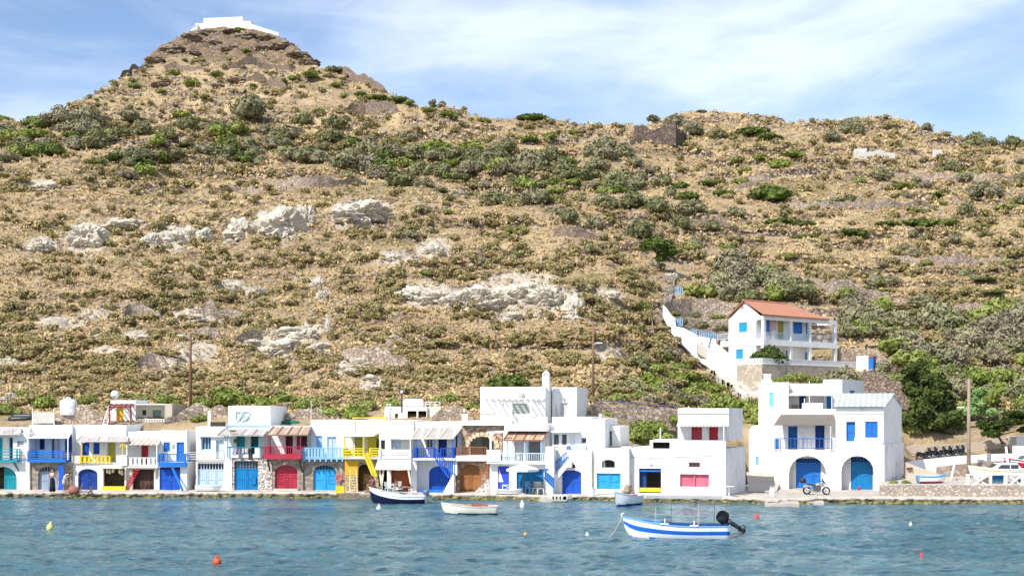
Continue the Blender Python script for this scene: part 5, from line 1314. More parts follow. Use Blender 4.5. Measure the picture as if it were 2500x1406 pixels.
h.story(2040.4, 993, 2157, 1085, .3, 6.6, WHITE, [('door', 2066, 1029, 2088, 1085, MBLUE, dict(trans=.0)), ('shut', 2112, 1028, 2143, 1070, MBLUE, dict(rev=.06))], part='upper_right_wall', skew=1.25)
h.box('parapet', 2040, 1077, 2086, 1086, -.25, -.05, WHITE); h.box('parapet', 2086, 1068, 2154, 1086, -.25, -.05, WHITE)
h.box('cornice', 2041, 1007, 2157, 1010, .24, .295, WHITE)
h.box('blue_band', 2041, 991, 2155, 994.5, .2, .29, MBLUE)
# gable roof: ridge along the front, gable to the right
e0 = h.pt(2038, 993, .0); e1 = h.pt(2159, 991, .0); zr = h.pt(2187, 962, 3.4).z; mb = MB()
yb = 6.9; zb_ = e0.z
mb.hexa([(e0.x - .1, 0, zb_), (e1.x + .08, 0, zb_), (e1.x + .72, 3.45, zr), (e0.x - .1, 3.45, zr)], [(e0.x - .1, 0, zb_ + .08), (e1.x + .08, 0, zb_ + .08), (e1.x + .72, 3.45, zr + .08), (e0.x - .1, 3.45, zr + .08)])
mb.hexa([(e0.x - .1, 3.451, zr), (e1.x + .72, 3.451, zr), (e1.x + 1.35, 7.1, zb_), (e0.x - .1, 7.1, zb_)], [(e0.x - .1, 3.451, zr + .08), (e1.x + .72, 3.451, zr + .08), (e1.x + 1.35, 7.1, zb_ + .08), (e0.x - .1, 7.1, zb_ + .08)])
mb.build('roof', ROOF_METAL, h.e)
a = h.P(2157, 993, .3)[0]
MB().add([(a, .3, zb_ - .05), (a + .6, 3.45, zr - .02), (a + 1.25, 6.9, zb_ - .05), (a - .3, .3, zb_ - .05), (a + .3, 3.45, zr - .02), (a + .9, 6.9, zb_ - .05)], [(0, 1, 2), (5, 4, 3), (0, 3, 4, 1), (1, 4, 5, 2), (2, 5, 3, 0)]).build('gable', WHITE, h.e)
h.bars('tap_pipes', [((2180, 1163, -.1), (2180, 1175, -.1)), ((2188, 1162, -.1), (2186, 1175, -.1))], .06, DBLUE)
# ---- house behind the arch house
h = Bld('house', 'flat white cubic house with turquoise shutter and cloth awning behind the arch house', 1960, 105, 13, z=3.6)
h.story(1852, 936, 1925, None, 0, 7, WHITE, [('shut', 1878, 957, 1889, 992, AQUA, dict(rev=.05, n=1))], lip=.1)
h.story(1925.5, 936, 2010, None, 1.6, 5, WHITE, [('door', 1951, 963, 1967, 1000, DBLUE)], part='recess_wall')
h.story(2010.5, 926, 2056, None, 1.0, 6, WHITE, [('door', 2018, 966, 2034, 1000, AZURE)], part='right_cube', skew=2.0)
h.awning(1925, 954, 2050, 966, 1.59, -.5, LGREY, (WHITEP, zpx(h, 2030, 1010, -.5), 2031), tx=(1925, 2010), part='cloth_awning')
mb = MB(); c = h.pt(1873, 935, .6); mb.box(c.x - .45, c.x + .4, .2, 1.1, c.z - .2, c.z + .25); mb.box(c.x - .28, c.x + .28, .35, .95, c.z + .25, c.z + .6); mb.box(c.x - .33, c.x + .33, .3, 1.0, c.z + .6, c.z + .74)
mb.build('chimney', WHITE2, h.e)
h.box('roof_tank', 1958, 984, 2009, 998, -2.2, -1.0, WHITE); h.box('roof_hutch', 1931, 987, 1949, 998, -2.0, -1.2, DARKV)
h.bars('antenna', [((1976, 930, -2.1), (1976, 984, -2.1)), ((1964, 972, -2), (1964, 990, -2))], .05, WHITEP)
xq = h.P(2056, 960, 1)[0]; MB().hexa([(xq + .66, 3.0, 3.75), (xq + .72, 3.0, 3.75), (xq + 1.07, 4.0, 3.75), (xq + 1.0, 4.0, 3.75)], [(xq + .66, 3.0, 4.2), (xq + .72, 3.0, 4.2), (xq + 1.07, 4.0, 4.2), (xq + 1.0, 4.0, 4.2)]).build('side_window', MBLUE, h.e)

# ---- yellow door house and cream house of the second row
h = Bld('house', 'small white house with a bright yellow door under a brown pergola', 300, 101.5, -2, z=4.4)
h.story(270, 979, 331, None, 0, 4, WHITE, [('door', 284, 992, 302, 1036, paint((.72, .45, .02)))], lip=.08)
L = [((265, 994, -1.2), (326, 992, -1.2)), ((268, 988, -.05), (328, 987, -.05)), ((267, 994, -1.2), (267, 1036, -1.2)), ((319, 993, -1.2), (319, 1036, -1.2))]
L += [((268 + 12 * k, 993, -1.4), (272 + 12 * k, 986, -.02)) for k in range(5)] + [((314, 1000, -1.2), (306, 993, -1.2)), ((270, 1000, -1.2), (278, 993, -1.2))]
h.bars('pergola', L, .1, MAROON)
h.box('notice_board', 313, 1000, 322, 1020, -1.15, -1.1, GREYP)
h = Bld('house', 'cream house with a green door, small green window and balustrade on the second row', 370, 101.5, -2, z=4.4)
h.story(332, 1000, 402, None, .9, 4, CREAMPL, [('win', 347, 997, 357, 1013, DTEAL), ('door', 373, 998, 393, 1036, GREENP)])
h.box('roof_slab', 329, 985, 403, 988, -.4, 5, WHITE2); h.box('soffit_beam', 332, 988.1, 402, 1000, .9, 4.8, CREAMPL)
h.box('side_wall', 403.3, 985, 420, None, -.4, 5, BEIGE)
h.rail(336, 1022, 400, 1037, -.4, WHITE2, 'slat', 1.2, '', step=.2, t=.07)
h.box('terrace_wall', 336, 1037, 401, 1046, -.5, .2, WHITE); h.box('cellar_wall', 330, 1046, 398, 1062, -.2, .1, WHITE2)
h.box('cellar_window', 349, 1047, 384, 1057, -.26, -.21, BROWN)
h.box('corner_post', 401, 990, 402.5, 1050, -.4, -.3, GREENP)

# ---- red roofed villa: gable end to the left, columned balcony along the receding long side
VR = 50; vc = W(1864, 900, 137); vz = 10.75
ax_ = Vector((math.cos(R(VR)), -math.sin(R(VR)), 0)); WG, LV_ = 4.7, 12.9
vo_ = vc - ax_ * WG
h = Bld('villa', 'white villa with a red tiled roof and a columned balcony on the hillside', 1250 + F * vo_.x / vo_.y, vo_.y, VR, z=vz)
def QX(px, py, x):
    D = Vector(((px - 1250) / F, 1, 0)); O = h.O.copy(); O.z = 0
    t = (x + O.dot(h.ax)) / D.dot(h.ax); q = D * t
    return (q - O).dot(h.ay), CH + (HZ - py) / F * t - h.O.z
E = h.e; L_ = 9.2
def lb(part, *a, mat=WHITE, parent=None): return MB().box(*a).build(part, mat, parent or E)
h.story(1779, 838, 1846, None, 0, L_, WHITE, [('shut', 1797, 852, 1814, 884, SKYB, dict(rev=.06))], part='ground_wall')
h.story(1779, 772, 1846, 830, .01, L_, WHITE, [('shut', 1804, 781, 1824, 811, SKYB, dict(rev=.06))], part='upper_wall')
xw = h.P(1846, 800, 0)[0]
za = h.P(1864, 842, 0)[1]; zb = h.P(1864, 828, 0)[1]; ze = h.P(1864, 770, 0)[1]; zt = h.P(1817, 736, 0)[1]
lb('balcony_floor', -1.2, WG + .05, -.06, LV_, za, zb)
lb('eave_beam', xw, WG + .02, -.04, .3, ze - .42, ze - .02); lb('eave_beam', WG - .25, WG + .02, .3, LV_, ze - .42, ze - .02); lb('eave_beam', 2.2, WG - .25, LV_ - .3, LV_, ze - .42, ze - .02)
for px in (1864.5, 1934, 1981, 2046):
    y = max(.02, QX(px, 800, WG)[0] - .3); y = min(y, LV_ - .35)
    lb('column', WG - .32, WG, y, y + .32, zb, ze - .42); lb('column', WG - .36, WG, y, y + .36, -.1, za)
xm = (xw + WG) / 2 * .86 + .1
mb = MB(); o_ = .28; yr = 7.0; ye = 11.2; t = .12; xm = 2.2
A = [(-o_, -o_, ze - .1), (-o_, ye, ze - .1), (xm, yr, zt), (xm, -o_, zt)]; Bq = [(xm, -o_, zt), (xm, yr, zt), (WG + o_, ye, ze), (WG + o_, -o_, ze)]; Cq = [(-o_, ye, ze - .1), (WG + o_, ye, ze), (xm, yr, zt)]
for poly in (A, Bq, Cq):
    n = len(poly); mb.add(list(poly) + [(p[0], p[1], p[2] + t) for p in poly], [tuple(range(n))[::-1], tuple(range(n, 2 * n))] + [(i, (i + 1) % n, n + (i + 1) % n, n + i) for i in range(n)])
rf = mb.build('roof', ribbed((.52, .235, .14), (.36, .15, .09), 3.0, 1, .8, .28), E)
rm = MB()
for k in range(24): rm.lathe([(.1, -.18), (.12, 0), (.1, .18)], 6, (xm, -.2 + k * .3, zt + .13), 0, 'y')
rm.build('ridge_tiles', paint((.5, .22, .15), .8), rf)
MB().prism([(0, ze - .6), (xw, ze - .6), (xw + .6, ze - .12), (xm, zt - .04), (0, ze - .1)], .25, 0, 'y', .0).build('gable', WHITE, E)
mb = MB(); c = h.P(1812, 749, 0); mb.lathe([(.02, 0), (.2, 0), (.2, .06), (.02, .06)], 14, (c[0], -.065, c[1]), 0, 'y').build('round_vent', paint((.45, .22, .2)), E)
def side(part, p0, q0, p1, q1, mat, x, th=.05, up=0):
    y0, z1 = QX(p0, q0, x); y1, _ = QX(p1, q0, x); z0 = QX((p0 + p1) / 2, q1, x)[1]; z1 = QX((p0 + p1) / 2, q0, x)[1]
    f = MB().box(x, x + th, y0, y1, z0, z1); w = .06
    for (a, b, c, d) in ((y0, y0 + w, z0, z1), (y1 - w, y1, z0, z1), (y0 + w, y1 - w, z1 - w, z1), (y0 + w, y1 - w, z0, z0 + w), (y0 + w, y1 - w, (z0 + z1) / 2 - w / 2, (z0 + z1) / 2 + w / 2)): f.box(x + th, x + th + .03, a, b, c, d)
    return f.build(part, mat, E)
side('shutter', 1871, 781, 1878, 815, MBLUE, xw); side('door', 1899, 782, 1911, 826, OLIVEY, xw); side('shutter', 1937, 784, 1957, 814, MBLUE, xw); side('door', 1968, 786, 1975, 826, MBLUE, xw)
side('door', 1919, 856, 1928, 884, MBLUE, xw); side('door', 1966, 860, 1975, 886, AZURE, xw)
side('wall_panel', 1876, 776, 1894, 827, paint((.75, .5, .42)), xw, .02)
mb = MB()
for k in range(60):
    y = .35 + k * (LV_ - .7) / 59; mb.box(WG - .1, WG - .07, y, y + .03, zb, zb + .72)
mb.box(WG - .12, WG - .04, .3, LV_ - .3, zb + .72, zb + .78); mb.build('balcony_railing', PALEB, E)
mb = MB()
for k in range(12): x = xw + .12 + k * .1; mb.box(x, x + .03, .02, .05, zb, zb + .72)
mb.build('balcony_railing', PALEB, E)
h.rail(1752, 815, 1779, 830, 1.0, PBLUE, 'bal', 1, '', step=.18, t=.05)
lb('pedestal', WG - .45, WG - .15, QX(1893, 800, WG)[0], QX(1899, 800, WG)[0], zb, zb + .95)
# terrace below it
tcn = W(1861, 898, 130.5); ttop = vz + .05
h2 = Bld('terrace_wall', 'rough stone terrace wall with a white pierced parapet below the villa', 1861, 130.5, VR, z=6.4, cat='wall')
hh = ttop - 6.4
MB().box(-3.3, 0, 0, 22, -1.5, hh).build('stone_wall', stone(((.5, .42, .32), (.42, .35, .27), (.56, .48, .38)), (.46, .39, .31), 2.4, .04), h2.e)
pm = MB(); 
def parapet(x0, x1, y0, y1):
    lx = abs(x1 - x0) > abs(y1 - y0); n = int(max(abs(x1 - x0), abs(y1 - y0)) / .34)
    pm.box(x0, x1, y0, y1, hh, hh + .14); pm.box(x0, x1, y0, y1, hh + .5, hh + .62)
    for k in range(n):
        u = (k + .5) / n; w = .1
        for (zz0, zz1, off) in ((hh + .14, hh + .32, 0), (hh + .32, hh + .5, .5)):
            uu = ((k + off + .25) / n)
            if uu > 1: continue
            if lx: c = x0 + (x1 - x0) * uu; pm.box(c - w, c + w, y0 + .01, y1 - .01, zz0, zz1)
            else: c = y0 + (y1 - y0) * uu; pm.box(x0 + .01, x1 - .01, c - w, c + w, zz0, zz1)
parapet(-3.3, 0, -.02, .16); parapet(-.16, .02, .17, 20)
pm.build('parapet', WHITE, h2.e)
p = W(1877, 890, 133.6); place(plant_mesh('hedge', 900, PINEG, 1500, 9, .075, .8, core=.86), 'round_hedge', 1878, 133.4, 108, 'clipped round green bush in front of the villa columns', 'bush', None, .98, 0, ttop)
place(SH_GREEN[0], 'green_shrub', 1985, 130.5, 46, 'leafy shrub spilling against the terrace wall left of its right end', 'shrub', None, 1.0, .1, 8.9)
place(SH_GREEN[1], 'green_shrub', 2055, 134, 48, 'dense green shrub at the right end of the villa terrace wall', 'shrub', None, 1.1, .1, 9.2)
place(SH_DARK[1], 'dark_bush', 2080, 134, 34, 'dark round shrub left of the small hut with the blue door', 'shrub', None, 1.3, .1, 9.0)

def wall_strip(name, label, pts, th, mat, cat='wall', part=None, jag=0, below=.6, seg=1):
    """wall through pixels: (px, top, bottom, distance)"""
    L = []
    for a, b_ in zip(pts[:-1], pts[1:]):
        for k in range(seg): L.append([a[j] + (b_[j] - a[j]) * k / seg for j in range(4)])
    L.append(list(pts[-1])); o = W(L[0][0], L[0][2], L[0][3]); mb = MB(); n = len(L)
    for i, (x, t, bt, d) in enumerate(L):
        a = W(x, t, d) - o; c = W(x, bt, d) - o; j = jag * float(fbm(x / 9., 1.5, 66, 3))
        mb.v += [tuple(c - Vector((0, 0, below))), tuple(a + Vector((0, 0, j))), tuple(a + Vector((0, th, j))), tuple(c + Vector((0, th, -below)))]
    for i in range(n - 1):
        for k in range(3): mb.f.append((4 * i + k, 4 * i + 4 + k, 4 * i + 5 + k, 4 * i + 1 + k)); mb.m.append(0)
    mb.f += [(0, 1, 2, 3), tuple(4 * n - 4 + k for k in (3, 2, 1, 0))]; mb.m += [0, 0]
    ob = mb.build(name, mat); ob.location = o; return tag(ob, label, cat)
wall_strip('garden_wall', 'white stepped parapet wall descending beside the hill steps to the villa', [(1619, 744, 760, 152), (1628, 752, 778, 150.5), (1640, 770, 800, 149), (1648, 776, 810, 148), (1650, 796, 812, 147.8), (1668, 800, 830, 146), (1670, 812, 832, 145.8), (1704, 822, 866, 143), (1708, 840, 870, 142.6), (1728, 846, 882, 141), (1732, 856, 885, 140.8), (1752, 862, 897, 139), (1756, 872, 899, 138.8), (1776, 880, 912, 137), (1793, 898, 925, 135.5), (1812, 902, 927, 134.5)], .4, WHITE)
wall_strip('garden_wall', 'white upper parapet left of the villa balcony carrying a pale blue fence', [(1668, 800, 830, 148), (1705, 818, 850, 147), (1748, 828, 865, 146)], .35, WHITE)
wall_strip('garden_wall', 'white sloping stair wall rising to the left corner of the villa', [(1742, 832, 872, 142.5), (1790, 872, 900, 140), (1806, 884, 905, 139)], .35, WHITE)
wall_strip('stone_wall', 'curved grey stone retaining wall left of the villa roof', [(1622, 742, 770, 153), (1640, 733, 772, 155), (1690, 729, 770, 157), (1750, 732, 770, 157), (1790, 745, 775, 156)], .5, DRYL, jag=.25, seg=5)
wall_strip('stone_wall', 'lower grey stone wall beside the left of the villa', [(1640, 772, 800, 150), (1700, 776, 806, 151), (1785, 784, 815, 151)], .5, DRYL, jag=.2, seg=5)
wall_strip('stone_wall', 'grey stone wall behind the hut with the blue door', [(2048, 848, 905, 146), (2090, 852, 905, 146), (2140, 858, 912, 145), (2168, 875, 915, 144)], .6, DRYL, jag=.25, seg=5)
wall_strip('stone_wall', 'dark stone retaining wall right of the flat cubic house', [(2112, 908, 965, 118), (2160, 915, 970, 117), (2215, 940, 985, 116)], .6, DRYD, jag=.3, seg=5)
h = Bld('hut', 'tiny white hut with a blue door at the right end of the villa terrace', 2110, 139, 30, z=10.2, cat='hut')
h.story(2091, 869, 2120, None, 0, 2.2, WHITE2); h.box('door', 2121, 873, 2132, 912, .0, 1.2, MBLUE); h.box('roof', 2120, 869, 2133, 872.5, -.05, 1.3, BROWN)
def fence(name, label, pts, mat, hpx, step=4):
    mb = MB(); o = W(*pts[0])
    for a, b_ in zip(pts[:-1], pts[1:]):
        A = W(*a) - o; B = W(*b_) - o; H = hpx * a[2] / F; n = max(3, int(abs(b_[0] - a[0]) / step)); up = Vector((0, 0, H))
        mb.bar(A + up, B + up, .06); mb.bar(A + up * .15, B + up * .15, .05)
        for k in range(n + 1): c = A.lerp(B, k / n); mb.bar(c, c + up, .09, .03)
    ob = mb.build(name, mat); ob.location = o; return tag(ob, label, 'fence')
fence('fence', 'pale blue fence panel on the left end of the upper villa parapet', [(1646, 796, 148.5), (1666, 796, 148.5)], LBLUE, 17)
fence('fence', 'long pale blue fence on the parapet left of the villa', [(1687, 820, 146.5), (1704, 822, 145), (1746, 828, 146.5)], LBLUE, 16)
fence('fence', 'small pale blue gate at the top of the hill steps', [(1648, 720, 158), (1666, 720, 158)], LBLUE, 18)

wall_strip('stone_wall', 'pale rubble retaining wall under the thin blue handrail', [(1440, 992, 1024, 103), (1470, 983, 1024, 103.5), (1540, 988, 1030, 104), (1600, 994, 1030, 104.3), (1662, 998, 1034, 104.5)], .7, DRYL, seg=7, jag=.3)
wall_strip('stair_flight', 'stair strip greyed for its stair shade between the white walls left of the villa', [(1704, 838, 850, 142.0), (1745, 862, 874, 140.4), (1790, 894, 905, 138.2)], .8, CONC, cat='stairs')  # plain strip whose grey stands for the stair shadows between the walls
# hill steps
def steps(name, label, pts, wid, n, mat):
    mb = MB(); o = None
    L = []
    for i in range(n):
        u = i / (n - 1) * (len(pts) - 1); k = min(int(u), len(pts) - 2); f = u - k
        x = pts[k][0] + (pts[k + 1][0] - pts[k][0]) * f; y = pts[k][1] + (pts[k + 1][1] - pts[k][1]) * f
        p, d = on_hill(x, y, 99.); L.append(p)
    o = Vector(L[0]); zz = 0; prev = None
    for i, p in enumerate(L):
        q = p - o; zz = max(zz, q.z) + .02; j = random.uniform(-.12, .12); x0, x1 = q.x - wid / 2 + j, q.x + wid / 2 + j
        y1 = (L[i + 1] - o).y if i + 1 < len(L) else q.y + .6
        mb.v += [(x0, q.y, zz + .3), (x1, q.y, zz + .3), (x0, y1, zz + .3), (x1, y1, zz + .3)]; n = 4 * i; mb.f.append((n, n + 1, n + 3, n + 2)); mb.m.append(0)
        if i: mb.f.append((n - 2, n - 1, n + 1, n)); mb.m.append(0)
        if i == 0: mb.v += []
    for i in range(len(L)):
        n = 4 * i
    k = len(mb.v); low = [(v[0], v[1], v[2] - 1.2) for v in mb.v]; m_ = len(low); mb.v += low
    for i in range(len(L)):
        n = 4 * i; mb.f += [(n, n + 2, k + n + 2, k + n), (n + 1, k + n + 1, k + n + 3, n + 3)]; mb.m += [0, 0]
    mb.f.append((0, k, k + 1, 1)); mb.m.append(0)
    ob = mb.build(name, mat); ob.location = o; return tag(ob, label, 'steps')
steps('stone_stairway', 'broad pale stone stairway climbing left below the villa terrace', [(1850, 972), (1805, 936), (1760, 903), (1700, 866)], 3.2, 34, plaster((.6, .56, .5), 1.0))
steps('stone_stairway', 'narrow rough stone steps winding up left of the curved stone wall', [(1600, 800), (1612, 770), (1628, 735), (1634, 700), (1636, 665)], 1.5, 30, DRY)

# ---- chapel on the summit
p, d = on_hill(545, 74)
h = Bld('chapel', 'white flat roofed chapel building on the summit of the cone', 540, d + 4, 8, z=p.z - 3, cat='chapel')
h.story(497, 46, 592, 90, 4, 8, WHITE2, lip=.4); h.story(477, 57, 612, 95, 0, 14, WHITE2, part='terrace', lip=.3)
wall_strip('white_wall', 'long white wall stepping down to the right of the summit chapel', [(606, 60, 80, d + 2), (612, 58, 80, d + 2.1), (640, 68, 88, d + 3), (680, 80, 96, d + 4)], 1.2, WHITE, below=4)
wall_strip('white_wall', 'short white wall left of the summit chapel', [(466, 74, 84, d + 3), (470, 68, 84, d + 3.1), (482, 58, 84, d + 4)], 1.2, WHITE, below=4)
# ---- ruin on the right ridge
p, d = on_hill(1580, 346)
h = Bld('ruin', 'roofless dark stone ruin with a broken top on the right ridge', 1548, d, 28, z=p.z - .5, cat='ruin')
def ragged(part, x0, x1, y, th, z0, z1, mat, seed, axis='x'):
    mb = MB(); n = 14
    for i in range(n + 1):
        u = i / n; zz = z0 + (z1 - z0) * (1 - .35 * abs(float(fbm(u * 4, seed, seed, 3))) * 2 - (.3 if .3 < u < .7 and axis == 'x' else 0))
        a = x0 + (x1 - x0) * u; q = (lambda s, z: (a, y + s, z)) if axis == 'x' else (lambda s, z: (y + s, a, z))
        mb.v += [q(0, -1.5), q(0, zz), q(th, zz), q(th, -1.5)]
    for i in range(n):
        for k in range(4): mb.f.append((4 * i + k, 4 * i + 4 + k, 4 * i + 4 + (k + 1) % 4, 4 * i + (k + 1) % 4)); mb.m.append(0)
    mb.f += [(0, 1, 2, 3), tuple(4 * n + k for k in (3, 2, 1, 0))]; mb.m += [0, 0]
    return mb.build(part, mat, h.e)
xa, xb = h.P(1548, 340)[0], h.P(1650, 340)[0]; zt = h.P(1548, 303)[1]
xl = h.P(1514, 330, 7)[0]
ragged('front_wall', xa, xb, 0, 1.0, 0, zt, RUINST, 3); ragged('side_wall', 1.0, 8, xa, 1.0, 0, zt * 1.05, RUINST, 5, 'y'); ragged('back_wall', xa + 1, xb, 8, 1.0, 0, zt * 1.05, paint((.5, .42, .34), .9), 8); ragged('side_wall', 1.0, 8, xb - 1, 1.0, 0, zt * .7, RUINST, 9, 'y')
# ---- white enclosure on the right slope
p, d = on_hill(2130, 388)
wall_strip('white_enclosure', 'long low white wall with scalloped top on the upper right slope', [(2086, 368, 388, d), (2092, 366, 388, d + .1), (2110, 372, 388, d + .3), (2130, 370, 388, d + .5), (2150, 365, 387, d + .6), (2165, 372, 387, d + .8), (2185, 374, 386, d + 1)], .8, plaster((.6, .57, .52), 1.0), below=2)
h = Bld('hut', 'low white outbuilding standing at the left end of the scalloped white wall', 2088, d + 3, 10, z=p.z, cat='hut'); h.story(2086, 364, 2116, None, 0, 5, WHITE2)
wall_strip('white_wall', 'tiny pale wall right of the scalloped white enclosure', [(2280, 366, 378, d + 4), (2300, 365, 378, d + 5)], .8, WHITE2, below=2)

# ---- quay side at the right: yard, walls, ramp
yp = [(2152, 88.4), (2300, 88.2), (2500, 87.8), (2800, 87.4), (3200, 87)]
yx = np.arange(2152, 3200, 8.0); yd = np.interp(yx, [a[0] for a in yp], [a[1] for a in yp]); rw = []
for k, dd in enumerate((.45, 2, 5, 9, 14)):
    D = yd + dd; rw.append(np.stack([(yx - 1250) * D / F, D, .98 + fbm(yx / 30., D, 95, 3) * .05 + .0 * D], 1))
n = len(yx); i = np.arange(4 * n).reshape(4, n)[:, :-1].ravel()
tag(link('yard', np_mesh('yard', np.concatenate(rw), np.stack([i, i + 1, i + n + 1, i + n], 1), QUAY)), kind='structure')
z2p = lambda z, d: HZ + (CH - z) * F / d
wall_strip('quay_wall', 'long pale stone wall holding up the yard on the right quay', [(x, z2p(1.04, dd), z2p(.25, dd), dd) for x, dd in yp], .5, QUAYST, jag=.06, seg=24, below=.3)
wall_strip('white_wall', 'long white parapet wall rising to the right behind the yard', [(2214, 1128, 1146, 101), (2232, 1124, 1144, 101.2), (2330, 1114, 1140, 101.8), (2400, 1109, 1134, 102), (2460, 1107, 1126, 102), (2620, 1107, 1126, 102)], .35, WHITE, below=1.2)
wall_strip('stone_wall', 'brown stone bank wall under the white parapet of the yard', [(2290, 1140, 1175, 100.5), (2340, 1134, 1172, 100.6), (2420, 1126, 1165, 100.6), (2600, 1122, 1160, 100.6)], .4, stone(((.4, .31, .24), (.32, .24, .19), (.46, .38, .3)), (.3, .25, .2), 2.2, .05), seg=8, below=.8)
wall_strip('ramp_wall', 'sloping concrete ramp wall running down to the right of the gabled house', [(2213, 1128, 1178, 97), (2260, 1146, 1178, 96.4), (2310, 1162, 1178, 96), (2350, 1171, 1178, 95.7)], .5, BEIGE, seg=3)
wall_strip('plaster_wall', 'weathered beige wall behind the parked motorbikes', [(2208, 1092, 1122, 108), (2240, 1085, 1120, 108.2), (2330, 1084, 1116, 108.5), (2400, 1078, 1114, 108.6), (2430, 1068, 1112, 108.6), (2470, 1066, 1110, 108.6), (2640, 1066, 1110, 108.6)], .4, BEIGE, seg=2, below=.8)
h = Bld('gate_pillar', 'small white building corner at the right edge under the umbrella pine', 2490, 107, 0, z=2.6, cat='building'); h.story(2482, 1066, 2560, None, 0, 3, WHITE); h.box('pillar', 2478, 1088, 2500, None, -1.2, -.6, WHITE)
lane = []
for (x0, x1, d, z) in [(1826, 1896, 92.0, .33), (1826, 1900, 95.5, .5), (1824, 1908, 98, 1.0), (1822, 1912, 100.6, 1.35)]:
    lane.append([((x0 - 1250) * d / F, d, z), ((x1 - 1250) * d / F, d, z)])
Vl = [p for r_ in lane for p in r_]; tag(link('lane', np_mesh('lane', Vl, [(0, 1, 3, 2), (2, 3, 5, 4), (4, 5, 7, 6)], QUAY)), kind='structure')
h = Bld('jetty', 'small square concrete landing jutting into the water before the arched house', 1885, 83.0, 10, z=-.4, cat='jetty'); MB().box(-.45, 1.7, -.4, 2.2, -.4, .62).build('slab', QUAY, h.e); MB().box(-.4, 3.4, 2.2, 3.4, -.4, .58).build('slab', QUAY, h.e)
h = Bld('jetty', 'short stone block landing with tyres below the blue stair rail', 1352, 87.1, 12, z=-.4, cat='jetty'); MB().box(-.95, 1.1, -.2, 2.0, -.4, .64).build('slab', QUAY, h.e)
for k in range(4):
    q = MB(); q.lathe([(.13, -.06), (.24, -.07), (.27, 0), (.24, .07), (.13, .06), (.13, -.06)], 14, (0, 0, 0), 0, 'y'); o = q.build('tyre', paint((.6, .58, .52)), None, True)
    o.location = W(1353 + 8.5 * k, 1212, 86.75 - .03 * k); o.location.z = .28
    tag(o, 'pale painted tyre hanging on the stone landing below the blue stair rail', 'tyre', 'tyres hung along the landing')
h = Bld('jetty', 'dark rock ledge jutting out before the yellow ladder house', 846, 90.1, 0, z=-.3, cat='jetty'); MB().hexa([(-.6, -.3, -.3), (1.5, -.1, -.3), (1.5, 1.2, -.3), (-.6, 1.2, -.3)], [(-.55, -.2, .66), (.5, -.1, .6), (.9, 1.2, .62), (-.6, 1.2, .66)]).build('ledge', BROWNR, h.e)

for k, (x, y, d_, w_) in enumerate([(1668, 790, 149.4, 44), (1715, 800, 149.2, 52), (1762, 806, 149.2, 50), (1650, 770, 152.5, 40), (1700, 774, 154, 46), (1755, 776, 154.5, 46)]):
    place((SH_OLIVE + SH_GREEN)[k], 'olive_bush', x, d_, w_, 'low bush growing between the stone walls left of the villa', 'bush', 'bushes between the stone walls left of the villa', .7, .1, W(x, y, d_).z)
for k, (x, y, d_, w_) in enumerate([(1950, 925, 129.6, 70), (2010, 932, 131, 60), (1905, 935, 129, 50), (2140, 940, 128, 90), (2180, 930, 128, 90), (2160, 905, 139, 70)]):
    place(SH_OLIVE[k % 5] if k % 2 else SH_GREEN[k % 4], 'green_shrub', x, d_, w_, 'shrub growing against the foot of the villa terrace wall', 'shrub', 'shrubs along the foot of the villa terrace', .8, .1, W(x, y, d_).z)
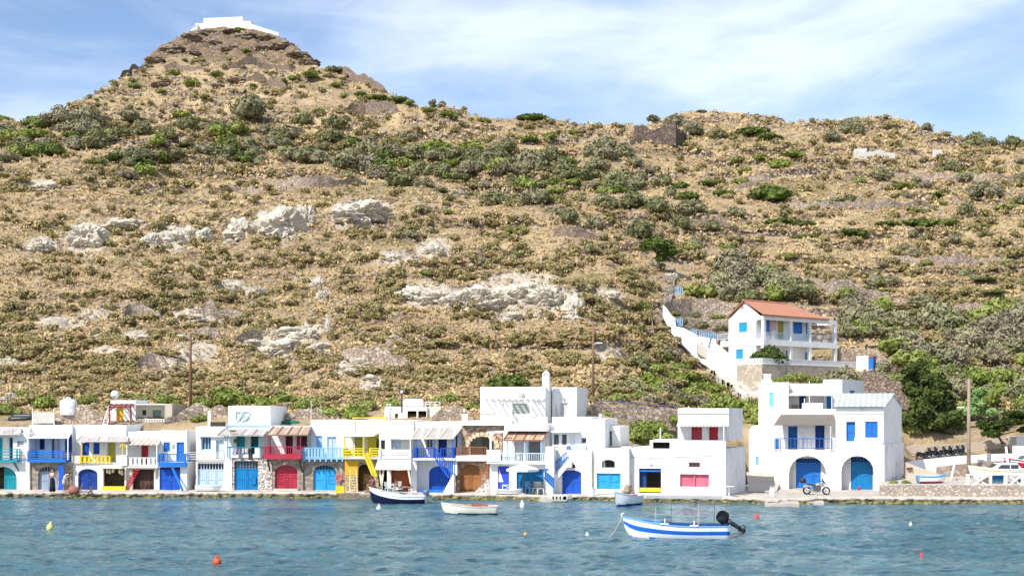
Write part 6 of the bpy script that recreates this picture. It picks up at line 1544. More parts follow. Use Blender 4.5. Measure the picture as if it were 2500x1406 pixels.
# ================================================================ BOATS
def boat(name, label, pos, head, L, B, D, bands, inner, draft=.22, benches=2, sheer=.45, fwd=.5, cat='boat', gun=None, roll=0, tr=.8, flat=.55):
    """hull lofted from stations, bow at +x; bands: [(height fraction from gunwale 0..1, material)]"""
    root = thing(name, label, cat, pos, head)
    if roll: root.rotation_euler = (roll, 0, head)
    ns, nq = 22, 13; mats = [b[1] for b in bands]
    def stn(s):
        b = B / 2 * (tr + (1 - tr) * math.sin(min(1, s / .45) * PI / 2)) * (1 - max(0, (s - fwd) / (1 - fwd)) ** 2.3) + .015
        zs = D + sheer * max(0, s - .3) ** 2 * 1.6 + .05 * (1 - s) ** 2
        zk = -draft + (draft + D * .55) * max(0, (s - .82) / .18) ** 3
        x = -L / 2 + L * s; return b, zs, zk, x
    def pt_(s, q, off=0):
        b, zs, zk, x = stn(s); a = q * PI / 2
        y = (b - off) * (math.cos(a) ** flat); z = zk + off + (zs - zk - off) * (1 - math.sin(a) ** 1.35)
        rake = .35 * (1 - q) * max(0, (s - .75) / .25) ** 2 * D
        return x + rake, max(y, 0), z
    def shell(off, qa=0):
        V = []; 
        for i in range(ns + 1):
            s = i / ns
            if off: s = .02 + s * .95
            row = [pt_(s, k / nq, off) for k in range(nq + 1)]
            V += [(x, y, z) for x, y, z in row] + [(x, -y, z) for x, y, z in row[::-1][1:]]
        return V, 2 * nq + 1
    V, m = shell(0); mb = MB(); mb.v = list(V)
    for i in range(ns):
        for k in range(m - 1):
            a = i * m + k; mb.f.append((a, a + m, a + m + 1, a + 1)); q = (k + .5) / nq if k < nq else (2 * nq - k - .5) / nq
            hz = 1 - math.sin(q * PI / 2) ** 1.35; mi = 0
            b, zs, zk, x = stn((i + .5) / ns); zz = zk + (zs - zk) * hz
            fr = zz / D
            for j, bd in enumerate(bands):
                lim = bd[0]
                if lim == 'keel':
                    if fr < bands[j][2] if len(bands[j]) > 2 else fr < .12: mi = j
                elif (1 - hz) >= lim * .8: mi = j
            mb.m.append(mi)
    mb.f.append(tuple(range(m))); mb.m.append(len(mats) - 1 if len(mats) < 2 else 0)
    hull = mb.build('hull', mats, root, True)
    V, m = shell(.045); mi_ = MB(); mi_.v = list(V)
    for i in range(ns):
        for k in range(m - 1): a = i * m + k; mi_.f.append((a, a + 1, a + m + 1, a + m)); mi_.m.append(0)
    mi_.f.append(tuple(range(m))[::-1]); mi_.m.append(0)
    mi_.build('inner_hull', inner, root, True, fix=False)
    # gunwale: closed flat rim following the sheer
    g = MB(); gm = gun or inner
    for sgn in (1, -1):
        P_ = [pt_(i / ns, 0) for i in range(ns + 1)]
        for i, (x, y, z) in enumerate(P_):
            g.v += [(x, sgn * (y + .035), z), (x, sgn * max(y - .07, 0), z), (x, sgn * max(y - .07, 0), z + .045), (x, sgn * (y + .035), z + .045)]
        o = 0 if sgn == 1 else 4 * (ns + 1)
        for i in range(ns):
            for k in range(4): g.f.append((o + 4 * i + k, o + 4 * i + 4 + k, o + 4 * i + 4 + (k + 1) % 4, o + 4 * i + (k + 1) % 4)); g.m.append(0)
        g.f += [tuple(o + j for j in range(4)), tuple(o + 4 * ns + j for j in (3, 2, 1, 0))]; g.m += [0, 0]
    b, zs, zk, x = stn(0); g.box(x - .02, x + .05, -b, b, zs - .002, zs + .05)
    g.build('gunwale', gm, root)
    for k in range(benches):
        s = .22 + .45 * k / max(1, benches - 1); b, zs, zk, x = stn(s)
        MB().box(x - .12, x + .12, -b * .92, b * .92, zs - .17, zs - .13).build('bench', inner, root)
    b, zs, zk, x = stn(.84); fd = MB()
    fd.add([(x, -b + .05, zs - .02), (x, b - .05, zs - .02), pt_(.985, 0)[:1] + (.02,) + (stn(.985)[1],), pt_(.985, 0)[:1] + (-.02,) + (stn(.985)[1],)], [(0, 1, 2, 3)]); fd.build('foredeck', inner, root, fix=False)
    return root, stn
def outboard(root, x, z, s, mat, tilt=0.9, y=0):
    """tilted-up outboard motor: cowling on the transom, leg swung up behind it"""
    pv = thing('outboard', None, None, (x, y, z)); pv.parent = root; pv.rotation_euler = (0, tilt, 0)
    return pv
def motor(root, x, z, s, mat, tilt, mat2=None):
    mb = MB(); c, sn = math.cos(tilt), math.sin(tilt)
    T = lambda u, v, w: (x + s * (u * c - w * sn), s * v, z + s * (u * sn + w * c))
    def lo(prof):   # closed loft of rounded boxes along local w
        V = []; 
        for (w, cu, hu, hv) in prof:
            for k in range(12):
                a = 2 * PI * k / 12; r_ = lambda q: math.copysign(abs(q) ** .6, q)
                V.append(T(cu + hu * r_(math.cos(a)), hv * r_(math.sin(a)), w))
        o = len(mb.v); n = len(prof); mb.v += V
        for i in range(n - 1):
            for k in range(12): mb.f.append((o + i * 12 + k, o + i * 12 + (k + 1) % 12, o + (i + 1) * 12 + (k + 1) % 12, o + (i + 1) * 12 + k)); mb.m.append(0)
        mb.f += [tuple(o + k for k in range(12))[::-1], tuple(o + (n - 1) * 12 + k for k in range(12))]; mb.m += [0, 0]
    lo([(.02, -.05, .16, .13), (.08, -.06, .26, .19), (.25, -.07, .29, .2), (.42, -.07, .25, .18), (.5, -.06, .16, .12), (.53, -.05, .06, .05)])
    cw = mb.build('outboard_motor', mat, root, True)
    mb = MB(); lo([(.02, -.03, .13, .1), (-.2, -.05, .1, .07), (-.55, -.06, .09, .05), (-.62, -.08, .1, .05)])
    o2 = len(mb.v)
    mb.prism([(0, 0), (0, 0)], 0) if False else None
    leg = mb.build('motor_leg', mat2 or mat, cw, True)
    mb = MB(); mb.bar(T(-.3, 0, -.64), T(.12, 0, -.64), .22 * s, .02 * s)
    mb.bar(T(-.02, 0, -.6), T(-.05, 0, -.9), .03 * s, .16 * s)
    lo([(-.72, -.08, .1, .05), (-.79, -.08, .14, .06), (-.86, -.07, .08, .04)])
    for k in range(3):
        a = k * 2.094; mb.bar(T(-.24, 0, -.79), T(-.25, .13 * math.cos(a), -.79 + .13 * math.sin(a)), .08 * s, .015 * s)
    mb.build('propeller_foot', mat2 or mat, cw)
    MB().tube([T(.2, 0, .1), T(.5, .05, .12), T(.75, .08, .16)], .025 * s, 6).build('tiller', BLACK, cw)
    return cw

HW = paint((.78, .79, .8), .35, .1); STRB = paint((.012, .13, .55), .35, .1); NAVY = paint((.006, .008, .04), .3, .1); HTEAL = paint((.0, .07, .1), .4); GUNB = paint((.16, .4, .75), .4, .1)
# the big open boat
p = W(1655, 1310, 63.0); p.z = -.08
rt, stn = boat('fishing_boat', 'white open boat with blue stripe, sun canopy and black outboard moored in front', p, PI - .16, 5.0, 1.75, .62, [(0, HW), (.27, STRB), (.52, HW), ('keel', STRB, .1)], GUNB, .22, 3, .5)
motor(rt, -2.36, .86, 1.12, BLACK, -1.0, BLACK)
GALV = simple('galvanised', (.55, .52, .47), .45, .4)
TOP = 2.15
for (x, y) in [(1.05, .6), (.35, -.72), (-1.0, .74), (-1.75, -.68)]: MB().bar((x, y, .6), (x, y, TOP), .035).build('canopy_pole', GALV, rt)
mb = MB(); nx_ = 8
for i in range(nx_ + 1):
    x = 1.5 - 3.6 * i / nx_
    for j in range(7):
        y = -.95 + 1.9 * j / 6; mb.v.append((x, y, TOP + .02 - .10 * math.sin(PI * j / 6) * math.sin(PI * i / nx_) - .04 * (abs(y) > .9)))
for i in range(nx_):
    for j in range(6): a = i * 7 + j; mb.f.append((a, a + 1, a + 8, a + 7)); mb.m.append(0)
cn = mb.build('canopy', paint((.62, .61, .58), .8, .1), rt); md = cn.modifiers.new('thick', 'SOLIDIFY'); md.thickness = .03
vl = MB()
for sy in (-.97, .95): vl.box(-2.1, 1.5, sy, sy + .02, TOP - .13, TOP + .01)
for sx in (-2.12, 1.5): vl.box(sx, sx + .02, -.95, .95, TOP - .13, TOP + .01)
vl.build('underside_shade', paint((.42, .42, .41), .9), cn)  # darker grey edge added to show the canopy's shaded underside
for (s, sg) in ((.34, 1), (.34, -1), (.62, 1), (.62, -1)):
    b, zs, zk, x = stn(s); y = sg * b
    q = MB(); q.box(x - .2, x + .2, y - .09, y + .06, zs + .046, zs + .1); q.bar((x, y, zs + .1), (x, y, zs + .32), .05); q.build('rowlock', HW, rt)
b, zs, zk, x = stn(1.0); q = MB(); q.tube([(x + .2, 0, zs - .02), (x + .27, 0, zs + .13), (x + .12, 0, zs + .2)], .035, 6); q.build('bow_post', HW, rt)
mr = rt.matrix_basis
wp = lambda v: Matrix.Translation(p) @ Matrix.Rotation(PI - .16, 4, 'Z') @ Vector(v)
a = wp((x + .2, 0, zs + .05))
for (e, l) in (((1465, 1312), 'slack mooring line from the big boat bow into the water'),):
    q = MB(); z = W(e[0], e[1], 62.0); z.z = -.05
    q.tube([Vector((0, 0, 0))] + [(z - a) * u + Vector((0, 0, -.35 * math.sin(PI * u))) for u in (.2, .4, .6, .8, 1)], .018, 5)
    z2 = W(1478, 1309, 62.4); z2.z = -.05; q2 = MB(); q2.tube([Vector((0, 0, -.35))] + [(z2 - a) * u + Vector((0, 0, -.35 * (1 - u) - .12 * math.sin(PI * u))) for u in (.3, .6, 1)], .018, 5)
    o = q.build('mooring_rope', ROPE); o.location = a; tag(o, l, 'rope'); o = q2.build('mooring_rope', ROPE); o.location = a; tag(o, 'second shorter mooring line hanging from the big boat stem', 'rope')
# navy boat
p = W(974, 1228, 85.8); p.z = -.06
rt, stn = boat('rowing_boat', 'navy hulled boat with white top strake and tilted grey outboard beside the quay', p, PI - .12, 3.7, 1.4, .5, [(0, HW), (.3, NAVY), ('keel', HTEAL, .12)], HW, .2, 3, .75, gun=HW)
motor(rt, -1.95, .62, .75, simple('grey_plastic', (.1, .14, .22), .4), -.9)
# cream boat
p = W(1149, 1255, 76.8); p.z = 0
rt, stn = boat('rowing_boat', 'small cream boat with teal bottom and fishing nets piled inside', p, PI - .05, 3.25, 1.2, .42, [(0, paint((.76, .74, .7), .4)), (.16, paint((.72, .68, .55), .4)), ('keel', HTEAL, .18)], paint((.7, .66, .6), .5), .18, 2, .3, gun=paint((.7, .6, .55), .5))
for (x, y, c, s) in ((.1, .1, (.3, .22, .16), .3), (-.45, -.05, (.25, .09, .06), .32), (-.8, .1, (.28, .1, .07), .26)):
    q = MB(); v, f = ICO2; vv = v * (s, s * .9, s * .55); vv = vv * (1 + .25 * fbm(v[:, 0] * 3 + x, v[:, 1] * 3 + v[:, 2] * 2, 5, 3))[:, None] + (x, y, .45); q.add(vv.tolist(), f.tolist()); q.build('net_pile', paint(c, .9), rt, True)
# small bow-on boat
p = W(1531, 1233, 83.6); p.z = .07
rt, stn = boat('rowing_boat', 'little white boat with dark blue bottom seen from its bow by the quay', p, PI + .95, 2.7, 1.2, .5, [(0, HW), ('keel', paint((.008, .04, .3)), .16)], paint((.6, .55, .62), .5), .15, 2, .5, gun=HW)
MB().box(-.9, .3, -.28, .28, .5, .62).build('folded_cover', PINK, rt)
# boats ashore
p = W(508, 1199, 93.4); p.z = QZ + .02
rt, stn = boat('rowing_boat', 'small white rowing boat pulled up before the pale blue garage doors', p, .05, 1.75, .8, .34, [(0, HW)], PALEB, .0, 2, .08, gun=PALEB, tr=.95, fwd=.62)
p = W(1241, 1205, 90.0); p.z = QZ + .02
rt, stn = boat('rowing_boat', 'low white boat with pale blue trim resting on the quay by the parasol', p, .06, 1.75, .75, .26, [(0, HW)], PALEB, .0, 1, .1, gun=WHITEP, tr=.9)
q = MB()
for (a_, b_) in (((-.4, -.3, .3), (.4, .3, .62)), ((.4, -.3, .3), (-.4, .3, .62)), ((-.45, 0, .64), (.45, 0, .64)), ((-.45, -.2, .3), (-.45, .25, .64)), ((.45, -.2, .3), (.45, .25, .64))): q.bar(a_, b_, .04)
o = q.build('trestle', WHITEP); o.location = p + Vector((.05, .1, -.0)); tag(o, 'white folding trestle standing in the low boat by the parasol', 'trestle')
p = W(2274, 1183, 91.5); p.z = 1.0
rt, stn = boat('rowing_boat', 'little white boat with red bottom and blue rim standing in the yard', p, .1, 1.95, .85, .45, [(0, GUNB), (.14, HW), ('keel', paint((.35, .02, .04)), .3)], PALEB, .02, 2, .2, gun=GUNB, tr=.9)
q = MB().hexa([(-.8, -.3, .5), (.7, -.3, .5), (.7, .3, .5), (-.8, .3, .5)], [(-.6, -.1, .62), (.5, -.1, .6), (.5, .1, .6), (-.6, .1, .62)]); q.build('cover', paint((.4, .5, .7), .8), rt)
def cabin_boat(label, px, py, d, L, hull, stripe, cab, head=PI, z=None):
    p = W(px, py, d); p.z = z if z is not None else 1.0
    rt, stn = boat('motor_boat', label, p, head, L, 1.5, .62, [(0, hull), (.2, stripe), (.3, hull)], HW, .05, 0, .35, gun=HW)
    q = MB(); pl = [(1.15, .64), (.5, 1.08), (-.75, 1.12), (-1.15, .64)]
    k = L / 4.6; pl = [(a * k, b) for a, b in pl]
    V = [(x, -.62, z_) for x, z_ in pl] + [(x, .62, z_) for x, z_ in pl]
    q.add(V, [(0, 1, 2, 3), (7, 6, 5, 4), (0, 4, 5, 1), (1, 5, 6, 2), (2, 6, 7, 3)]); c = q.build('cabin', cab, rt)
    for sg in (-1, 1):
        for (xa, xb) in ((.35, -.25), (-.32, -.85)):
            w_ = MB(); y = sg * .63; w_.add([(xa * k + .3 * (xa > .3), y, .72), (xb * k, y, .72), (xb * k, y, 1.0), (xa * k + .02, y, 1.0)], [(0, 1, 2, 3)]); w_.build('cabin_window', GLASS, c, fix=False)
    w_ = MB(); w_.add([(1.06 * k, -.5, .7), (1.06 * k, .5, .7), (.58 * k, .5, 1.03), (.58 * k, -.5, 1.03)], [(0, 1, 2, 3)]); w_ = w_.build('windscreen', GLASS, c, fix=False); w_.location = (.025, 0, .02)
    q = MB()
    for sx in (-.3, .3): q.box(sx * L - .1, sx * L + .1, -.75, .75, -.62, .1)
    q.build('cradle', WOODP, rt)
cabin_boat('white motor boat with yellow stripe and low cabin standing on the right yard', 2450, 1160, 92.2, 4.6, HW, paint((.6, .38, .06)), HW, PI - .05, 1.3)
cabin_boat('boat with red hull and white cabin half hidden at the right edge', 2515, 1150, 96, 3.6, paint((.45, .02, .04), .4), HW, HW, PI, 1.75)
# inflatable on the terrace at the left
q = MB(); p = W(55, 1024, 102)
for sg in (-1, 1): q.tube([(-.95, sg * .4, 0), (-.6, sg * .42, 0), (.4, sg * .42, .02), (.85, sg * .28, .1), (1.05, 0, .16)], [.17, .24, .24, .22, .2], 12)
q.box(-.8, .6, -.3, .3, -.12, -.06); o = q.build('inflatable_boat', simple('black_hypalon', (.02, .023, .025), .45), None, True); o.location = p + Vector((0, 0, .12)); o.rotation_euler = (.25, 0, .1); tag(o, 'black inflatable dinghy lying on the terrace at the far left', 'dinghy')

# ---------------------------------------------------------------- buoys
def buoy(px, py, wpx, mat, label, kind='ball'):
    d = CH * F / (py - HZ); r_ = wpx * d / F / 2; q = MB()
    if kind == 'ball': prof = [(r_ * math.sin(t), -r_ * math.cos(t)) for t in np.linspace(.05, PI - .28, 12)] + [(r_ * .3, r_ * 1.0), (r_ * .3, r_ * 1.25), (r_ * .15, r_ * 1.3)]
    elif kind == 'can': prof = [(r_ * .4, -r_ * 2), (r_, -r_ * 1.7), (r_, r_ * 1.0), (r_ * .8, r_ * 1.3), (r_ * .35, r_ * 1.6), (r_ * .35, r_ * 2.1), (r_ * .1, r_ * 2.2)]
    else: prof = [(r_ * .2, -r_ * 1.2), (r_ * .8, -r_ * .8), (r_, 0), (r_ * .85, r_ * .75), (r_ * .4, r_ * 1.05), (r_ * .3, r_ * 1.5), (r_ * .1, r_ * 1.55)]
    q.lathe(prof, 16); rt = thing('mooring_buoy', label, 'buoy', (((px - 1250) * d / F), d, r_ * .42))
    o = q.build('float', mat, rt, True)
    e = MB(); e.tube([(r_ * .32 * math.cos(t), 0, prof[-1][1] + r_ * .3 * math.sin(t) + r_ * .1) for t in np.linspace(0, 2 * PI, 9)], r_ * .08, 5); e.build('ring', mat, rt)
    rt.rotation_euler = (random.uniform(-.2, .2), random.uniform(-.2, .2), 0)
buoy(530, 1376, 22, paint((.55, .08, .03), .4), 'large orange red ball buoy nearest the camera')
buoy(122, 1291, 17, paint((.75, .68, .2), .5), 'pale yellow buoy tilted in the water at the left', 'egg')
buoy(925, 1243, 12, paint((.8, .8, .76), .5), 'flat white buoy just off the bow of the navy boat', 'egg')
buoy(1275, 1236, 11, HW, 'upright white canister buoy in front of the blue arched door', 'can')
buoy(1283, 1306, 9, paint((.6, .35, .1), .5), 'tiny orange buoy left of the big boat')
buoy(1434, 1307, 9, HW, 'small white buoy near the end of the mooring line')
buoy(1847, 1267, 13, paint((.6, .06, .05), .4), 'small red float right of the black outboard', 'egg')
buoy(2223, 1284, 8, paint((.76, .7, .45), .5), 'narrow cream buoy in the right water', 'can')
buoy(2250, 1360, 9, paint((.65, .03, .05), .4), 'bright red can buoy at the lower right', 'can')

# ---------------------------------------------------------------- poles and lamps
def pole(label, px, ptop, pbot, d, wpx, mat, arm=None, name='utility_pole', cat='pole', bulb=False):
    b_ = W(px, pbot, d); t = W(px, ptop, d); H = t.z - b_.z; r_ = wpx * d / F / 2; rt = thing(name, label, cat, b_)
    MB().tube([(0, 0, -1.0), (0, 0, H * .5), (0.02, 0, H)], [r_ * 1.2, r_, r_ * .8], 8).build('post', mat, rt, True)
    q = MB(); q.bar((-.25, 0, H - .25), (.25, 0, H - .25), .06); q.lathe([(.03, 0), (.05, .05), (.02, .1)], 6, (-.2, 0, H - .2)); q.lathe([(.03, 0), (.05, .05), (.02, .1)], 6, (.2, 0, H - .2)); q.build('insulators', GREYP, rt)
    if arm:
        q = MB(); ex, ez = arm; q.tube([(0, 0, H + ez - .35), (ex * .5, -.05, H + ez - .05), (ex, -.1, H + ez)], .035, 6); q.build('lamp_arm', LGREY, rt)
        s = 1 if ex > 0 else -1; q = MB().hexa([(ex - .1 * s, -.2, H + ez - .06), (ex + .45 * s, -.2, H + ez - .04), (ex + .45 * s, 0, H + ez - .04), (ex - .1 * s, 0, H + ez - .06)], [(ex - .1 * s, -.16, H + ez + .08), (ex + .4 * s, -.15, H + ez + .05), (ex + .4 * s, -.05, H + ez + .05), (ex - .1 * s, -.04, H + ez + .08)]); q.build('lamp_head', LGREY, rt)
    return rt
pole('reddish brown wooden pole with a lamp arm above the left houses', 465, 814, 1000, 106, 6.5, POLE, (-.65, -.15))
pole('tall bare wooden pole with a small lamp right of the chimney', 1448, 782, 975, 108, 6, WOODP, (.35, -1.9))
pole('weathered leaning pole with lamp arm by the parked motorbikes', 2365, 924, 1165, 99, 9, paint((.33, .25, .18), .9, .4), (-.5, -2.2))
rt = thing('street_lamp', 'dark garden lamp post with a white globe on the roof terrace', 'lamp', W(981, 1020, 99.5))
H = 60 * 99.5 / F; MB().tube([(0, 0, 0), (0, 0, H)], .06, 8).build('post', paint((.04, .035, .04)), rt); q = MB(); q.lathe([(.02, 0), (.1, .05), (.12, .12), (.09, .2), (.02, .23)], 10, (0, 0, H)); q.build('globe', WHITEP, rt); MB().lathe([(.16, 0), (.14, .3), (.08, .4)], 10).build('plinth', WHITE, rt)
q = MB(); a = W(1438, 992, 106); pts = [a] + [W(x, y, 106.5) for x, y in ((1458, 982), (1475, 978), (1500, 979), (1540, 983), (1600, 989), (1655, 991))]
q.tube([p - a for p in pts], .05, 6); 
for x, y in ((1470, 979), (1540, 983), (1610, 989)):
    b_ = W(x, y, 106.5) - a; q.bar(b_, b_ + Vector((0, 0, -1.6)), .07)
o = q.build('handrail', paint((.12, .1, .25))); o.location = a; tag(o, 'thin blue handrail along the top of the pale rubble retaining wall', 'railing')

# ---------------------------------------------------------------- things on the roofs
rt = thing('water_tank', 'large white plastic water tank standing on the rubble wall', 'tank', W(167, 1013, 101)); k = 101 / F
MB().lathe([(18 * k, 0), (20 * k, .05), (20 * k, 8 * k), (20.6 * k, 9 * k), (20 * k, 10 * k), (20 * k, 20 * k), (20.6 * k, 21 * k), (20 * k, 22 * k), (20 * k, 31 * k), (17 * k, 36 * k), (9 * k, 39 * k), (6 * k, 39.5 * k)], 24).build('body', HW, rt, True)
MB().lathe([(6 * k, 39.4 * k), (6.5 * k, 43 * k), (2 * k, 44 * k)], 16).build('lid', HW, rt)
rt = thing('water_tank', 'rounded horizontal white tank on the flat roof of the pale green house', 'tank', W(1009, 992, 104.5)); MB().lathe([(.05, -.85), (.22, -.82), (.3, -.7), (.31, 0), (.3, .7), (.22, .82), (.05, .85)], 16, (0, 0, .3), 0, 'x').build('body', HW, rt, True); MB().box(-.6, .6, -.2, .2, -.1, .06).build('stand', GREYP, rt)
rt = thing('satellite_dish', 'white satellite dish on a short mast above the yellow door house', 'satellite dish', W(281, 980, 103)); q = MB(); q.lathe([(.34, -.06), (.3, -.02), (.2, .03), (.02, .06)], 18, (0, 0, .55), 0, 'y'); q.build('dish', HW, rt, True); MB().tube([(0, .06, 0), (0, .06, .55)], .03, 6).build('mast', GREYP, rt); MB().tube([(0, -.05, .3), (0, -.35, .5)], .02, 5).build('feed_arm', GREYP, rt)
rt = thing('screen_fence', 'grey netting windbreak between two white posts on the left terrace', 'screen', W(104, 1036, 100)); q = MB(); q.box(-.75, .85, -.02, .02, .1, .98); q.build('netting', paint((.5, .48, .43), .95), rt)
for x in (-.78, .88): MB().tube([(x, 0, -.3), (x, 0, 1.25)], .035, 6).build('post', WHITEP, rt)
rt = thing('ladder', 'white wooden ladder leaning beside the brown pergola', 'ladder', W(258, 1038, 100.2)); q = MB()
A, B_ = Vector((-.25, 0, 0)), Vector((.1, .5, 1.5)); C, D_ = Vector((.12, 0, 0)), Vector((.38, .5, 1.5)); q.bar(A, B_, .06); q.bar(C, D_, .06)
for u in np.linspace(.08, .95, 8): q.bar(A.lerp(B_, u), C.lerp(D_, u), .05)
q.build('rails_and_rungs', WHITEP, rt)
def table(label, p, r_, h_, mat, cloth=None, name='table'):
    rt = thing(name, label, 'table', p); MB().lathe([(r_ * .97, h_ - .03), (r_, h_ - .015), (r_ * .97, h_)], 18).build('top', mat, rt)
    MB().lathe([(.2, 0), (.18, .03), (.03, .06), (.03, h_ - .04), (.1, h_ - .031)], 10).build('pedestal', mat, rt); return rt
def chair(label, p, rz, mat):
    rt = thing('garden_chair', label, 'chair', p, rz)
    MB().box(-.22, .22, -.22, .22, .42, .45).build('seat', mat, rt)
    q = MB(); 
    for k in range(6): x = -.2 + .08 * k; q.bar((x, .21, .47), (x * 1.1, .3, .82), .035, .02)
    q.bar((-.25, .31, .84), (.25, .31, .84), .05, .03); q.build('backrest', mat, rt)
    for sx in (-1, 1):
        for sy in (-1, 1): MB().bar((sx * .2, sy * .2, .42), (sx * .24, sy * .25, 0), .045).build('leg', mat, rt)
        MB().bar((sx * .26, -.2, .64), (sx * .26, .26, .64), .05, .03).build('armrest', mat, rt)
    return rt
def at(px, py, z=QZ):
    d = (CH - z) * F / (py - HZ); return Vector(((px - 1250) * d / F, d, z))
table('round orange red table under the brown pergola', W(288, 1037, 100.0), .3, .6, paint((.55, .13, .04)))
table('small round white table by the shaded side of the red window house', at(1780, 1212), .38, .72, HW)
table('low white coffee table in front of the lounging person', at(972, 1206), .3, .38, HW)
chair('white plastic chair left of the taverna ladder', at(950, 1206), .5, HW); chair('white plastic chair beside the lounging person', at(968, 1205), -.4, paint((.74, .72, .66)))
chair('cream plastic chair nearest the blue stair rail', at(1318, 1207), .2, paint((.72, .68, .56))); chair('cream plastic chair left of its twin at the blue doors', at(1309, 1205.5), -.2, paint((.74, .7, .6)))
chair('small sky blue chair in front of the azure doors', at(1294, 1205), .6, LBLUE)
rt = thing('parasol', 'large white parasol on a thin pole before the azure triple doors', 'parasol', at(1276, 1207)); MB().tube([(0, 0, 0), (0, 0, 2.15)], .03, 8).build('pole', WOODP, rt); MB().lathe([(.28, 0), (.26, .07), (.06, .12)], 12).build('base', GREYP, rt)
q = MB(); n = 10
for k in range(n): a = 2 * PI * k / n; q.v += [(1.12 * math.cos(a), 1.12 * math.sin(a), 1.62), (1.15 * math.cos(a), 1.15 * math.sin(a), 1.78), (.6 * math.cos(a), .6 * math.sin(a), 1.98)]
q.v.append((0, 0, 2.16)); q.m = []
for k in range(n):
    j = (k + 1) % n; q.f += [(3 * k, 3 * j, 3 * j + 1, 3 * k + 1), (3 * k + 1, 3 * j + 1, 3 * j + 2, 3 * k + 2), (3 * k + 2, 3 * j + 2, 3 * n)]
q.m = [0] * len(q.f); o = q.build('canopy', paint((.76, .74, .7), .9), rt); md = o.modifiers.new('t', 'SOLIDIFY'); md.thickness = .015
def bottle_pair():
    for k, x in enumerate((1882, 1888)):
        q = MB(); q.lathe([(.07, 0), (.08, .02), (.08, .5), (.05, .58), (.04, .6)], 12); q.box(-.03, .03, -.02, .02, .6, .68); o = q.build('water_canister', HW, None, True); o.location = at(x, 1211 + k); tag(o, ('white canister at the foot of the lane, left of a pair', 'white canister at the foot of the lane, right of a pair')[k], 'canister')
bottle_pair()
q = MB(); q.lathe([(.17, 0), (.2, .5), (.21, .52)], 14); o = q.build('waste_bin', paint((.6, .62, .65))); o.location = at(1446, 1209); tag(o, 'pale grey bin against the white wall left of the rough plastered house', 'bin')
q = MB(); q.lathe([(.06, 0), (.1, .02), (.1, .16), (.05, .22), (.03, .26)], 10); o = q.build('gas_bottle', RED); o.location = at(2111, 1199) + Vector((0, 1.5, 0)); tag(o, 'small red gas bottle in the right round arch', 'bottle')
for (x, y, l) in ((2183, 1178, 'low green potted bush at the foot of the gabled white wall'), (2210, 1178, 'second low green bush right of the potted one by the gabled wall')): place(SH_GREEN[2], 'green_shrub', x, 91.5, 30, l, 'shrub', None, .8, .1, .95)
h_ = thing('crate_stack', 'yellow plastic fish crates stacked beside the ochre wall', 'crates', at(831, 1204))
for k in range(2):
    q = MB(); q.box(-.3, .3, -.2, .2, .27 * k, .27 * k + .03); 
    for (a, b_, c, d) in ((-.3, .3, -.2, -.17), (-.3, .3, .17, .2), (-.3, -.27, -.17, .17), (.27, .3, -.17, .17)): q.box(a, b_, c, d, .27 * k + .03, .27 * k + .26)
    q.build('crate', YEL, h_)
rt = thing('ladder', 'wide wooden ladder leaning on the ochre wall', 'ladder', at(863, 1200)); q = MB(); A, B_ = Vector((-.28, 0, 0)), Vector((-.35, .7, 1.55)); C, D_ = Vector((.28, 0, 0)), Vector((.1, .7, 1.55)); q.bar(A, B_, .08); q.bar(C, D_, .08)
for u in np.linspace(.08, .95, 8): q.bar(A.lerp(B_, u), C.lerp(D_, u), .1, .04)
q.build('rails_and_rungs', paint((.62, .5, .25), .8), rt)
q = MB(); q.tube([(.22 * math.cos(t), 0, .22 * math.sin(t)) for t in np.linspace(0, 2 * PI, 17)], .06, 8); o = q.build('life_ring', paint((.6, .08, .06))); o.location = W(828, 1166, 94.2); tag(o, 'red life ring hung on the stone wall left of the ochre house', 'life ring')
rt = thing('driftwood_sawhorse', 'weathered wooden chair and planks before the dark blue arched door', 'planks', at(212, 1204)); q = MB(); q.bar((-.5, 0, .1), (-.35, .1, .7), .07); q.bar((-.5, 0, .12), (.35, .1, .1), .08); q.bar((.1, 0, 0), (.4, .1, .5), .07); q.bar((.4, 0, 0), (.2, .1, .5), .07); q.build('planks', WOODP, rt)
tp = thing('green_tarpaulin', 'dark green cover over a hidden boat on the terrace', 'cover', W(708, 1036, 101)); q = MB(); V, f = ICO3; vv = V * (.95, .5, .36); vv = vv * (1 + .1 * fbm(V[:, 0] * 3, V[:, 1] * 3 + V[:, 2], 4, 3))[:, None]; q.add(vv.tolist(), f.tolist()); q.build('sheet', paint((.01, .12, .07), .7), tp, True)
rt = thing('stone_bench', 'low whitewashed stone bench where the person in purple sits', 'bench', at(914, 1203)); MB().box(-.35, .5, -.1, .5, 0, .42).build('seat_block', STONEW, rt); MB().box(-.7, -.36, -.15, .4, 0, .2).build('step_block', STONEW, rt)
# white trestle railing at the right yard
rt = thing('trestle_railing', 'white cross braced timber railing on the right yard wall', 'railing', W(2430, 1185, 88.6)); k = 88.6 / F
for (x, w_) in ((2363, 8), (2420, 5), (2455, 8), (2497, 8), (2540, 8)): MB().box((x - 2430) * k - .1, (x - 2430 + w_) * k - .1, 0, .12, 0, .72).build('post', WHITEP, rt)
for (a, b_) in ((2374, 2412), (2463, 2495)):
    q = MB(); q.bar(((a - 2430) * k, .02, .02), ((b_ - 2430) * k, .02, .7), .1); q.build('brace', WHITEP, rt); q = MB(); q.bar(((a - 2430) * k, .1, .7), ((b_ - 2430) * k, .1, .02), .1); q.build('brace', WHITEP, rt)
MB().box((2360 - 2430) * k, (2560 - 2430) * k, -.02, .14, .721, .8).build('top_rail', WHITEP, rt)
MB().box((2426 - 2430) * k, (2454 - 2430) * k, .2, .25, .25, .7).build('blue_board', paint((.005, .13, .25)), rt)
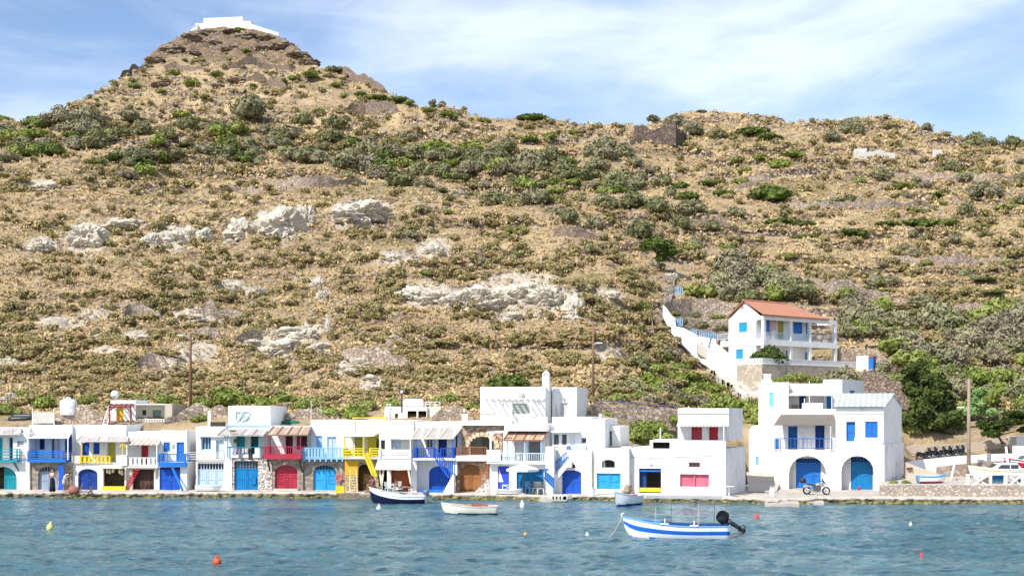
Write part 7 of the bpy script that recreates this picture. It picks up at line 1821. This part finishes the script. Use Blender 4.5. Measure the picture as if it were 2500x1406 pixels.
for (x, t, b_, dx, l) in ((2322, 1128, 1165, 10, 'leaning white pole standing before the bougainvillea'), (2462, 1090, 1140, -6, 'leaning white pole left of the red hulled boat')):
    q = MB(); A = W(x, b_, 95); B_ = W(x + dx, t, 95.5); q.bar((0, 0, -.2), B_ - A, .13); o = q.build('white_post', WHITEP); o.location = A; tag(o, l, 'post')
BOUG = leafmat('bougainvillea', (.3, .02, .05), (.5, .06, .1), (.1, .12, .03), 0)
SHB = [plant_mesh('flowering_shrub', 950 + k, BOUG, 300, 6, .12, .5, core=.6) for k in range(2)]
for k, (x, y, d, w_) in enumerate([(2220, 1128, 96.8, 20), (2262, 1150, 99, 40), (2290, 1156, 99, 50), (2315, 1162, 99, 36), (2425, 1122, 100, 20)]):
    place(SHB[k % 2], 'flowering_shrub', x, d, w_, 'red bougainvillea spilling over the walls of the yard', 'shrub', 'red bougainvillea on the yard walls', .8, .1, W(x, y + 6, d).z - .3)

# ---------------------------------------------------------------- motorbikes
def motorbike(label, p, rz, body, box=True, group=None):
    rt = thing('motorbike', label, 'motorbike', p, rz, group)
    for nm, x in (('wheel', .72), ('wheel', -.7)):
        q = MB(); q.tube([(x + .25 * math.cos(t), 0, .31 + .25 * math.sin(t)) for t in np.linspace(0, 2 * PI, 25)], .06, 8); w_ = q.build(nm, BLACK, rt, True)
        q = MB(); q.tube([(x + .19 * math.cos(t), 0, .31 + .19 * math.sin(t)) for t in np.linspace(0, 2 * PI, 21)], .02, 6)
        for k in range(5): a = k * 2 * PI / 5; q.bar((x, 0, .31), (x + .19 * math.cos(a), 0, .31 + .19 * math.sin(a)), .03)
        q.lathe([(.05, -.06), (.06, 0), (.05, .06)], 10, (x, 0, .31), 0, 'y'); q.build('rim', CHROME, w_)
    q = MB(); q.prism([(-.2, .28), (.18, .22), (.36, .42), (.3, .62), (-.12, .62), (-.28, .45)], .26, 0, 'y', -.13); q.build('engine', simple('engine_metal', (.12, .11, .11), .4, .5), rt)
    q = MB(); prof = [(-.12, .66, .08), (.0, .72, .13), (.15, .78, .15), (.3, .76, .14), (.42, .7, .1)]
    V = [(x, w * math.cos(a), z + .12 * math.sin(a)) for x, z, w in prof for a in np.linspace(0, 2 * PI, 11)[:-1]]; q.v = V
    for i in range(4):
        for k in range(10): q.f.append((i * 10 + k, i * 10 + (k + 1) % 10, i * 10 + 10 + (k + 1) % 10, i * 10 + 10 + k)); q.m.append(0)
    q.f += [tuple(range(10))[::-1], tuple(range(40, 50))]; q.m += [0, 0]; q.build('tank', body, rt, True)
    q = MB(); q.hexa([(-.75, -.1, .78), (-.08, -.13, .64), (-.08, .13, .64), (-.75, .1, .78)], [(-.78, -.09, .86), (-.05, -.1, .74), (-.05, .1, .74), (-.78, .09, .86)]); q.build('seat', BLACK, rt)
    q = MB(); q.hexa([(.3, -.12, .5), (.55, -.1, .62), (.55, .1, .62), (.3, .12, .5)], [(.3, -.16, .86), (.62, -.13, .95), (.62, .13, .95), (.3, .16, .86)]); q.build('fairing', body, rt)
    q = MB(); q.hexa([(.45, -.13, .94), (.62, -.1, .94), (.62, .1, .94), (.45, .13, .94)], [(.38, -.12, 1.18), (.42, -.1, 1.2), (.42, .1, 1.2), (.38, .12, 1.18)]); q.build('windscreen', GLASS, rt)
    q = MB()
    for s in (-.08, .08): q.bar((.72, s, .31), (.46, s, .9), .045)
    q.bar((.46, -.08, .9), (.46, .08, .9), .06); q.build('fork', CHROME, rt)
    q = MB(); q.tube([(.3, -.36, 1.02), (.42, -.15, 1.0), (.44, 0, .98), (.42, .15, 1.0), (.3, .36, 1.02)], .02, 6); q.bar((.4, -.2, 1.02), (.42, -.3, 1.18), .02); q.bar((.42, -.34, 1.2), (.42, -.24, 1.2), .08, .05); q.build('handlebar', BLACK, rt)
    q = MB()
    for s in (-.1, .1): q.bar((-.7, s, .31), (-.15, s, .36), .06)
    q.bar((-.55, .1, .5), (-.12, .12, .62), .04); q.bar((-.3, -.1, .35), (-.62, -.1, .72), .05); q.build('swingarm', CHROME, rt)
    q = MB(); q.tube([(.3, -.15, .25), (.0, -.17, .2), (-.4, -.18, .32), (-.85, -.18, .46)], [.03, .03, .06, .06], 8); q.build('exhaust', CHROME, rt, True)
    q = MB(); q.hexa([(-.95, -.07, .52), (-.4, -.09, .6), (-.4, .09, .6), (-.95, .07, .52)], [(-.92, -.06, .8), (-.4, -.08, .7), (-.4, .08, .7), (-.92, .06, .8)]); q.build('tail', body, rt)
    if box:
        q = MB(); prof = [(.88, .15), (.92, .2), (1.05, .23), (1.18, .19), (1.24, .1)]
        V = [(-.98 + w * 1.1 * math.copysign(abs(math.cos(a)) ** .6, math.cos(a)), w * math.copysign(abs(math.sin(a)) ** .6, math.sin(a)), z) for z, w in prof for a in np.linspace(0, 2 * PI, 13)[:-1]]; q.v = V
        for i in range(4):
            for k in range(12): q.f.append((i * 12 + k, i * 12 + (k + 1) % 12, i * 12 + 12 + (k + 1) % 12, i * 12 + 12 + k)); q.m.append(0)
        q.f += [tuple(range(12))[::-1], tuple(range(48, 60))]; q.m += [0, 0]; q.build('top_box', BLACK, rt, True)
    MB().lathe([(.09, .6), (.07, .66), (.02, .68)], 10, (0, 0, .86), 0, 'x').build('headlight', GLASS, rt)
    return rt
motorbike('silver motorbike with black top box parked on the quay before the left arch', at(1993, 1207), -.1, simple('silver_paint', (.42, .42, .45), .3, .4)).scale = (.93, .93, .93)
mk = motorbike('dark motorbike in the row parked above the white parapet', W(2258, 1128, 105.0), .5, paint((.02, .025, .04), .3), False, 'motorbikes parked above the white parapet')
for x, rz in ((2276, .7), (2293, .4), (2311, .65), (2327, .45), (2343, .7)):
    q = W(x, 1127 - (x - 2258) * .07, 105.0 + random.uniform(-.2, .3)); dup(mk, q, rz)

# ---------------------------------------------------------------- trees
def tree(name, label, px, pbot, d, tr_h, crown, mat, leaf, n, trunk_r=.18, cat='tree', up=.3, long=1.8, seed=0, z=None, core=.75):
    """crown: list of (dx, dy, z, r, rz) lobes in metres from the base"""
    r = np.random.default_rng(seed); b_ = Vector(((px - 1250) * d / F, d, float(ground(px, d)[0]) if z is None else z)); rt = thing(name, label, cat, b_)
    Vs, fs, ts, o = [], [], [], 0; tot = sum(c[3] ** 2 for c in crown)
    for (x, y, zz, rr, rz) in crown:
        V, Q, t = clump(r, int(n * rr ** 2 / tot), 9, leaf / rr, 1.0, core, up=up, long=long); V = V * (1, 1, 1); V[:, 2] -= .45
        V = V * (rr, rr, rz) + (x, y, zz); Vs.append(V); fs += [tuple(dict.fromkeys((q + o).tolist())) for q in Q]; ts.append(t); o += len(V)
    me = bpy.data.meshes.new('crown'); me.from_pydata(np.concatenate(Vs).tolist(), [], fs); a = me.attributes.new('tint', 'FLOAT', 'POINT'); a.data.foreach_set('value', np.concatenate(ts).astype(np.float32)); me.materials.append(mat); link('crown', me, rt)
    q = MB(); top = Vector((crown[0][0] * .5, crown[0][1] * .5, tr_h)); q.tube([(0, 0, -.5), top * .5 + Vector((.1, 0, 0)), top], [trunk_r * 1.25, trunk_r, trunk_r * .7], 8)
    for (x, y, zz, rr, rz) in crown: q.tube([top * .85, top.lerp(Vector((x, y, zz)), .5) + Vector((0, 0, -.1)), (x, y, zz)], [trunk_r * .6, trunk_r * .4, trunk_r * .15], 6)
    q.build('trunk', BARK, rt, True); return rt
tree('pine_tree', 'huge dark green tree behind the gabled white house', 2278, 1085, 110.5, 2.0, [(0, 0, 2.6, 2.2, 1.9), (-1.5, -1.0, 1.6, 1.5, 1.6), (1.0, .3, 2.0, 1.7, 1.9), (-.9, .8, 4.4, 1.7, 1.4), (-2.0, 0, 3.4, 1.2, 1.1), (.3, .5, 3.9, 1.6, 1.4), (-1.5, .6, 5.3, 1.3, 1.0), (1.5, -.3, 1.0, 1.4, 1.3), (-2.3, -1.2, .9, 1.2, 1.1), (-1.0, -1.2, .5, 1.1, .9), (.4, -1.2, .6, 1.2, 1.0)], PINEG, .26, 10000, .3, seed=3)
tree('umbrella_pine', 'umbrella pine with flat layered crown and two thin trunks at the right edge', 2462, 1112, 106.5, 2.0, [(-2.0, .2, 2.5, 1.1, .8), (-1.6, -.2, 1.9, .9, .7), (.0, 0, 2.9, 1.5, .65), (-1.2, .2, 2.7, 1.0, .7), (1.3, 0, 3.0, 1.3, .6), (.3, -.2, 3.5, 1.4, .5), (-.6, .3, 2.3, .9, .5), (1.6, .3, 2.2, 1.0, .55)], PINEG, .16, 6500, .11, seed=5)
tree('broadleaf_tree', 'light green broadleaf tree just right of the leaning pole', 2385, 1075, 112, 1.3, [(0, 0, 2.1, 1.0, 1.0), (.3, 0, 3.1, .9, .7), (-.7, -.2, 1.4, .8, .8), (.9, 0, 1.3, .8, .8)], LIMEG, .2, 2200, .12, seed=7)
tree('dark_tree', 'dark green tree standing alone on the slope at the top of the path', 1602, 668, 0, 0, [], DARKG, .3, 1) if False else None
p_, d_ = on_hill(1610, 662); tree('dark_tree', 'dark green tree standing alone on the slope at the top of the path', 1606, 662, d_, 2.4, [(0, 0, 3.2, 2.0, 1.5), (-1.3, 0, 3.4, 1.3, 1.0), (1.2, 0, 2.4, 1.5, 1.2), (.6, .3, 1.6, 1.2, .9)], DARKG, .34, 3200, .22, seed=9)
p_, d_ = on_hill(815, 182); tree('olive_tree', 'small dark tree on the skyline right of the crag', 815, 182, d_ + 1, 1.2, [(0, 0, 1.3, 2.4, 1.5), (1.8, 0, 1.1, 1.7, 1.2), (-1.8, 0, 1.0, 1.6, 1.2)], OLIVE, .5, 1400, .25, seed=11)
p_, d_ = on_hill(1060, 262); tree('olive_tree', 'left one of two small trees on the skyline of the left hill', 1056, 262, d_ + 1, 1.2, [(0, 0, .9, 1.2, 1.3), (.4, 0, 1.9, 1.0, .9), (-.6, 0, 1.5, .9, .9)], OLIVE, .4, 700, .18, seed=12)
tree('olive_tree', 'right one of two small trees on the skyline of the left hill', 1076, 262, d_ + 1, 1.0, [(0, 0, .8, 1.2, 1.2), (.3, 0, 1.7, 1.0, .8), (.8, 0, 1.0, .9, .8)], OLIVE, .4, 700, .18, seed=13)
p_, d_ = on_hill(1592, 304); tree('olive_tree', 'small tree on the right skyline beside the dark ruin', 1592, 304, d_ + 1, 1.0, [(0, 0, .9, 1.8, 1.3), (.9, 0, .7, 1.4, 1.0), (-.9, 0, .6, 1.2, .9)], OLIVE, .4, 1000, .2, seed=14)
for (x, y, w_, k) in [(1460, 1078, 70, 1), (1500, 1060, 75, 0), (1535, 1085, 80, 1), (1575, 1090, 80, 2), (1605, 1055, 80, 0), (1630, 1085, 70, 3), (1570, 1050, 60, 1), (1480, 1030, 90, 2), (1645, 1030, 50, 1)]:
    d = 101 + (1090 - y) * .06; place(SH_GREEN[k], 'green_shrub', x, d, w_, 'dense green shrub in the gap between the white houses', 'shrub', 'green shrubs between the white houses', 1.1, .1, W(x, y, d).z)
for (x, y, w_, k) in [(2230, 1085, 80, 0), (2190, 975, 70, 1), (2205, 1000, 60, 2), (2330, 1070, 80, 1), (2440, 1060, 80, 3), (2550, 1055, 90, 0), (2305, 1078, 60, 2), (2500, 1040, 80, 2), (2360, 1000, 90, 0), (2225, 1060, 75, 1), (2215, 1030, 60, 0), (2240, 940, 70, 1), (2300, 940, 80, 0), (2380, 930, 90, 1), (2450, 930, 90, 0), (2500, 1000, 90, 1), (2420, 985, 90, 1), (2500, 970, 100, 2), (2340, 960, 90, 3)]:
    d = 110 + max(0, 1085 - y) * .12; place((SH_GREEN if k < 2 else SH_OLIVE)[k], 'green_shrub' if k < 2 else 'olive_bush', x, d, w_, 'bushy green undergrowth around the trees at the right', 'shrub', 'undergrowth around the right trees', 1.1, .1, max(W(x, y, d).z, float(ground(x, d)[0])) - .15)
q = MB(); p = W(565, 1052, 95.6); V, Q, t = clump(np.random.default_rng(5), 300, 5, .2, .5, 0)
o = link('climbing_vine', plant_mesh('climbing_vine', 77, GREEN, 260, 6, .17, .4, core=.5)); o.location = W(566, 1054, 94.9); o.scale = (.42, .25, .3); tag(o, 'green vine growing over the left end of the grey brown awning', 'vine')
o = link('climbing_vine', plant_mesh('climbing_vine', 78, GREEN, 200, 5, .17, .9, core=.5)); o.location = W(574, 1082, 95.6); o.scale = (.22, .2, .4); tag(o, 'hanging vine tendrils on the white trellis by the teal door', 'vine')

q = MB(); V, f = ICO3; vv = V * (.42, .36, .34); vv = vv * (1 + .16 * fbm(V[:, 0] * 5, V[:, 1] * 5 + V[:, 2] * 4, 41, 4))[:, None]; q.add(vv.tolist(), f.tolist()); o = q.build('net_heap', paint((.3, .13, .09), .95), None, True); o.location = at(180, 1203) + Vector((0, 0, .18)); tag(o, 'heap of reddish brown fishing net on the quay right of the bending person', 'net')
stones('rock_heap', [((rng.uniform(-.4, .4) * (1 - h_) , rng.uniform(-.3, .3), .12 + h_ * .55), rng.uniform(.12, .22)) for h_ in np.linspace(0, .9, 16)], STN, 'heap of pale rocks against the right corner of the rough plastered house', 'rocks').location = at(1533, 1208)
# ================================================================ PEOPLE
def person(label, loc, rz, J, skin, hair_c, clothes, hair_len=.0):
    """one continuous skinned body; J: joints in metres (local, facing -y); clothes: list of builders"""
    rt = thing('person', label, 'person', loc, rz)
    V, E, Rr = [], [], []
    def add(p, r, par=None):
        V.append(Vector(p)); Rr.append(r)
        if par is not None: E.append((par, len(V) - 1))
        return len(V) - 1
    pel = add(J['pelvis'], .135); ws = add(J['waist'], .11, pel); ch = add(J['chest'], .135, ws); nk = add(J['neck'], .055, ch); hd = add(J['head'], .085, nk); 
    hv = (J['head'] - J['neck']).normalized(); ht = add(J['head'] + hv * .1, .075, hd)
    fw = J.get('face', Vector((0, -1, 0)))
    for s in 'lr':
        sh = add(J['sh' + s], .06, ch); el = add(J['el' + s], .042, sh); wr = add(J['wr' + s], .028, el); dv = (J['wr' + s] - J['el' + s]).normalized(); pm = add(J['wr' + s] + dv * .08, .03, wr)
        sd = dv.cross(fw); sd = sd.normalized() if sd.length > .1 else Vector((1, 0, 0))
        for k, ln in enumerate((.07, .08, .085, .075)):
            b0 = add(J['wr' + s] + dv * .1 + sd * (.026 * (k - 1.5)), .0095, pm); b1 = add(V[b0] + dv * ln * .55, .0085, b0); add(V[b1] + (dv * .75 + fw * .4) * ln * .45, .0075, b1)
        th = add(J['wr' + s] + dv * .045 + sd * .04, .011, wr); add(V[th] + (dv + sd * .5) * .05, .009, th)
        hp = add(J['hp' + s], .095, pel); kn = add(J['kn' + s], .06, hp); an = add(J['an' + s], .038, kn); ft = add(J['an' + s] + J.get('ft' + s, Vector((0, -.16, -.045))), .032, an)
    me = bpy.data.meshes.new('body'); me.from_pydata([tuple(v) for v in V], E, []); o = link('body', me, rt); o.data.materials.append(skin)
    md = o.modifiers.new('skin', 'SKIN')
    for i, sv in enumerate(me.skin_vertices[0].data): sv.radius = (Rr[i], Rr[i] * (.8 if i < 3 else 1)); sv.use_root = i == 0
    md.use_smooth_shade = True; sb = o.modifiers.new('sub', 'SUBSURF'); sb.levels = sb.render_levels = 1
    H = J['head'] + hv * .03; q = MB(); v, f = ICO2
    rgt = fw.cross(hv).normalized()
    q.tube([H + fw * .085 + hv * .02, H + fw * .115 - hv * .01, H + fw * .09 - hv * .02], [.008, .016, .008], 6); q.build('nose', skin, rt)
    for sg in (-1, 1):
        q = MB(); vv = v * .012; q.add((vv + np.array(H + fw * .088 + rgt * .032 * sg + hv * .025)).tolist(), f.tolist()); q.build('eye', DARKV, rt)
        q = MB(); vv = v * (.012, .02, .03); q.add((vv + np.array(H + rgt * .088 * sg)).tolist(), f.tolist()); q.build('ear', skin, rt)
    q = MB(); q.bar(H + fw * .088 - hv * .05 - rgt * .025, H + fw * .088 - hv * .05 + rgt * .025, .012); q.build('mouth', paint((.3, .08, .07)), rt)
    q = MB(); V2 = v * .106; V2 = V2[:, :]; pts = [Vector(x) for x in V2]
    q.add([tuple(H + p_ * 1.0 - fw * .022 + hv * .028 - (fw * max(0, p_.dot(fw)) * .55)) for p_ in pts], f.tolist())
    if hair_len: q.tube([H - fw * .07 + hv * .03, H - fw * .12 - hv * .1, H - fw * .11 - hv * (.1 + hair_len)], [.07, .075, .03], 8)
    q.build('hair', hair_c, rt, True)
    for nm, segs, mat in clothes:
        V_, E_, R_ = [], [], []
        for seg in segs:
            base = len(V_); 
            for k, (p_, r_) in enumerate(seg):
                V_.append(tuple(p_)); R_.append(r_)
                if k: E_.append((base + k - 1, base + k))
        q = MB()
        for seg in segs: q.tube([p_ for p_, r_ in seg], [r_ for p_, r_ in seg], 12)
        q.build(nm, mat, rt, True)
    return rt
def vv_(x, y, z): return Vector((x, y, z))
SKIN = simple('skin', (.5, .27, .18), .5); TAN = simple('tanned_skin', (.3, .14, .085), .5); HAIRD = simple('dark_hair', (.025, .015, .012), .5)
def stand(): return dict(pelvis=vv_(0, 0, .92), waist=vv_(0, 0, 1.08), chest=vv_(0, 0, 1.28), neck=vv_(0, 0, 1.45), head=vv_(0, -.02, 1.57), shl=vv_(-.18, 0, 1.38), shr=vv_(.18, 0, 1.38), ell=vv_(-.25, .03, 1.1), elr=vv_(.25, .03, 1.1), wrl=vv_(-.2, -.16, 1.0), wrr=vv_(.2, -.16, 1.0), hpl=vv_(-.09, 0, .86), hpr=vv_(.09, 0, .86), knl=vv_(-.1, -.02, .48), knr=vv_(.1, -.02, .48), anl=vv_(-.1, 0, .08), anr=vv_(.1, .02, .08))
J = stand()
J['wrl'] = vv_(-.1, -.2, 1.22); J['wrr'] = vv_(.12, -.2, 1.2)
person('standing woman in white top and long black skirt before the grey arched door', at(128, 1203), .3, J, SKIN, HAIRD, [('top', [[(J['waist'], .125), (vv_(0, 0, 1.2), .135), (J['chest'], .15), (vv_(0, 0, 1.41), .09)]], WHITEP), ('skirt', [[(vv_(0, 0, 1.09), .115), (vv_(0, 0, .92), .165), (vv_(0, 0, .5), .19), (vv_(0, 0, .12), .22)]], paint((.015, .015, .03), .9))], .28)
J = stand(); J.update(waist=vv_(0, -.05, 1.06), chest=vv_(.0, -.22, 1.2), neck=vv_(0, -.36, 1.3), head=vv_(0, -.47, 1.36), shl=vv_(-.18, -.28, 1.27), shr=vv_(.18, -.28, 1.27), ell=vv_(-.2, -.36, 1.0), elr=vv_(.2, -.36, 1.0), wrl=vv_(-.15, -.45, .78), wrr=vv_(.15, -.48, .78), face=vv_(0, -.8, -.6))
person('bending person in pale shirt and shorts by the rubble near the blue leaf', at(158, 1202), 1.1, J, SKIN, HAIRD, [('shirt', [[(vv_(0, -.03, .98), .145), (J['waist'], .135), (J['chest'], .16), (vv_(0, -.33, 1.27), .1)]], paint((.66, .63, .58), .9)), ('shorts', [[(vv_(0, 0, .98), .14), (vv_(0, 0, .86), .16)], [(vv_(-.09, 0, .88), .11), (vv_(-.1, -.02, .55), .1)], [(vv_(.09, 0, .88), .11), (vv_(.1, -.02, .55), .1)]], paint((.55, .5, .42), .9))])
def sit(): return dict(pelvis=vv_(0, .1, .52), waist=vv_(0, .1, .68), chest=vv_(0, .04, .88), neck=vv_(0, -.02, 1.03), head=vv_(0, -.08, 1.14), shl=vv_(-.17, .0, .97), shr=vv_(.17, .0, .97), ell=vv_(-.22, -.18, .74), elr=vv_(.22, -.18, .74), wrl=vv_(-.08, -.34, .92), wrr=vv_(.12, -.4, .66), hpl=vv_(-.09, .06, .5), hpr=vv_(.09, .06, .5), knl=vv_(-.1, -.36, .56), knr=vv_(.1, -.36, .56), anl=vv_(-.1, -.38, .1), anr=vv_(.1, -.34, .1))
J = sit()
person('woman in a purple swimsuit sitting on the whitewashed stone bench', at(905, 1203.5) + Vector((.12, .0, 0)), -.9, J, TAN, HAIRD, [('swimsuit', [[(vv_(0, .1, .44), .15), (J['waist'], .125), (J['chest'], .15), (vv_(0, .0, .95), .11)]], paint((.13, .03, .16), .8))], .12)
J = dict(pelvis=vv_(0, .25, .32), waist=vv_(0, .36, .42), chest=vv_(0, .5, .6), neck=vv_(0, .56, .76), head=vv_(0, .54, .88), shl=vv_(-.17, .52, .69), shr=vv_(.17, .52, .69), ell=vv_(-.24, .4, .46), elr=vv_(.24, .4, .46), wrl=vv_(-.16, .16, .5), wrr=vv_(.16, .16, .5), hpl=vv_(-.09, .22, .31), hpr=vv_(.09, .22, .31), knl=vv_(-.1, -.2, .5), knr=vv_(.1, -.22, .46), anl=vv_(-.1, -.62, .42), anr=vv_(.1, -.62, .42), ftl=vv_(0, -.06, .14), ftr=vv_(0, -.06, .14))
ps = at(984, 1205) + Vector((.0, .1, 0))
person('tanned person lounging with legs stretched to the right on the taverna terrace', ps, 1.35, J, TAN, HAIRD, [('trunks', [[(vv_(0, .32, .37), .14), (vv_(0, .25, .32), .15), (vv_(0, .12, .37), .14)]], paint((.03, .03, .06), .9))])
rt = thing('sun_chair', 'low reclining chair carrying the tanned lounging person', 'chair', ps, 1.35)
q = MB(); q.bar((-.0, .1, .17), (0, .42, .17), .46, .04); q.build('seat', HW, rt); q = MB(); q.bar((0, .42, .2), (0, .78, .72), .46, .03); q.build('backrest', HW, rt)
for sx in (-.2, .2):
    for y in (.12, .45): MB().bar((sx, y, 0), (sx, y, .15), .04).build('leg', HW, rt)
rt = thing('footstool', 'white stool under the feet of the lounging person', 'stool', ps, 1.35); MB().box(-.2, .2, -.72, -.45, .33, .36).build('seat', HW, rt)
for sx in (-.17, .17):
    for y in (-.69, -.48): MB().bar((sx, y, 0), (sx, y, .33), .035).build('leg', HW, rt)
